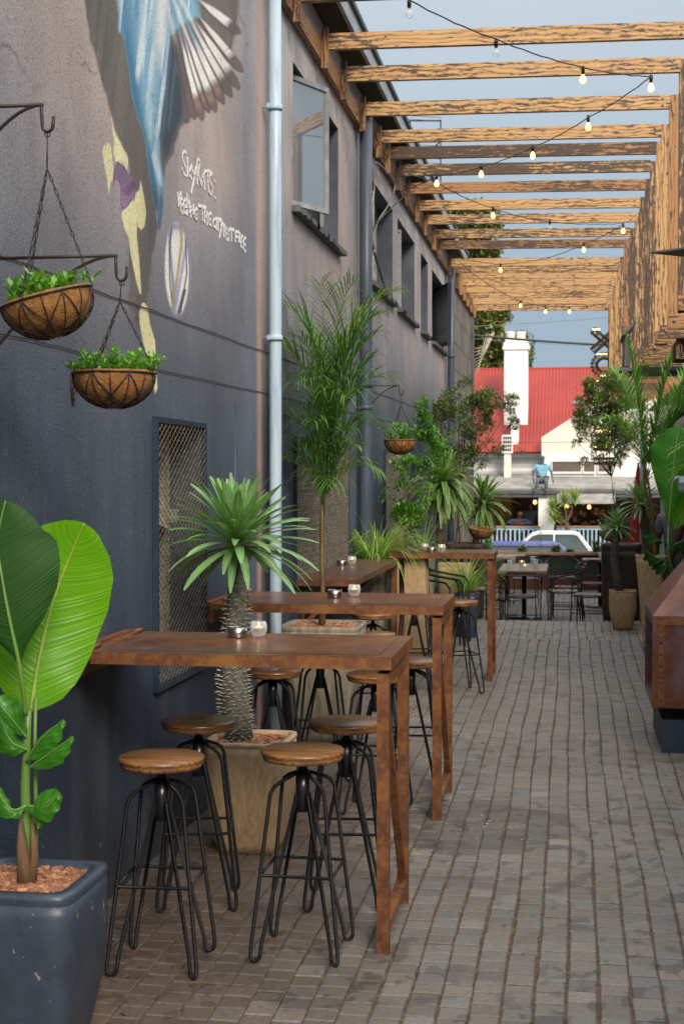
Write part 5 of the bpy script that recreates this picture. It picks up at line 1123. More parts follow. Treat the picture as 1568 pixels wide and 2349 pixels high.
# broadleaf shrubs
def leafball(m_, blobs, n, lf, wf, colr=(.6, 1.35), seg=2):
    for (c, r) in blobs:
        k_ = int(n * (r[0] * r[1] * r[2]) ** (2 / 3) * 1100)
        for _ in range(k_):
            d = V(random.gauss(0, 1), random.gauss(0, 1), random.gauss(0, 1)).normalized(); q = random.uniform(.25, 1) ** .6
            p = Vector(c) + V(d.x * r[0], d.y * r[1], d.z * r[2]) * q
            if mnoise.noise(p * 5.0) + .5 * mnoise.noise(p * 14) < -.02: continue
            g = random.uniform(*colr) ; m_.blade(p, (d + V(random.uniform(-1, 1), random.uniform(-1, 1), random.uniform(-.4, 1.2))).normalized(), lf * random.uniform(.6, 1.3), lf * wf * random.uniform(.8, 1.2), .4, 0, seg, .25, shape=lambda t: (.2, 1, .08)[min(2, int(round(t * 2)))] if seg == 2 else None, c=(g, g, g * .9))
def branches(m_, base, tips, r0, wob=.05):
    for tp in tips:
        P = []; b_ = Vector(base); e_ = Vector(tp)
        for k in range(7): s = k / 6; P.append(b_.lerp(e_, s) + V(mnoise.noise(V(s * 3, tp[0] * 9, 1)), mnoise.noise(V(s * 3, tp[1] * 9, 7)), 0) * wob * math.sin(math.pi * s) * 3)
        m_.tube(P, [r0 * (1.05 - .85 * k / 6) for k in range(7)], 6)
cpx = lambda u, v, Y: at((880 + u * .2129) * .9175, (880 + v * .2129) * .9175, Y)
q = plant('citrus_tree', 'small citrus tree with a tied stem and bright green leaves in the box planter', 'shrub', (-1.475, 13.25, .95)); m_ = MB()
b0 = cpx(630, 2300, 13.25); m_.tube([b0, cpx(625, 2050, 13.25), cpx(600, 1800, 13.25), cpx(625, 1500, 13.25), cpx(660, 1200, 13.25)], [.014, .012, .010, .008, .005], 8)
branches(m_, cpx(600, 1850, 13.25), [cpx(420, 1650, 13.2), cpx(740, 1500, 13.3), cpx(820, 1100, 13.4), cpx(960, 1000, 13.5), cpx(800, 650, 13.4), cpx(1080, 1000, 13.5), cpx(900, 1650, 13.4)], .006); m_.build('trunk', M['bark'], q)
m_ = MB()
leafball(m_, [(cpx(600, 1900, 13.2), (.13, .12, .10)), (cpx(700, 1950, 13.3), (.12, .1, .1)), (cpx(650, 1650, 13.25), (.15, .13, .14)), (cpx(420, 1680, 13.2), (.05, .05, .07)), (cpx(760, 1700, 13.3), (.15, .13, .10)), (cpx(720, 1350, 13.3), (.13, .13, .14)), (cpx(560, 1280, 13.2), (.10, .1, .10)), (cpx(850, 1180, 13.4), (.18, .14, .15)), (cpx(800, 850, 13.4), (.13, .12, .12)), (cpx(810, 640, 13.4), (.07, .07, .10)), (cpx(1020, 1000, 13.5), (.14, .12, .12)), (cpx(900, 1620, 13.4), (.12, .1, .1)), (cpx(980, 1300, 13.5), (.14, .1, .09))], 46, .044, .5)
m_.build('leaves', M['lf_citrus'], q)
m_ = MB(); m_.lathe([(.022, 0), (.03, .03), (.026, .035)], cpx(600, 2090, 13.25), 10, cap=False); m_.build('tie_wrap', M['plastic'], q)
q = plant('yucca', 'yucca with cream edged drooping leaves on a single trunk, above the farthest bar table', 'plant', (-1.25, 15.6, .7)); m_ = MB()
P = [at(1008, 1262, 15.6), at(1008, 1200, 15.6), at(1012, 1150, 15.6), at(1014, 1120, 15.6)]; m_.tube(P, [.048, .042, .038, .03], 10); m_.build('trunk', M['trunk'], q)
crown(q, at(1016, 1112, 15.6), 110, .50, .060, M['lf_yucca'], -1.1, 1.3, 1.9, 'crown', 7, .25, lambda t: max(.04, math.sin(math.pi * (.18 + .8 * t)) ** .6))
q = plant('yucca', 'smaller cream edged yucca in the left dark brown pot, in front of the balcony railing', 'plant', (-1.2, 18.95, .75)); m_ = MB()
P = [at(1090, 1250, 18.9), at(1094, 1215, 18.9), at(1102, 1185, 18.9), at(1107, 1160, 18.9)]; m_.tube(P, [.05, .045, .04, .03], 8); m_.build('trunk', M['trunk'], q)
crown(q, at(1108, 1155, 18.9), 70, .48, .062, M['lf_yucca'], -1.1, 1.4, 1.4, 'crown', 6, .25, lambda t: max(.04, math.sin(math.pi * (.18 + .8 * t)) ** .6))
# fine leaved bushes flanking the far opening
hpx = lambda u, v, Y: at((1040 + u * .2341) * .9175, (850 + v * .2341) * .9175, Y)
q = plant('olive_tree', 'airy small leaved tree on two slim stems in the left dark brown pot', 'tree', (-1.4, 18.9, .75)); m_ = MB()
b0 = hpx(420, 2230, 18.85); branches(m_, b0, [hpx(430, 1500, 18.85)], .02, .02); branches(m_, hpx(455, 2230, 18.9), [hpx(470, 1500, 18.85)], .016, .02)
tps = [(230, 750), (330, 620), (480, 480), (540, 430), (650, 620), (760, 600), (950, 680), (1090, 620), (1020, 900), (760, 1120), (880, 1160), (600, 1300), (250, 1050)]
branches(m_, hpx(450, 1500, 18.85), [hpx(a, b_, 18.8 + .4 * math.sin(a)) for a, b_ in tps], .009, .04); m_.build('trunk', M['bark'], q)
m_ = MB(); bl = [(hpx(400, 950, 18.85), (.38, .3, .42)), (hpx(430, 1250, 18.85), (.30, .25, .28)), (hpx(620, 820, 18.85), (.30, .25, .28)), (hpx(780, 700, 18.85), (.26, .2, .22)), (hpx(900, 800, 18.85), (.20, .18, .15)), (hpx(1040, 640, 18.85), (.13, .1, .07)), (hpx(1040, 900, 18.85), (.08, .08, .07)), (hpx(500, 520, 18.85), (.14, .12, .18)), (hpx(320, 640, 18.85), (.10, .1, .14)), (hpx(760, 1120, 18.85), (.13, .12, .10)), (hpx(860, 1170, 18.85), (.10, .1, .08)), (hpx(640, 1290, 18.85), (.18, .15, .12)), (hpx(250, 760, 18.85), (.14, .12, .16)), (hpx(1120, 1150, 18.85), (.06, .06, .05))]
leafball(m_, [(c, (r[0] * 1.12, r[1] * 1.1, r[2] * 1.12)) for c, r in bl], 46, .036, .5, (.6, 2.0)); m_.build('crown', M['lf_olive'], q)
c6x = lambda u, v, Y: at((1100 + u * .3884) * .9175, (600 + v * .3884) * .9175, Y)
q = plant('olive_tree', 'airy small leaved tree rising from the right dark brown pot before the letter sign', 'tree', (.6, 18.9, .75)); m_ = MB()
branches(m_, V(.62, 18.9, .75), [c6x(1100, 1520, 18.9)], .018, .01); branches(m_, c6x(1100, 1520, 18.9), [c6x(1040, 1400, 18.9), c6x(900, 1320, 18.9), c6x(880, 1180, 18.9), c6x(920, 950, 18.9), c6x(1080, 900, 18.9), c6x(1200, 1000, 19), c6x(1000, 1200, 18.9)], .009, .04); m_.build('trunk', M['bark'], q)
m_ = MB(); leafball(m_, [(c6x(1060, 1000, 18.9), (.36, .3, .28)), (c6x(1150, 900, 18.9), (.30, .25, .16)), (c6x(930, 970, 18.9), (.12, .1, .10)), (c6x(960, 920, 18.9), (.10, .1, .08)), (c6x(1050, 1240, 18.9), (.36, .3, .24)), (c6x(900, 1160, 18.9), (.12, .1, .12)), (c6x(890, 1340, 18.9), (.10, .1, .13)), (c6x(930, 1420, 18.9), (.09, .1, .07)), (c6x(1200, 1130, 19), (.3, .25, .34)), (c6x(1100, 1410, 18.9), (.24, .2, .10)), (c6x(1000, 1080, 18.9), (.30, .25, .26)), (c6x(1120, 1280, 18.9), (.32, .25, .22))], 58, .038, .5, (.8, 2.3)); m_.build('crown', M['lf_olive'], q)
# bamboo-like palm in the tall planter
q = plant('feather_palm', 'leggy feathery palm with bare canes in the tall narrow planter', 'palm', (.765, 13.95, .9)); m_ = MB()
m_.tube([V(.80, 13.95, .88), V(.80, 13.95, 1.0), V(.785, 13.95, 1.3), V(.74, 13.95, 1.6), V(.72, 13.95, 1.75)], [.028, .02, .014, .011, .008], 8); m_.tube([V(.77, 13.97, .88), V(.765, 13.97, 1.3), V(.70, 13.97, 1.62), V(.69, 13.95, 1.85)], [.018, .012, .011, .008], 8); m_.build('cane', M['cane'], q)
m_ = MB()
for i, (d, L, dr) in enumerate([((.15, 0, 1), 1.35, .9), ((.4, -.1, 1), 1.2, 1.2), ((.0, -.2, 1), 1.2, 1.0), ((.6, .1, .9), 1.0, 1.6), ((-.15, .2, 1), 1.3, 1.6), ((.3, .2, 1), 1.4, .7), ((.5, -.2, .5), .7, 2.0), ((-.3, -.3, .9), .9, 1.9), ((.7, -.1, 1), 1.2, 1.1), ((.5, .1, 1.2), 1.5, .8), ((.8, .2, .8), 1.0, 1.4), ((.2, -.3, 1), 1.0, 1.3), ((-.1, 0, 1), 1.4, .9), ((.9, -.2, .6), .8, 1.6)]):
    frond(m_, V(.72, 13.95, 1.62 + .02 * (i % 4)), d, L, dr, int(34 * L), .34, .013, .12, (1.6, 1.6, 1.2) if i % 3 else (1.1, 1.15, 1.0), 1.3, .7)
m_.build('fronds', M['lf_palm'], q)
m_ = MB()
for _ in range(120):
    m_.blade(V(.765 + random.uniform(-.12, .12), 13.95 + random.uniform(-.12, .12), .89), V(random.uniform(-1, 1), random.uniform(-1, 1), 1), .04, .02, .6, 0, 2, .2)
tag(m_.build('ground_cover', M['lf_citrus'], loc=(.765, 13.95, .89)), 'low light green succulent mat on top of the tall narrow planter', 'plant')
# second banana at the right edge
q = plant('banana_plant', 'banana plant with a large split leaf in the low terracotta rimmed pot at right', 'plant', (.92, 12.45, .65)); m_ = MB()
m_.tube([V(.97, 12.45, .62), at(1543, 1330, 12.45), at(1530, 1270, 12.4), at(1532, 1205, 12.4)], [.03, .022, .014, .008], 8); m_.build('stem', M['stalk'], q)
K12 = 12.4 / 3262; wl_ = ([0, .15, .3, .5, .65, .8, .92, 1], [v_ * K12 for v_ in (3, 11, 30, 54, 60, 46, 22, 2)]); wr_ = ([0, .15, .3, .5, .65, .8, .92, 1], [v_ * K12 for v_ in (3, 8, 24, 40, 48, 40, 20, 2)])
big_leaf(q, [at(1532, 1205, 12.4), at(1537, 1149, 12.38), at(1543, 1075, 12.4), at(1549, 1020, 12.42), at(1557, 978, 12.45)], wl_, wr_, M['lf_banana_m'], M['midrib'], (-.2, -1, .15), .012, .1)
big_leaf(q, [at(1545, 1215, 12.5), at(1562, 1180, 12.5), at(1578, 1140, 12.5), at(1592, 1085, 12.55)], wl_, wl_, M['lf_banana'], M['midrib'], (-.3, -1, .1), .012, .1)
for (a, b_, c) in (((1532, 1285), (1505, 1280), (1480, 1262)), ((1532, 1262), (1555, 1245), (1580, 1232)), ((1530, 1250), (1500, 1232), (1490, 1215)), ((1538, 1300), (1520, 1298), (1500, 1285))):
    P = [at(*a, 12.4), at(*b_, 12.35), at(*c, 12.35)]; ww = ([0, .4, .8, 1], [.01, .05, .035, .004]); big_leaf(q, P, ww, ww, M['lf_banana_d'], M['stalk'], (.1, -.7, 1), .02, .5, .004, 'torn_leaf')
# yellow-green palm whose fronds reach in from the right
q = plant('date_palm', 'yellow green palm reaching in with narrow leaves at the right edge', 'palm', (1.5, 11.2, 0)); m_ = MB(); m_.tube([V(1.5, 11.2, 0), V(1.48, 11.2, 1.0), V(1.45, 11.2, 1.7)], [.08, .07, .05], 10); m_.build('trunk', M['trunk'], q); m_ = MB()
for k in range(16): a = k * .55; frond(m_, V(1.45, 11.2, 1.75), (math.cos(a), math.sin(a), .9 + .5 * math.sin(k)), .75, 1.6, 12, .34, .018, .25, (1.5, 1.5, .9), .9, .6, .006)
m_.build('fronds', M['lf_palm'], q)

# crumbs and fallen bits on the paving
random.seed(3); m_ = MB()
c = atz(1120, 1895, 0)
for _ in range(34): x, y = random.gauss(c.x, .10), random.gauss(c.y, .12); z_ = .0015; r_ = random.uniform(.001, .0028); m_.box(x - r_, x + r_, y - r_, y + r_, z_, z_ + r_, 0, None, .6)
struct(m_.build('crumbs', M['chalk'], loc=(c.x, c.y, 0)), 'stuff')
m_ = MB()
for _ in range(150):
    x, y = random.uniform(-1.7, .9), random.uniform(3.6, 13); L = random.uniform(.012, .035); a = random.random() * 6.28; g = random.uniform(.5, 1.3)
    m_.blade(V(x, y, .004), V(math.cos(a), math.sin(a), .12), L, L * .35, .5, 0, 3, .4, c=(g, g, g))
struct(m_.build('fallen_leaves', M['husk'], loc=(0, 6, 0)), 'stuff')

# ================================================================== FAR TERRACE FURNITURE
def make_chair():
    t_ = thing('armchair', 'x', 'chair', (0, 0, 0), 'black steel armchairs with slatted seats on the far terrace'); zs = .45
    s = MB()
    for k in range(4): s.box(-.20, .20, -.19 + k * .1, -.19 + k * .1 + .088, zs - .012, zs + .004)
    s.build('seat', M['plank_brown'], t_)
    f = MB(); f.tube([V(math.cos(a) * .215, .01 + math.sin(a) * .205, zs - .022) for a in [k * math.pi / 12 for k in range(24)]], .008, 6, closed=True); f.build('seat_frame', M['black'], t_)
    ar = MB(); ar.tube([V(-.25, .19, .60), V(-.262, .15, .655), V(-.265, .02, .675), V(-.25, -.12, .70), V(-.17, -.23, .745), V(0, -.27, .765), V(.17, -.23, .745), V(.25, -.12, .70), V(.265, .02, .675), V(.262, .15, .655), V(.25, .19, .60)], .011, 8); ar.build('arm_rail', M['rebar'], t_)
    b = MB()
    for z in (.735, .775): b.tube([V(-.19, -.225, z), V(-.1, -.262, z + .006), V(0, -.275, z + .008), V(.1, -.262, z + .006), V(.19, -.225, z)], [.014] * 5, 6)
    b.build('backrest', M['plank_brown'], t_)
    for sx_ in (-1, 1):
        l = MB(); l.tube([V(sx_ * .24, .21, 0), V(sx_ * .25, .19, .60)], .009, 6); l.build('leg', M['rebar'], t_)
        l = MB(); l.tube([V(sx_ * .20, -.25, 0), V(sx_ * .18, -.20, .45), V(sx_ * .18, -.225, .745)], .009, 6); l.build('leg', M['rebar'], t_)
    st_ = MB(); st_.tube([V(-.245, .2, .2), V(-.2, -.23, .2), V(.2, -.23, .2), V(.245, .2, .2)], .006, 5); st_.build('stretcher', M['black'], t_); return t_
ch0 = make_chair()
CHS = [(-.64, 19.55, -.4, 0, 'armchair with its back to us at the near end of the far table', 'black'), (-.08, 20.45, -.4, 95, 'pale slatted armchair seen side on at the right of the far table', 'p'), (-.04, 21.2, -.4, 92, 'brown slatted armchair tucked behind the side on pale one', 'b'),
       (-.70, 22.9, -.4, 180, 'armchair facing us at the far end of the far table', 'b'), (-.12, 23.3, -.4, 180, 'armchair facing us in front of the long green planter', 'b'), (.26, 19.9, -.4, 80, 'armchair half hidden behind the rounded pot', 'p'), (.35, 22.0, -.4, 180, 'armchair at the small table beside the right brown pot', 'b'),
       (-1.18, 20.4, -.4, -90, 'pale seated armchair at the left of the far table', 'p'), (-1.2, 21.3, -.4, -90, 'brown armchair farther along the left of the far table', 'b'), (-1.25, 18.2, -.2, -85, 'armchair standing before the left dark brown pot', 'p'), (-1.30, 13.85, 0, -95, 'armchair with ribbed arms just behind the box planter', 'b'), (-1.22, 14.25, 0, -92, 'second ribbed armchair behind the first one near the box planter', 'b')]
for i, (x, y, z, rz, lab, kd) in enumerate(CHS):
    o = ch0 if i == 0 else copy_tree(ch0, lab, (x, y, z), R(rz)); o.location = (x, y, z); o.rotation_euler.z = R(rz); o['label'] = lab
    if kd == 'p':
        for ch in [c for c in bpy.data.objects if c.parent == o and c.name.startswith('seat') and 'frame' not in c.name]: ch.material_slots[0].link = 'OBJECT'; ch.material_slots[0].material = M['plank_grey']
def cafe_table(x0, x1, y0, y1, lab, z=.35, zf=-.4):
    t_ = thing('cafe_table', lab, 'table', ((x0 + x1) / 2, (y0 + y1) / 2, zf), 'pale wooden tables on the far terrace'); s = MB(); n = 5
    for k in range(n): a = x0 + (x1 - x0) * k / n; s.box(a, a + (x1 - x0) / n - .003, y0, y1, z - .035, z)
    s.build('tabletop', M['tablelight'], t_); cx, cy = (x0 + x1) / 2, (y0 + y1) / 2
    s = MB(); s.tube([V(cx, cy, zf + .03), V(cx, cy, z - .036)], .035, 12); s.build('pedestal', M['black'], t_); s = MB(); s.lathe([(.26, zf), (.26, zf + .012), (.05, zf + .04)], (cx, cy, 0), 24); s.build('base', M['black'], t_)
cafe_table(-1.0, -.32, 20.1, 21.75, 'far wooden table set with glasses and candles'); cafe_table(.2, .75, 22.5, 23.4, 'wooden table beside the right dark brown pot, one glass on it'); cafe_table(-1.35, -.75, 23.5, 24.3, 'far left wooden table behind the farthest bar table leg')
def tumbler(p, lab):
    mb = MB(); r = .036; mb.lathe([(.001, .001), (r * .8, .001), (r, .05), (r, .13), (r - .003, .13), (r - .003, .05), (.001, .012)], p, 16, cap=False); tag(mb.build('tumbler', M['clear'], loc=p), lab, 'glass', 'tumblers on the far tables')
gx = lambda u, v, z: atz((1150 + u * .2551) * .9175, (1200 + v * .2551) * .9175, z)
for (u, v, lab) in ((482, 872, 'leftmost tumbler, near edge of the far table'), (515, 828, 'tumbler just behind the leftmost one on the far table'), (735, 866, 'tumbler right of the candles on the far table'), (708, 832, 'tumbler behind the right one on the far table')): tumbler(gx(u, v, .351), lab)
tumbler(V(.48, 22.8, .351), 'single tumbler on the table beside the right brown pot')
candle(gx(602, 838, .351), 'lit candle glass standing farther back on the far table', 1.5); candle(gx(632, 876, .351), 'lit candle glass nearer the front of the far table', 1.5)
# long planter closing the terrace
lp = thing('long_planter', 'long dark green and brown timber planter closing off the terrace from the street', 'planter', (-.4, 26.3, -.4))
mb = MB(); mb.box(-1.72, .95, 26.3, 26.75, -.10, .24); mb.build('front_panel', M['greenbox'], lp); mb = MB(); mb.box(-1.72, .95, 26.296, 26.75, -.4, -.102); mb.build('base_panel', M['brownbox'], lp)
mb = MB(); mb.box(-1.74, .97, 26.22, 26.34, .242, .285); mb.box(-1.74, .97, 26.70, 26.82, .242, .285); mb.build('ledge', M['railwood'], lp)
for a in (-.9, .1):
    mb = MB(); mb.box(a, a + .04, 26.27, 26.294, -.4, .24); mb.build('batten', M['greenbox'], lp)
for (u, w_, h, n, lab) in ((605, .10, .12, 90, 'dark rosette succulent at the left of the long planter'), (935, .11, .13, 100, 'dark rosette succulent in the middle of the long planter'), (1075, .08, .07, 60, 'low succulent right of the middle rosette in the long planter'), (1330, .14, .22, 90, 'leafy plant at the right end of the long planter'), (270, .16, .26, 100, 'leafy light green plant at the left end of the long planter')):
    c = gx(u, 690, .26); c = V(at((1150 + u * .2551) * .9175, 1266, 26.5).x, 26.5, .24); q = plant('succulent', lab, 'plant', c); m_ = MB()
    for _ in range(n * 2): a = random.random() * 6.28; g = random.uniform(.6, 1.3); m_.blade(c + V(math.cos(a) * w_ * .6 * random.random(), math.sin(a) * .1, h * random.random()), V(math.cos(a), math.sin(a), random.uniform(-.2, 1.6)), .09, .028, .3, 0, 2, .2, c=(g, g, g))
    m_.build('leaves', M['lf_olive'] if u not in (270,) else M['lf_citrus'], q)
c = V(at((1150 + 780 * .2551) * .9175, 1266, 26.5).x, 26.5, .24); q = plant('sapling', 'thin upright sprig standing in the middle of the long planter', 'plant', c); m_ = MB(); m_.tube([c, c + V(.01, 0, .3), c + V(-.01, 0, .5)], .004, 5)
for k in range(34): m_.blade(c + V(0, 0, .1 + k * .012), V(random.choice((-1, 1)), random.uniform(-.6, .6), 1), .10, .016, .4, 0, 3, .2)
m_.build('leaves', M['lf_olive'], q)

# ================================================================== PEOPLE
def skin(name, chains, mat, parent, sub=2):
    # chains: list of [(point, radius), ...]; the first point of a chain joins the nearest earlier point when it is the same
    vs, es, rs, idx = [], [], [], {}
    for ch in chains:
        prev = None
        for (p, r) in ch:
            key = tuple(round(c, 4) for c in p)
            if key not in idx: idx[key] = len(vs); vs.append(Vector(p)); rs.append(r)
            if prev is not None and prev != idx[key]: es.append((prev, idx[key]))
            prev = idx[key]
    me = bpy.data.meshes.new(name); me.from_pydata([v - WL[parent.name] for v in vs], es, []); o = bpy.data.objects.new(name, me); COL.objects.link(o)
    md = o.modifiers.new('s', 'SKIN'); md.use_smooth_shade = True
    for i, sv in enumerate(me.skin_vertices[0].data): sv.radius = (rs[i], rs[i]) if isinstance(rs[i], float) else rs[i]; sv.use_root = (i == 0)
    ms = o.modifiers.new('b', 'SUBSURF'); ms.levels = sub; ms.render_levels = sub
    dg = bpy.context.evaluated_depsgraph_get(); m2 = bpy.data.meshes.new_from_object(o.evaluated_get(dg)); o.modifiers.clear(); o.data = m2; m2.name = name; m2.materials.clear(); m2.materials.append(mat)
    m2.polygons.foreach_set('use_smooth', [True] * len(m2.polygons)); o.parent = parent; WL[o.name] = WL[parent.name]; return o
def human(label, pos, yaw, J, top, bottom, hair, sc=1.0, skinm=None, extra=None, name='person', cat='person', sleeve=.55, shoes='darkmetal', fingers=True):
    t_ = thing(name, label, cat, pos); Mx = Matrix.Translation(Vector(pos)) @ Matrix.Rotation(yaw, 4, 'Z') @ Matrix.Scale(sc, 4); T = lambda p: Mx @ Vector(p)
    D = dict(pel=(0, 0, .95), spi=(0, 0, 1.12), che=(0, 0, 1.32), nk=(0, .01, 1.50), h0=(0, .03, 1.58), h1=(0, .035, 1.66), h2=(0, .02, 1.73), shL=(-.18, 0, 1.43), elL=(-.235, -.03, 1.13), wrL=(-.24, .06, .88), shR=(.18, 0, 1.43), elR=(.235, -.03, 1.13), wrR=(.24, .06, .88),
             hiL=(-.09, 0, .90), knL=(-.10, .03, .49), anL=(-.10, -.02, .09), toL=(-.11, .13, .04), hiR=(.09, 0, .90), knR=(.10, .03, .49), anR=(.10, -.02, .09), toR=(.11, .13, .04)); D.update(J or {})
    P = {k: T(v) for k, v in D.items()}; s = sc
    hd = lambda a: [(P['wr' + a], .026 * s), (P['wr' + a] + (P['wr' + a] - P['el' + a]).normalized() * .05 * s, .030 * s), (P['wr' + a] + (P['wr' + a] - P['el' + a]).normalized() * .09 * s, .022 * s)]
    ch = [[(P['pel'], .13 * s), (P['spi'], .12 * s), (P['che'], .135 * s), (P['nk'], .055 * s), (P['h0'], .068 * s), (P['h1'], .082 * s), (P['h2'], .06 * s)]]
    for a in 'LR':
        ch += [[(P['che'], .135 * s), (P['sh' + a], .055 * s), (P['el' + a], .040 * s)] + hd(a), [(P['pel'], .13 * s), (P['hi' + a], .085 * s), (P['kn' + a], .055 * s), (P['an' + a], .036 * s), (P['to' + a], .03 * s)]]
    body = skin('body', ch, skinm or M['skin'], t_)
    if fingers:
        f = MB()
        for a in 'LR':
            w = P['wr' + a]; d = (w - P['el' + a]).normalized(); sd_ = d.cross(V(0, 0, 1) if abs(d.z) < .8 else Mx.to_3x3() @ V(0, 1, 0)).normalized(); bd = (Mx.to_3x3() @ V(0, .5, 0) + d * .8).normalized()
            for k, L in enumerate((.062, .072, .067, .052)):
                b_ = w + d * .085 * s + sd_ * (k - 1.5) * .017 * s; f.tube([b_, b_ + d * L * .45 * s, b_ + d * L * .45 * s + bd * L * .4 * s, b_ + d * L * .5 * s + bd * L * .75 * s], [.0085 * s, .0078 * s, .007 * s, .004 * s], 6)
            b_ = w + d * .03 * s + sd_ * -.026 * s; f.tube([b_, b_ - sd_ * .022 * s + d * .022 * s, b_ - sd_ * .024 * s + d * .05 * s], [.010 * s, .009 * s, .005 * s], 6)
        # join fingers, nose and ears into the body mesh
        hp = P['h1']; fw = (Mx.to_3x3() @ V(0, 1, 0)).normalized(); rt = (Mx.to_3x3() @ V(1, 0, 0)).normalized()
        f.tube([hp + fw * .078 * s + V(0, 0, .02 * s), hp + fw * .10 * s + V(0, 0, -.012 * s), hp + fw * .08 * s + V(0, 0, -.02 * s)], [.008 * s, .014 * s, .008 * s], 6)
        for q_ in (-1, 1): f.tube([hp + rt * q_ * .078 * s + V(0, 0, .02 * s), hp + rt * q_ * .09 * s - fw * .01 * s, hp + rt * q_ * .076 * s + V(0, 0, -.028 * s)], [.008 * s, .016 * s, .006 * s], 6)
        f.tube([hp + fw * .08 * s - rt * .022 * s + V(0, 0, -.045 * s), hp + fw * .086 * s + V(0, 0, -.044 * s), hp + fw * .08 * s + rt * .022 * s + V(0, 0, -.045 * s)], .006 * s, 6)
        tmp = f.build('tmp', skinm or M['skin'], t_); import bmesh; bm = bmesh.new(); bm.from_mesh(body.data); bm.from_mesh(tmp.data); bm.to_mesh(body.data); bm.free(); bpy.data.objects.remove(tmp)
        for pl in body.data.polygons: pl.use_smooth = True
    ch = [[(P['pel'] + V(0, 0, -.06 * s), .152 * s), (P['spi'], .148 * s), (P['che'], .155 * s), (P['che'].lerp(P['nk'], .62), .075 * s)]]
    for a in 'LR': ch.append([(P['che'], .155 * s), (P['sh' + a], .075 * s), (P['sh' + a].lerp(P['el' + a], sleeve), .06 * s)] + ([(P['el' + a], .055 * s), (P['el' + a].lerp(P['wr' + a], .85), .042 * s)] if sleeve > .9 else []))
    skin('shirt', ch, top, t_)
    ch = []
    for a in 'LR': ch.append([(P['pel'], .145 * s), (P['hi' + a], .10 * s), (P['kn' + a], .075 * s), (P['kn' + a].lerp(P['an' + a], .85), .062 * s)])
    skin('trousers', ch, bottom, t_)
    if hair: skin('hair', [[(P['h1'] + V(0, 0, .02 * s) - (Mx.to_3x3() @ V(0, .02, 0)), .086 * s), (P['h2'] + V(0, 0, .012 * s) - (Mx.to_3x3() @ V(0, .01, 0)), .066 * s)]], hair, t_, 2)
    return t_
human('person in grey shirt and navy trousers standing behind the right hand banana leaf', (1.11, 15.15, -.2), R(190), None, M['shirt_grey'], M['trouser'], M['hair'])
mb = MB(); mb.poly([V(.985, 15.03, .90), V(1.03, 15.0, .90), V(1.04, 15.0, .45), V(.99, 15.03, .42)], -.012); tag(mb.build('towel', M['towel'], loc=(1.0, 15.03, .9)), 'pale cloth hanging from the hip of the person in the grey shirt', 'cloth')
human('person in a charcoal T-shirt at the right edge with one bare arm hanging down', (1.20, 13.25, 0), R(5), dict(elL=(-.235, -.02, 1.13), wrL=(-.30, .07, .88)), M['shirt_black'], M['shirt_black'], M['hair'])

# ================================================================== RIGHT SIDE
rb = thing('side_building', 'green boarded building with brown timber frames behind the right hand posts', 'building', (1.75, 15, -.4))
mb = MB(); mb.box(1.62, 5, 9.9, 26.5, -.6, 2.86); mb.box(2.05, 6, -9, 9.75, -.6, 3.1); mb.build('wall', M['greenwall'], rb)  # nearer stretch is unseen, added to shade the lower alley
mb = MB()
for y_ in (16.2, 17.9, 19.6, 21.5): mb.box(1.55, 1.62, y_, y_ + .55, -.4, 2.6)
mb.build('timber_frame', M['brownframe'], rb); mb = MB(); mb.box(1.40, 5, 9.8, 26.6, 2.862, 2.90); mb.box(1.9, 6, -9, 9.76, 3.102, 3.16); mb.build('roof', M['greywood'], rb)
mb = MB(); mb.box(1.2, 1.61, 19.0, 21.2, 2.3, 2.6); mb.box(1.25, 1.6, 19.1, 21.1, 1.7, 2.28); mb.build('bay_front', M['cream'], rb)
mb = MB()
for (z_, r0) in ((2.55, .05), (2.30, .05)): mb.tube([V(1.0, 17.5, z_ - .35), V(1.45, 15.5, z_ + .05), V(1.6, 12, z_ + .2)], r0, 10)
mb.build('duct', simple('green_grey_duct', (.06, .09, .07), None, 4, .5), rb)
mb = MB(); mb.tube([V(.98, 19.8, -.4), V(.98, 19.8, 2.3)], .045, 12); tag(mb.build('standpipe', simple('pale_green_pipe', (.36, .45, .40), None, 5, .5), loc=(.98, 19.8, -.4)), 'pale green upright pipe behind the taller thorny palm', 'pipe')
gf = thing('window_hood', 'weathered grey timber window hood set among the pergola posts', 'window', (.62, 16.6, 2.9)); mb = MB()
mb.box(.60, .66, 16.4, 17.2, 2.92, 3.30); mb.build('shutter', M['greywood'], gf); mb = MB(); mb.poly([V(.57, 16.3, 3.28), V(.57, 17.3, 3.28), V(.70, 17.3, 3.42), V(.70, 16.3, 3.42)], .03); mb.box(.55, 1.3, 16.3, 17.3, 2.86, 2.90); mb.build('hood', M['greywood'], gf)
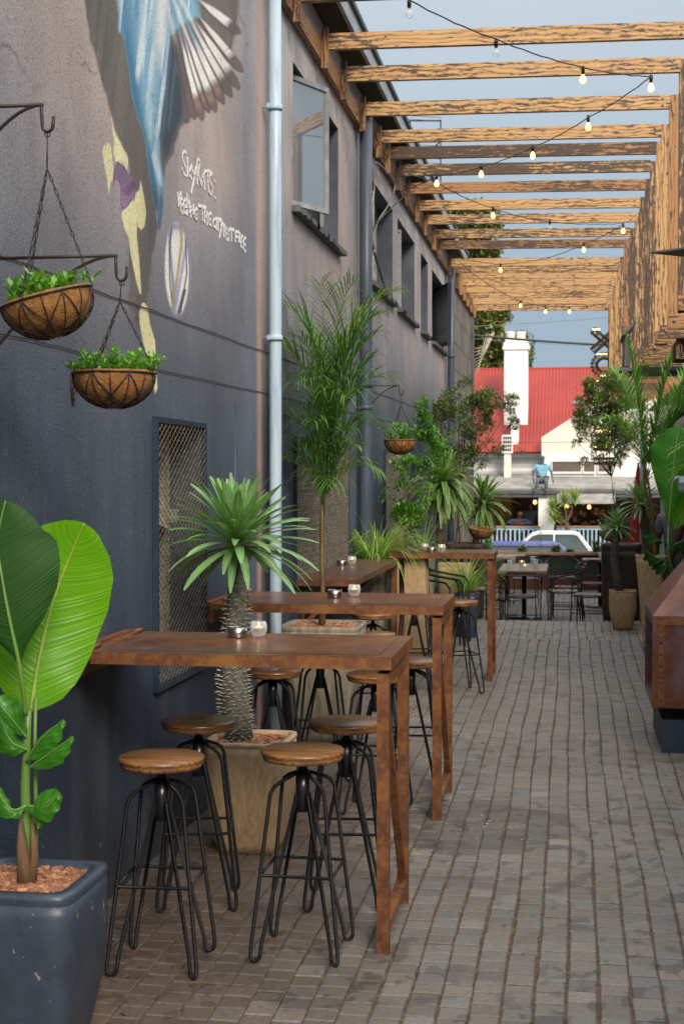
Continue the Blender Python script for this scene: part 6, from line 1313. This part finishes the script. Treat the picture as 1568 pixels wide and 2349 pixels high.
# wooden crate lantern hanging by the foot rails
cl = thing('crate_lantern', 'dark mesh sided wooden box hanging beneath the pergola foot rails at right', 'lantern', (1.2, 13.3, 2.8)); mb = MB(); x0, x1, y0, y1, z0, z1 = .92, 1.35, 12.95, 13.45, 2.72, 2.90
for (a, b_) in ((x0, x0 + .03), (x1 - .03, x1)):
    for (c, d) in ((y0, y0 + .03), (y1 - .03, y1)): mb.box(a, b_, c, d, z0, z1)
for z in (z0, z1 - .02):
    for (c, d) in ((y0, y0 + .03), (y1 - .03, y1)): mb.box(x0 + .03, x1 - .03, c, d, z, z + .02)
mb.build('frame', M['char_dark'], cl); mb = MB(); mb.box(x0 + .01, x1 - .01, y0 + .01, y1 - .01, z0 + .005, z1 - .005); mb.build('mesh_side', M['dark'], cl)
mb = MB(); k = 0
for k in range(14): mb.beam(V(x0 + k * .032, y0 - .004, z0 + .01), V(x0 + k * .032 + .03, y0 - .004, z1 - .01), .004, .004); mb.beam(V(x0 + k * .032 + .03, y0 - .009, z0 + .01), V(x0 + k * .032, y0 - .009, z1 - .01), .004, .004)
mb.build('wire_mesh', M['char'], cl)
gl = thing('outdoor_light', 'pale grey plastic outdoor lamp at the right edge above the banana leaves', 'lamp', at(1568, 1110, 12.2)); p = at(1566, 1110, 12.2); mb = MB(); mb.lathe([(.001, -.075), (.035, -.07), (.045, -.04), (.045, 0), (.05, .005), (.05, .015), (.04, .02), (.04, .06), (.001, .065)], p, 20); mb.build('housing', M['plastic'], gl)
mb = MB(); mb.tube([p + V(-.03, 0, .055), p + V(-.07, 0, .045), p + V(-.075, 0, .01)], .016, 8); mb.build('cable_gland', M['plastic'], gl); mb = MB(); mb.beam(p + V(0, .05, 0), p + V(.45, .1, 0), .04, .05); mb.build('bracket', M['plastic'], gl)
# closed red parasol
pr = thing('closed_parasol', 'folded red parasol standing behind the thorny palms at right', 'parasol', (1.0, 24, -.4)); c = at(1462, 1200, 24.0); mb = MB(); mb.tube([V(c.x, 24, -.4), V(c.x, 24, 1.9)], .02, 8); mb.build('pole', M['greywood'], pr)
mb = MB(); n = 20
mb.lathe([(.16, .35), (.14, .8), (.10, 1.2), (.06, 1.6), (.02, 1.85)], (c.x, 24, 0), n, cap=False)
for i, v_ in enumerate(mb.v):
    k = i % n; f_ = 1 - .35 * (k % 2); mb.v[i] = (c.x + (v_[0] - c.x) * f_, 24 + (v_[1] - 24) * f_, v_[2])
mb.build('canopy', M['redcloth'], pr)
# hanging letter sign with small lamps
sg = thing('letter_sign', 'vertical sign of rusty wire letters edged with small lamps at the end of the alley', 'sign', (.6, 26, 2))
xc = .60
def letter(shape, z0, z1, lit):
    m_ = MB(); h = z1 - z0; T = lambda a, b_: V(.38 + a * .42, 26.0, z0 + b_ * h); w = .075
    strokes = {'X': [[(0, 1), (.5, .5), (0, 0)], [(1, 1), (.5, .5), (1, 0)]], 'O': [[(.5 + .42 * math.cos(a), .5 + .44 * math.sin(a)) for a in [k * math.pi / 10 for k in range(21)]]], 'E': [[(.08, 0), (.08, 1)], [(.08, 1), (1, 1)], [(.08, .5), (.8, .5)], [(.08, 0), (1, 0)]], 'T': [[(0, .95), (1, .95)], [(.5, .95), (.5, 0)]]}[shape]
    tw = MB()
    for s_ in strokes:
        for i in range(len(s_) - 1):
            a, b_ = T(*s_[i]), T(*s_[i + 1]); d = (b_ - a).normalized(); pn = V(-d.z, 0, d.x) * w
            for sg_ in (-1, 1): m_.beam(a + pn * sg_ * .6, b_ + pn * sg_ * .6, .008, .05)
            for _ in range(int((b_ - a).length * 260)):
                p = a.lerp(b_, random.random()) + pn * random.uniform(-.6, .6) + V(0, random.uniform(-.03, .03), 0); e_ = V(random.uniform(-1, 1), random.uniform(-.3, .3), random.uniform(-1, 1)).normalized() * .035; tw.tube([p - e_, p + e_], .0028, 3, cap=False)
    m_.build('letter_frame', M['bracket'], sg); tw.build('twig_fill', M['bark'], sg)
    l = MB()
    for (a, b_) in lit:
        for k in range(9): p = T(a[0] + (b_[0] - a[0]) * k / 8, a[1] + (b_[1] - a[1]) * k / 8) + V(0, -.035, 0); l.lathe([(.001, -.008), (.008, 0), (.001, .008)], p, 6)
    l.build('sign_lamps', M['led'], sg)
letter('X', 3.92, 4.30, [((.02, 1.02), (.3, 1.02))]); letter('O', 3.48, 3.86, [((.2, 1.0), (.6, 1.02)), ((.3, -.0), (.8, 0))]); letter('T', 2.95, 3.36, [((.1, 1.06), (1, 1.06))]); letter('E', 1.95, 2.45, [((.05, 1.05), (1, 1.05)), ((.05, .5), (.9, .5))]); letter('O', 2.5, 2.9, [((.2, .0), (.8, 0))])
mb = MB(); mb.tube([V(.88, 26.03, 1.8), V(.88, 26.03, 4.4)], .015, 6); mb.tube([V(.88, 26.03, 4.2), V(1.3, 26.03, 4.2)], .012, 6); mb.build('mounting_pole', M['darkmetal'], sg)

# ================================================================== STREET AND COTTAGE
def car(label, cx, cy, zr, L, paint, facing=-1, h=1.42, cab=(.26, .80), roof=(.40, .66)):
    t_ = thing('parked_car', label, 'car', (cx, cy, zr), 'cars parked in the street'); W2_ = .86; X = lambda s: cx + (s - .5) * L * (-facing)
    low = [(0, .30), (0.005, .62), (.04, .74), (cab[0] - .02, .86), (cab[1] + .02, .90), (.985, .84), (1, .62), (1, .30), (.92, .22), (.08, .22)]
    m_ = MB(); n = len(low); rings = []
    for (yy, k, dz) in ((-W2_, .975, -.02), (-W2_ * .96, 1.0, .0), (-W2_ * .5, 1, .03), (0, 1, .04), (W2_ * .5, 1, .03), (W2_ * .96, 1.0, 0), (W2_, .975, -.02)):
        rings.append([m_.vert(V(X(.5 + (s - .5) * k), cy + yy, zr + z + (dz if z > .7 else 0))) for s, z in low])
    for a in range(len(rings) - 1):
        for k in range(n): m_.face([rings[a][k], rings[a][(k + 1) % n], rings[a + 1][(k + 1) % n], rings[a + 1][k]], None, 0, True)
    m_.face(rings[0][::-1]); m_.face(rings[-1]); m_.build('body', paint, t_)
    m_ = MB(); C0 = [(cab[0], .84, .80), (roof[0], h - .05, .62), (roof[0] + .04, h, .60), (roof[1] - .03, h, .60), (roof[1], h - .04, .62), (cab[1], .88, .80)]
    def cabin(mm_, ins, pts):
        rr = []
        for (s, z, w) in pts: rr.append([mm_.vert(V(X(s), cy + q * (w - ins), zr + z)) for q in (-1, -.5, 0, .5, 1)])
        for a in range(len(rr) - 1):
            for k in range(4): mm_.face([rr[a][k], rr[a][k + 1], rr[a + 1][k + 1], rr[a + 1][k]], None, 0, True)
        return rr
    g = MB(); cabin(g, .03, [(s, z - .02, w) for s, z, w in C0])
    for q in (-1, 1): g.face([g.vert(V(X(s), cy + q * (w - .012), zr + z - .02)) for s, z, w in C0])
    g.build('windows', M['carglass'], t_)
    cabin(m_, .0, C0[1:5])
    for q in (-1, 1):
        for (a, b_) in ((0, 1), (1, 2), (2, 3), (3, 4), (4, 5)): p0, p1 = C0[a], C0[b_]; m_.beam(V(X(p0[0]), cy + q * p0[2], zr + p0[1]), V(X(p1[0]), cy + q * p1[2], zr + p1[1]), .05, .06)
        mid = (cab[0] + cab[1]) / 2 + .02; m_.beam(V(X(mid), cy + q * .80, zr + .88), V(X(mid), cy + q * .63, zr + h - .03), .04, .05)
    m_.build('roof', paint, t_)
    for s in (.18, .82):
        for q in (-1, 1):
            w = MB(); T = Matrix.Translation(V(X(s), cy + q * (W2_ - .1), zr + .31)) @ Matrix.Rotation(R(90), 4, 'X'); w.lathe([(.2, -.1), (.31, -.1), (.31, .1), (.2, .1)], n=20, M=T); wo_ = w.build('wheel', M['tyre'], t_); w = MB(); w.lathe([(.18, -.105), (.18, .105)], n=16, M=T); w.build('rim', M['steel'], wo_)
    for q in (-1, 1): w = MB(); w.box(X(.0) - .02, X(.03), cy + q * .6 - .15, cy + q * .6 + .15, zr + .58, zr + .70); w.build('headlight', M['clearwin'], t_)
car('white sedan parked across the street behind the long planter', -.65, 38.2, -1.25, 4.3, M['carwhite'], -1, 1.43, (.28, .79), (.42, .70))
car('violet blue car parked nearer, its roof crossing in front of the white sedan', -1.15, 33.6, -1.25, 3.7, M['carblue'], -1, 1.35, (.14, .90), (.30, .74))
cot = thing('cottage', 'white cottage across the street with a red corrugated roof and tall white chimney', 'building', (-1, 44, -1.12))
U = lambda u, v, Y: at(u, v, Y)
zr_, ze_ = 5.36, 2.42
mb = MB(); # red roof as one sloping sheet with thickness
mb.poly([V(-9, 46.0, ze_), V(7, 46.0, ze_), V(7, 50, zr_), V(-9, 50, zr_)], .05); mb.poly([V(-9, 50.05, zr_), V(7, 50.05, zr_), V(7, 54, ze_), V(-9, 54, ze_)], .05); mb.build('roof', M['red_roof'], cot)
mb = MB(); mb.tube([V(-9, 50.02, zr_ + .03), V(7, 50.02, zr_ + .03)], .07, 8); mb.build('roof_ridge', M['red_roof'], cot)
mb = MB(); mb.box(-9, 7, 46.1, 53.9, 1.7, ze_ - .06); mb.build('siding', M['siding'], cot)
mb = MB(); mb.box(-9, 7, 45.7, 46.0, ze_ - .10, ze_ - .02); mb.build('gutter', M['gutter'], cot)
a, b_ = U(1155, 1000, 47.2), U(1209, 1000, 47.2); ct = MB(); ct.box(a.x, b_.x, 47.2, 48.0, 3.0, U(0, 815, 47.2).z); ch_ = ct.build('chimney', M['white'], cot)
mb = MB(); z0 = U(0, 818, 47.2).z; mb.box(a.x - .05, b_.x + .05, 47.14, 48.06, z0, z0 + .12); mb.box(a.x - .02, b_.x + .02, 47.17, 48.03, z0 + .122, z0 + .24); mb.box(a.x + .03, b_.x - .03, 47.2, 48.0, z0 + .242, z0 + .34); mb.build('chimney_cap', M['white'], ch_)
for u in (1172, 1197): p = U(u, 0, 47.5); mb = MB(); mb.lathe([(.16, z0 + .342), (.15, z0 + .55), (.165, z0 + .57), (.15, z0 + .60)], (p.x, 47.5, 0), 14); mb.build('chimney_pot', M['white'], ch_)
mb = MB(); p = U(1180, 1000, 46.3); mb.box(p.x - .13, p.x + .12, 46.3, 46.6, 1.7, 4.1); mb.build('flue_stack', M['white'], cot)
p = U(1163, 1018, 45.6); mb = MB(); mb.box(p.x - .17, p.x + .17, 45.4, 45.7, p.z - .30, p.z + .28); v_ = mb.build('vent_box', M['white'], cot); mb = MB()
for i in range(4):
    for j in range(4): mb.box(p.x - .13 + i * .07, p.x - .13 + i * .07 + .05, 45.39, 45.399, p.z - .24 + j * .125, p.z - .24 + j * .125 + .09)
mb.build('vent_slots', M['dark'], v_)
mb = MB(); mb.box(p.x - .1, p.x + .12, 45.45, 45.7, 1.6, p.z - .302); mb.build('vent_pillar', M['cream'], cot)
p = U(1325, 925, 48.2); mb = MB(); mb.lathe([(.26, -.06), (.25, .04), (.16, .10), (.001, .12)], V(p.x, 48.3, p.z - .02), 16); mb.build('roof_dome', M['concrete'], cot)
# gabled wing to the right
gpts = [(1241, 1127), (1241, 1003), (1357, 928), (1440, 875), (1560, 950), (1560, 1127)]
mb = MB(); mb.poly([U(a, b_, 45.6) for a, b_ in gpts], .35, nrm=V(0, 1, 0)); gw = mb.build('gable_wall', M['cream'], cot)
mb = MB(); mb.poly([U(1241, 1127, 45.58), U(1241, 1042, 45.58), U(1560, 1042, 45.58), U(1560, 1127, 45.58)], .02, nrm=V(0, -1, 0)); mb.build('white_band', M['white'], gw)
for (u0, u1) in ((1266, 1331), (1338, 1362), (1372, 1404)):
    a, b_ = U(u0, 1059, 45.5), U(u1, 1082, 45.5); mb = MB(); mb.box(a.x, b_.x, 45.50, 45.54, b_.z, a.z); w = mb.build('window', simple('brown_window', (.16, .12, .09), None, 4, .4) if u0 == 1266 else bpy.data.materials['brown_window'], gw); mb = MB(); t_ = .03
    mb.box(a.x - t_, b_.x + t_, 45.46, 45.53, b_.z - t_ * 2, b_.z - .002); mb.box(a.x - t_, b_.x + t_, 45.46, 45.53, a.z + .002, a.z + t_); mb.box(a.x - t_, a.x - .002, 45.47, 45.53, b_.z, a.z); mb.box(b_.x + .002, b_.x + t_, 45.47, 45.53, b_.z, a.z); mb.build('window_frame', M['white'], w)
# verandah
mb = MB(); mb.poly([V(-9, 44.0, 1.24), V(7, 44.0, 1.24), V(7, 46.0, 1.70), V(-9, 46.0, 1.70)], .06); mb.build('verandah_roof', M['concrete'], cot)
mb = MB(); mb.box(-9, 7, 43.88, 44.0, 1.14, 1.24); mb.box(-9, 7, 43.93, 44.02, 1.03, 1.135); mb.build('verandah_gutter', M['gutter'], cot)
a, b_ = U(1238, 0, 44), U(1274, 0, 44); mb = MB(); mb.box(a.x, b_.x, 44.0, 44.4, -1.12, 1.2); mb.build('pillar', M['white'], cot)
a = U(1082, 0, 44); mb = MB(); mb.box(a.x - 3, a.x, 44.0, 44.4, -1.12, 1.2); mb.build('pillar', M['cream'], cot)
mb = MB(); mb.box(-9, 7, 44.41, 46.9, -1.12, -.92); mb.build('verandah_floor', M['concrete'], cot)
a, b_ = U(1155, 0, 46.9), U(1176, 0, 46.9); mb = MB(); mb.box(-9, a.x, 46.8, 46.95, -.92, 1.65); mb.box(a.x, b_.x, 46.75, 46.95, -.92, 1.65); mb.box(-9, 7, 46.96, 47.0, -.92, 1.69)
mb.build('inner_wall', M['warmwall'], cot)
mb = MB(); mb.box(-8.8, a.x - .3, 46.70, 46.79, -.9, 1.2); mb.box(b_.x + .1, U(1240, 0, 46.9).x, 46.80, 46.94, -.9, 1.5); mb.box(U(1276, 0, 46.9).x, 6, 46.80, 46.94, -.9, 1.5); mb.build('doorway', M['interior'], cot)
# warm clutter glimpsed in the rooms behind
random.seed(5); sh_ = MB()
for _ in range(46):
    u = random.uniform(1285, 1400); v = random.uniform(1168, 1212); p = U(u, v, 46.3); s = random.uniform(.04, .14); sh_.box(p.x - s * .5, p.x + s * .5, 46.3, 46.35, p.z - s, p.z + s * .6)
a_, b_ = U(1283, 1213, 46.3), U(1402, 1213, 46.3); sh_.box(a_.x, b_.x, 46.25, 46.45, a_.z - .05, a_.z)
sh_.build('shelf_goods', simple('orange_goods', (.50, .20, .035), (.14, .05, .02), 9, .5, kind='Object', stops=(.42, .58)), cot)
gl_ = m_emit('warm_interior_lamp', (1.0, .55, .2), 1.6)
for (u, v) in ((1226, 1152), (1300, 1160), (1350, 1163)): mb = MB(); mb.lathe([(.001, -.08), (.07, -.03), (.05, .06), (.001, .08)], U(u, v, 46.0), 10); mb.build('interior_lamp', gl_, cot)
mb = MB(); mb.poly([U(1276, 1133, 43.6), U(1410, 1133, 43.6), U(1410, 1155, 43.2), U(1276, 1155, 43.2)], .02); mb.build('awning', M['concrete'], cot)
def railing(u0, u1, lab, n):
    t_ = thing('balcony_railing', lab, 'railing', U(u0, 1206, 44.0), 'pale blue verandah railings'); a, b_ = U(u0, 1206, 43.9), U(u1, 1207, 43.9); z1 = a.z
    mb = MB(); mb.box(a.x, b_.x, 43.84, 43.97, z1 - .05, z1); mb.build('handrail', M['railwood'], t_); mb = MB(); mb.box(a.x, b_.x, 43.88, 43.93, z1 - .12, z1 - .055); mb.box(a.x, b_.x, 43.88, 43.93, -.95, -.88); mb.build('rail', M['skyblue'], t_)
    for k in range(n): x = a.x + (b_.x - a.x) * (k + .5) / n; mb = MB(); mb.box(x - .026, x + .026, 43.875, 43.935, -.88, z1 - .12); mb.build('baluster', M['skyblue'], t_)
railing(1083, 1237, 'pale blue railing left of the white pillar, a person leaning on it', 15); railing(1275, 1410, 'pale blue railing right of the white pillar', 14)
hp_ = U(1189, 1206, 44.15)
human('person in a dark blue jacket leaning folded arms on the pale blue railing', (hp_.x, 44.35, -1.02), R(180), dict(pel=(0, -.15, .92), spi=(0, -.08, 1.08), che=(0, .05, 1.24), nk=(0, .10, 1.40), h0=(-.02, .14, 1.47), h1=(-.04, .17, 1.54), h2=(-.04, .16, 1.61), shL=(-.19, .06, 1.33), elL=(-.36, .20, 1.24), wrL=(-.12, .36, 1.24), shR=(.19, .06, 1.33), elR=(.36, .20, 1.24), wrR=(.12, .36, 1.24)), M['jacket'], M['trouser'], M['hair'], sleeve=1.0)
p = U(1219, 0, 46.2); human('person in a grey shirt seen from behind inside the verandah doorway', (p.x, 46.2, -.92), R(0), None, M['shirt_grey'], M['interior'], M['hair'])
# seated wire figure on the verandah roof
p = U(1243, 1105, 44.0); human('seated wire sculpture of a child in a pale blue shirt on the verandah roof edge', (p.x, 44.05, .92), R(180), dict(pel=(0, 0, .72), spi=(0, 0, .86), che=(0, 0, 1.06), nk=(0, 0, 1.24), h0=(0, .02, 1.34), h1=(0, .02, 1.44), h2=(0, .02, 1.52), shL=(-.20, 0, 1.16), elL=(-.30, -.02, .95), wrL=(-.34, .08, .72), shR=(.20, 0, 1.16), elR=(.32, 0, .95), wrR=(.30, .05, .72), hiL=(-.09, .05, .70), knL=(-.12, .28, .70), anL=(-.14, .26, .36), toL=(-.16, .38, .30), hiR=(.09, .05, .70), knR=(.14, .28, .70), anR=(.22, .26, .36), toR=(.26, .38, .32)), M['bluecloth'], M['wiregrey'], None, .92, M['wiregrey'], name='seated_sculpture', cat='sculpture', sleeve=.8)
# pale yucca by the pillar
c = U(1303, 1222, 42.8); q = plant('yucca', 'pale green yucca with three heads by the white pillar across the street', 'plant', (c.x, 42.8, -1.12)); m_ = MB(); fk = U(1298, 1200, 42.8); hs = [U(1265, 1165, 42.8), U(1293, 1152, 42.8), U(1317, 1145, 42.8), U(1270, 1190, 42.7)]
m_.tube([V(c.x + .02, 42.8, -1.12), c, fk], [.10, .08, .06], 8); branches(m_, fk, hs, .05, .02); m_.build('trunk', M['trunk'], q)
m_ = MB()
for h_ in hs:
    for k in range(60): a = k * 2.4; el = -.6 + 2.0 * k / 60; g = random.uniform(.7, 1.2); d = V(math.cos(a) * math.cos(el), math.sin(a) * math.cos(el), math.sin(el)); m_.blade(h_, d, .42 * random.uniform(.8, 1.1), .05, .35, 0, 3, .2, c=(g, g, g * .8))
m_.build('crown', M['lf_lime'], q)
# far trees
def far_tree(lab, Y, blobs, n, trunk):
    q = plant('tall_tree', lab, 'tree', (trunk.x, Y, -1.3)); m_ = MB(); m_.tube([V(trunk.x, Y, -1.3), V(trunk.x, Y, trunk.z)], [.35, .12], 8)
    cs = [(U(u, v, Y), r) for u, v, r in blobs]
    for c_, r in cs: m_.tube([V(trunk.x, Y, trunk.z * .5), V(trunk.x, Y, trunk.z * .5).lerp(c_, .6) + V(0, 0, .2), c_], [.12, .07, .02], 5)
    m_.build('trunk', M['bark'], q); m_ = MB()
    for c_, r in cs:
        for _ in range(int(n * r * r * .9)):
            d = V(random.gauss(0, 1), random.gauss(0, 1), random.gauss(0, .8)).normalized() * random.uniform(.3, 1) ** .5 * r; p = c_ + d
            if mnoise.noise(p * 1.3) < -.2: continue
            g = random.uniform(.5, 1.5) * (.85 + .35 * mnoise.noise(p * .9)); m_.blade(p, V(random.uniform(-1, 1), random.uniform(-1, 1), random.uniform(-.6, 1)), .20, .13, .5, 0, 2, .2, c=(g, g, g * .8))
    m_.build('crown', M['lf_dark'], q)
far_tree('large dark tree rising behind the left end of the red roof', 62, [(1090, 520, 1.2), (1060, 560, 1.1), (1110, 570, .8), (1100, 740, 1.2), (1140, 750, .75), (1070, 790, 1.4), (1125, 800, 1.2), (1150, 830, .9), (1120, 720, .9), (1135, 860, 1.0), (1040, 660, 1.5), (1090, 850, 1.3), (1070, 510, .9)], 2600, U(1060, 640, 62))
far_tree('smaller tree showing behind the white chimney', 66, [(1200, 785, .55), (1195, 820, .6), (1185, 850, .7), (1207, 800, .35), (1160, 850, .8)], 1500, U(1192, 830, 66))
for (u0, v0, u1, v1, Y, r, lab) in ((1085, 762, 1362, 784, 40, .035, 'thick dark cable crossing the sky beneath the festoon lights'), (1085, 695, 1420, 702, 42, .012, 'thin overhead wire just under the last pergola beam'), (1082, 742, 1400, 722, 42, .010, 'thin pale wire crossing the sky above the thick cable'), (1085, 772, 1420, 790, 43, .008, 'thinnest overhead wire running just below the thick cable'), (1090, 862 + 145, 1300, 1008, 43.5, .008, 'thin dark wire crossing in front of the red roof')):
    a, b_ = at(u0 - 200, v0 - (v1 - v0) * .7, Y), at(u1 + 200, v1 + (v1 - v0) * .7, Y + 1); pts = [a.lerp(b_, k / 4) + V(0, 0, -.10 * math.sin(math.pi * k / 4)) for k in range(5)]; cable('overhead_wire', pts, r, M['blackcable'] if 'dark' in lab else M['bluecable'], lab, 'wire')
m_ = MB()
for k in range(9):
    a = at(1130 + k * 3 - k * k * .6, 762 + k * .5, 41); b_ = at(1082, 800 + k * 9, 41); m_.tube([a, a.lerp(b_, .3) + V(-.05, 0, -.25), a.lerp(b_, .7) + V(.05, 0, -.12), b_], .014, 5)
tag(m_.build('cable_bundle', M['palecable'], loc=at(1100, 800, 41)), 'bundle of pale sagging service cables beside the left hand tree', 'cable')
# rail and mast on the roof behind the beams
rm = thing('roof_railing', 'thin rusty railing and mast standing on the left roof behind the beams', 'railing', (-1.9, 24, 5.1)); mb = MB()
for (a, b_) in (((918, 277), (1010, 277)), ((1010, 275), (1010, 470)), ((940, 277), (940, 330))): mb.tube([at(a[0], a[1], 23), at(b_[0], b_[1], 23)], .012, 6)
mb.tube([at(988, 345, 23), at(1016, 318, 23)], .012, 6)
for k in range(9): mb.tube([at(905, 255 + k * 8 if k < 3 else 300 + k * 10, 23.2), at(1012, 262 + k * 8 if k < 3 else 305 + k * 10, 23.2)], .004, 4)
mb.build('rails', M['bracket'], rm)
print('objects', len(bpy.data.objects))
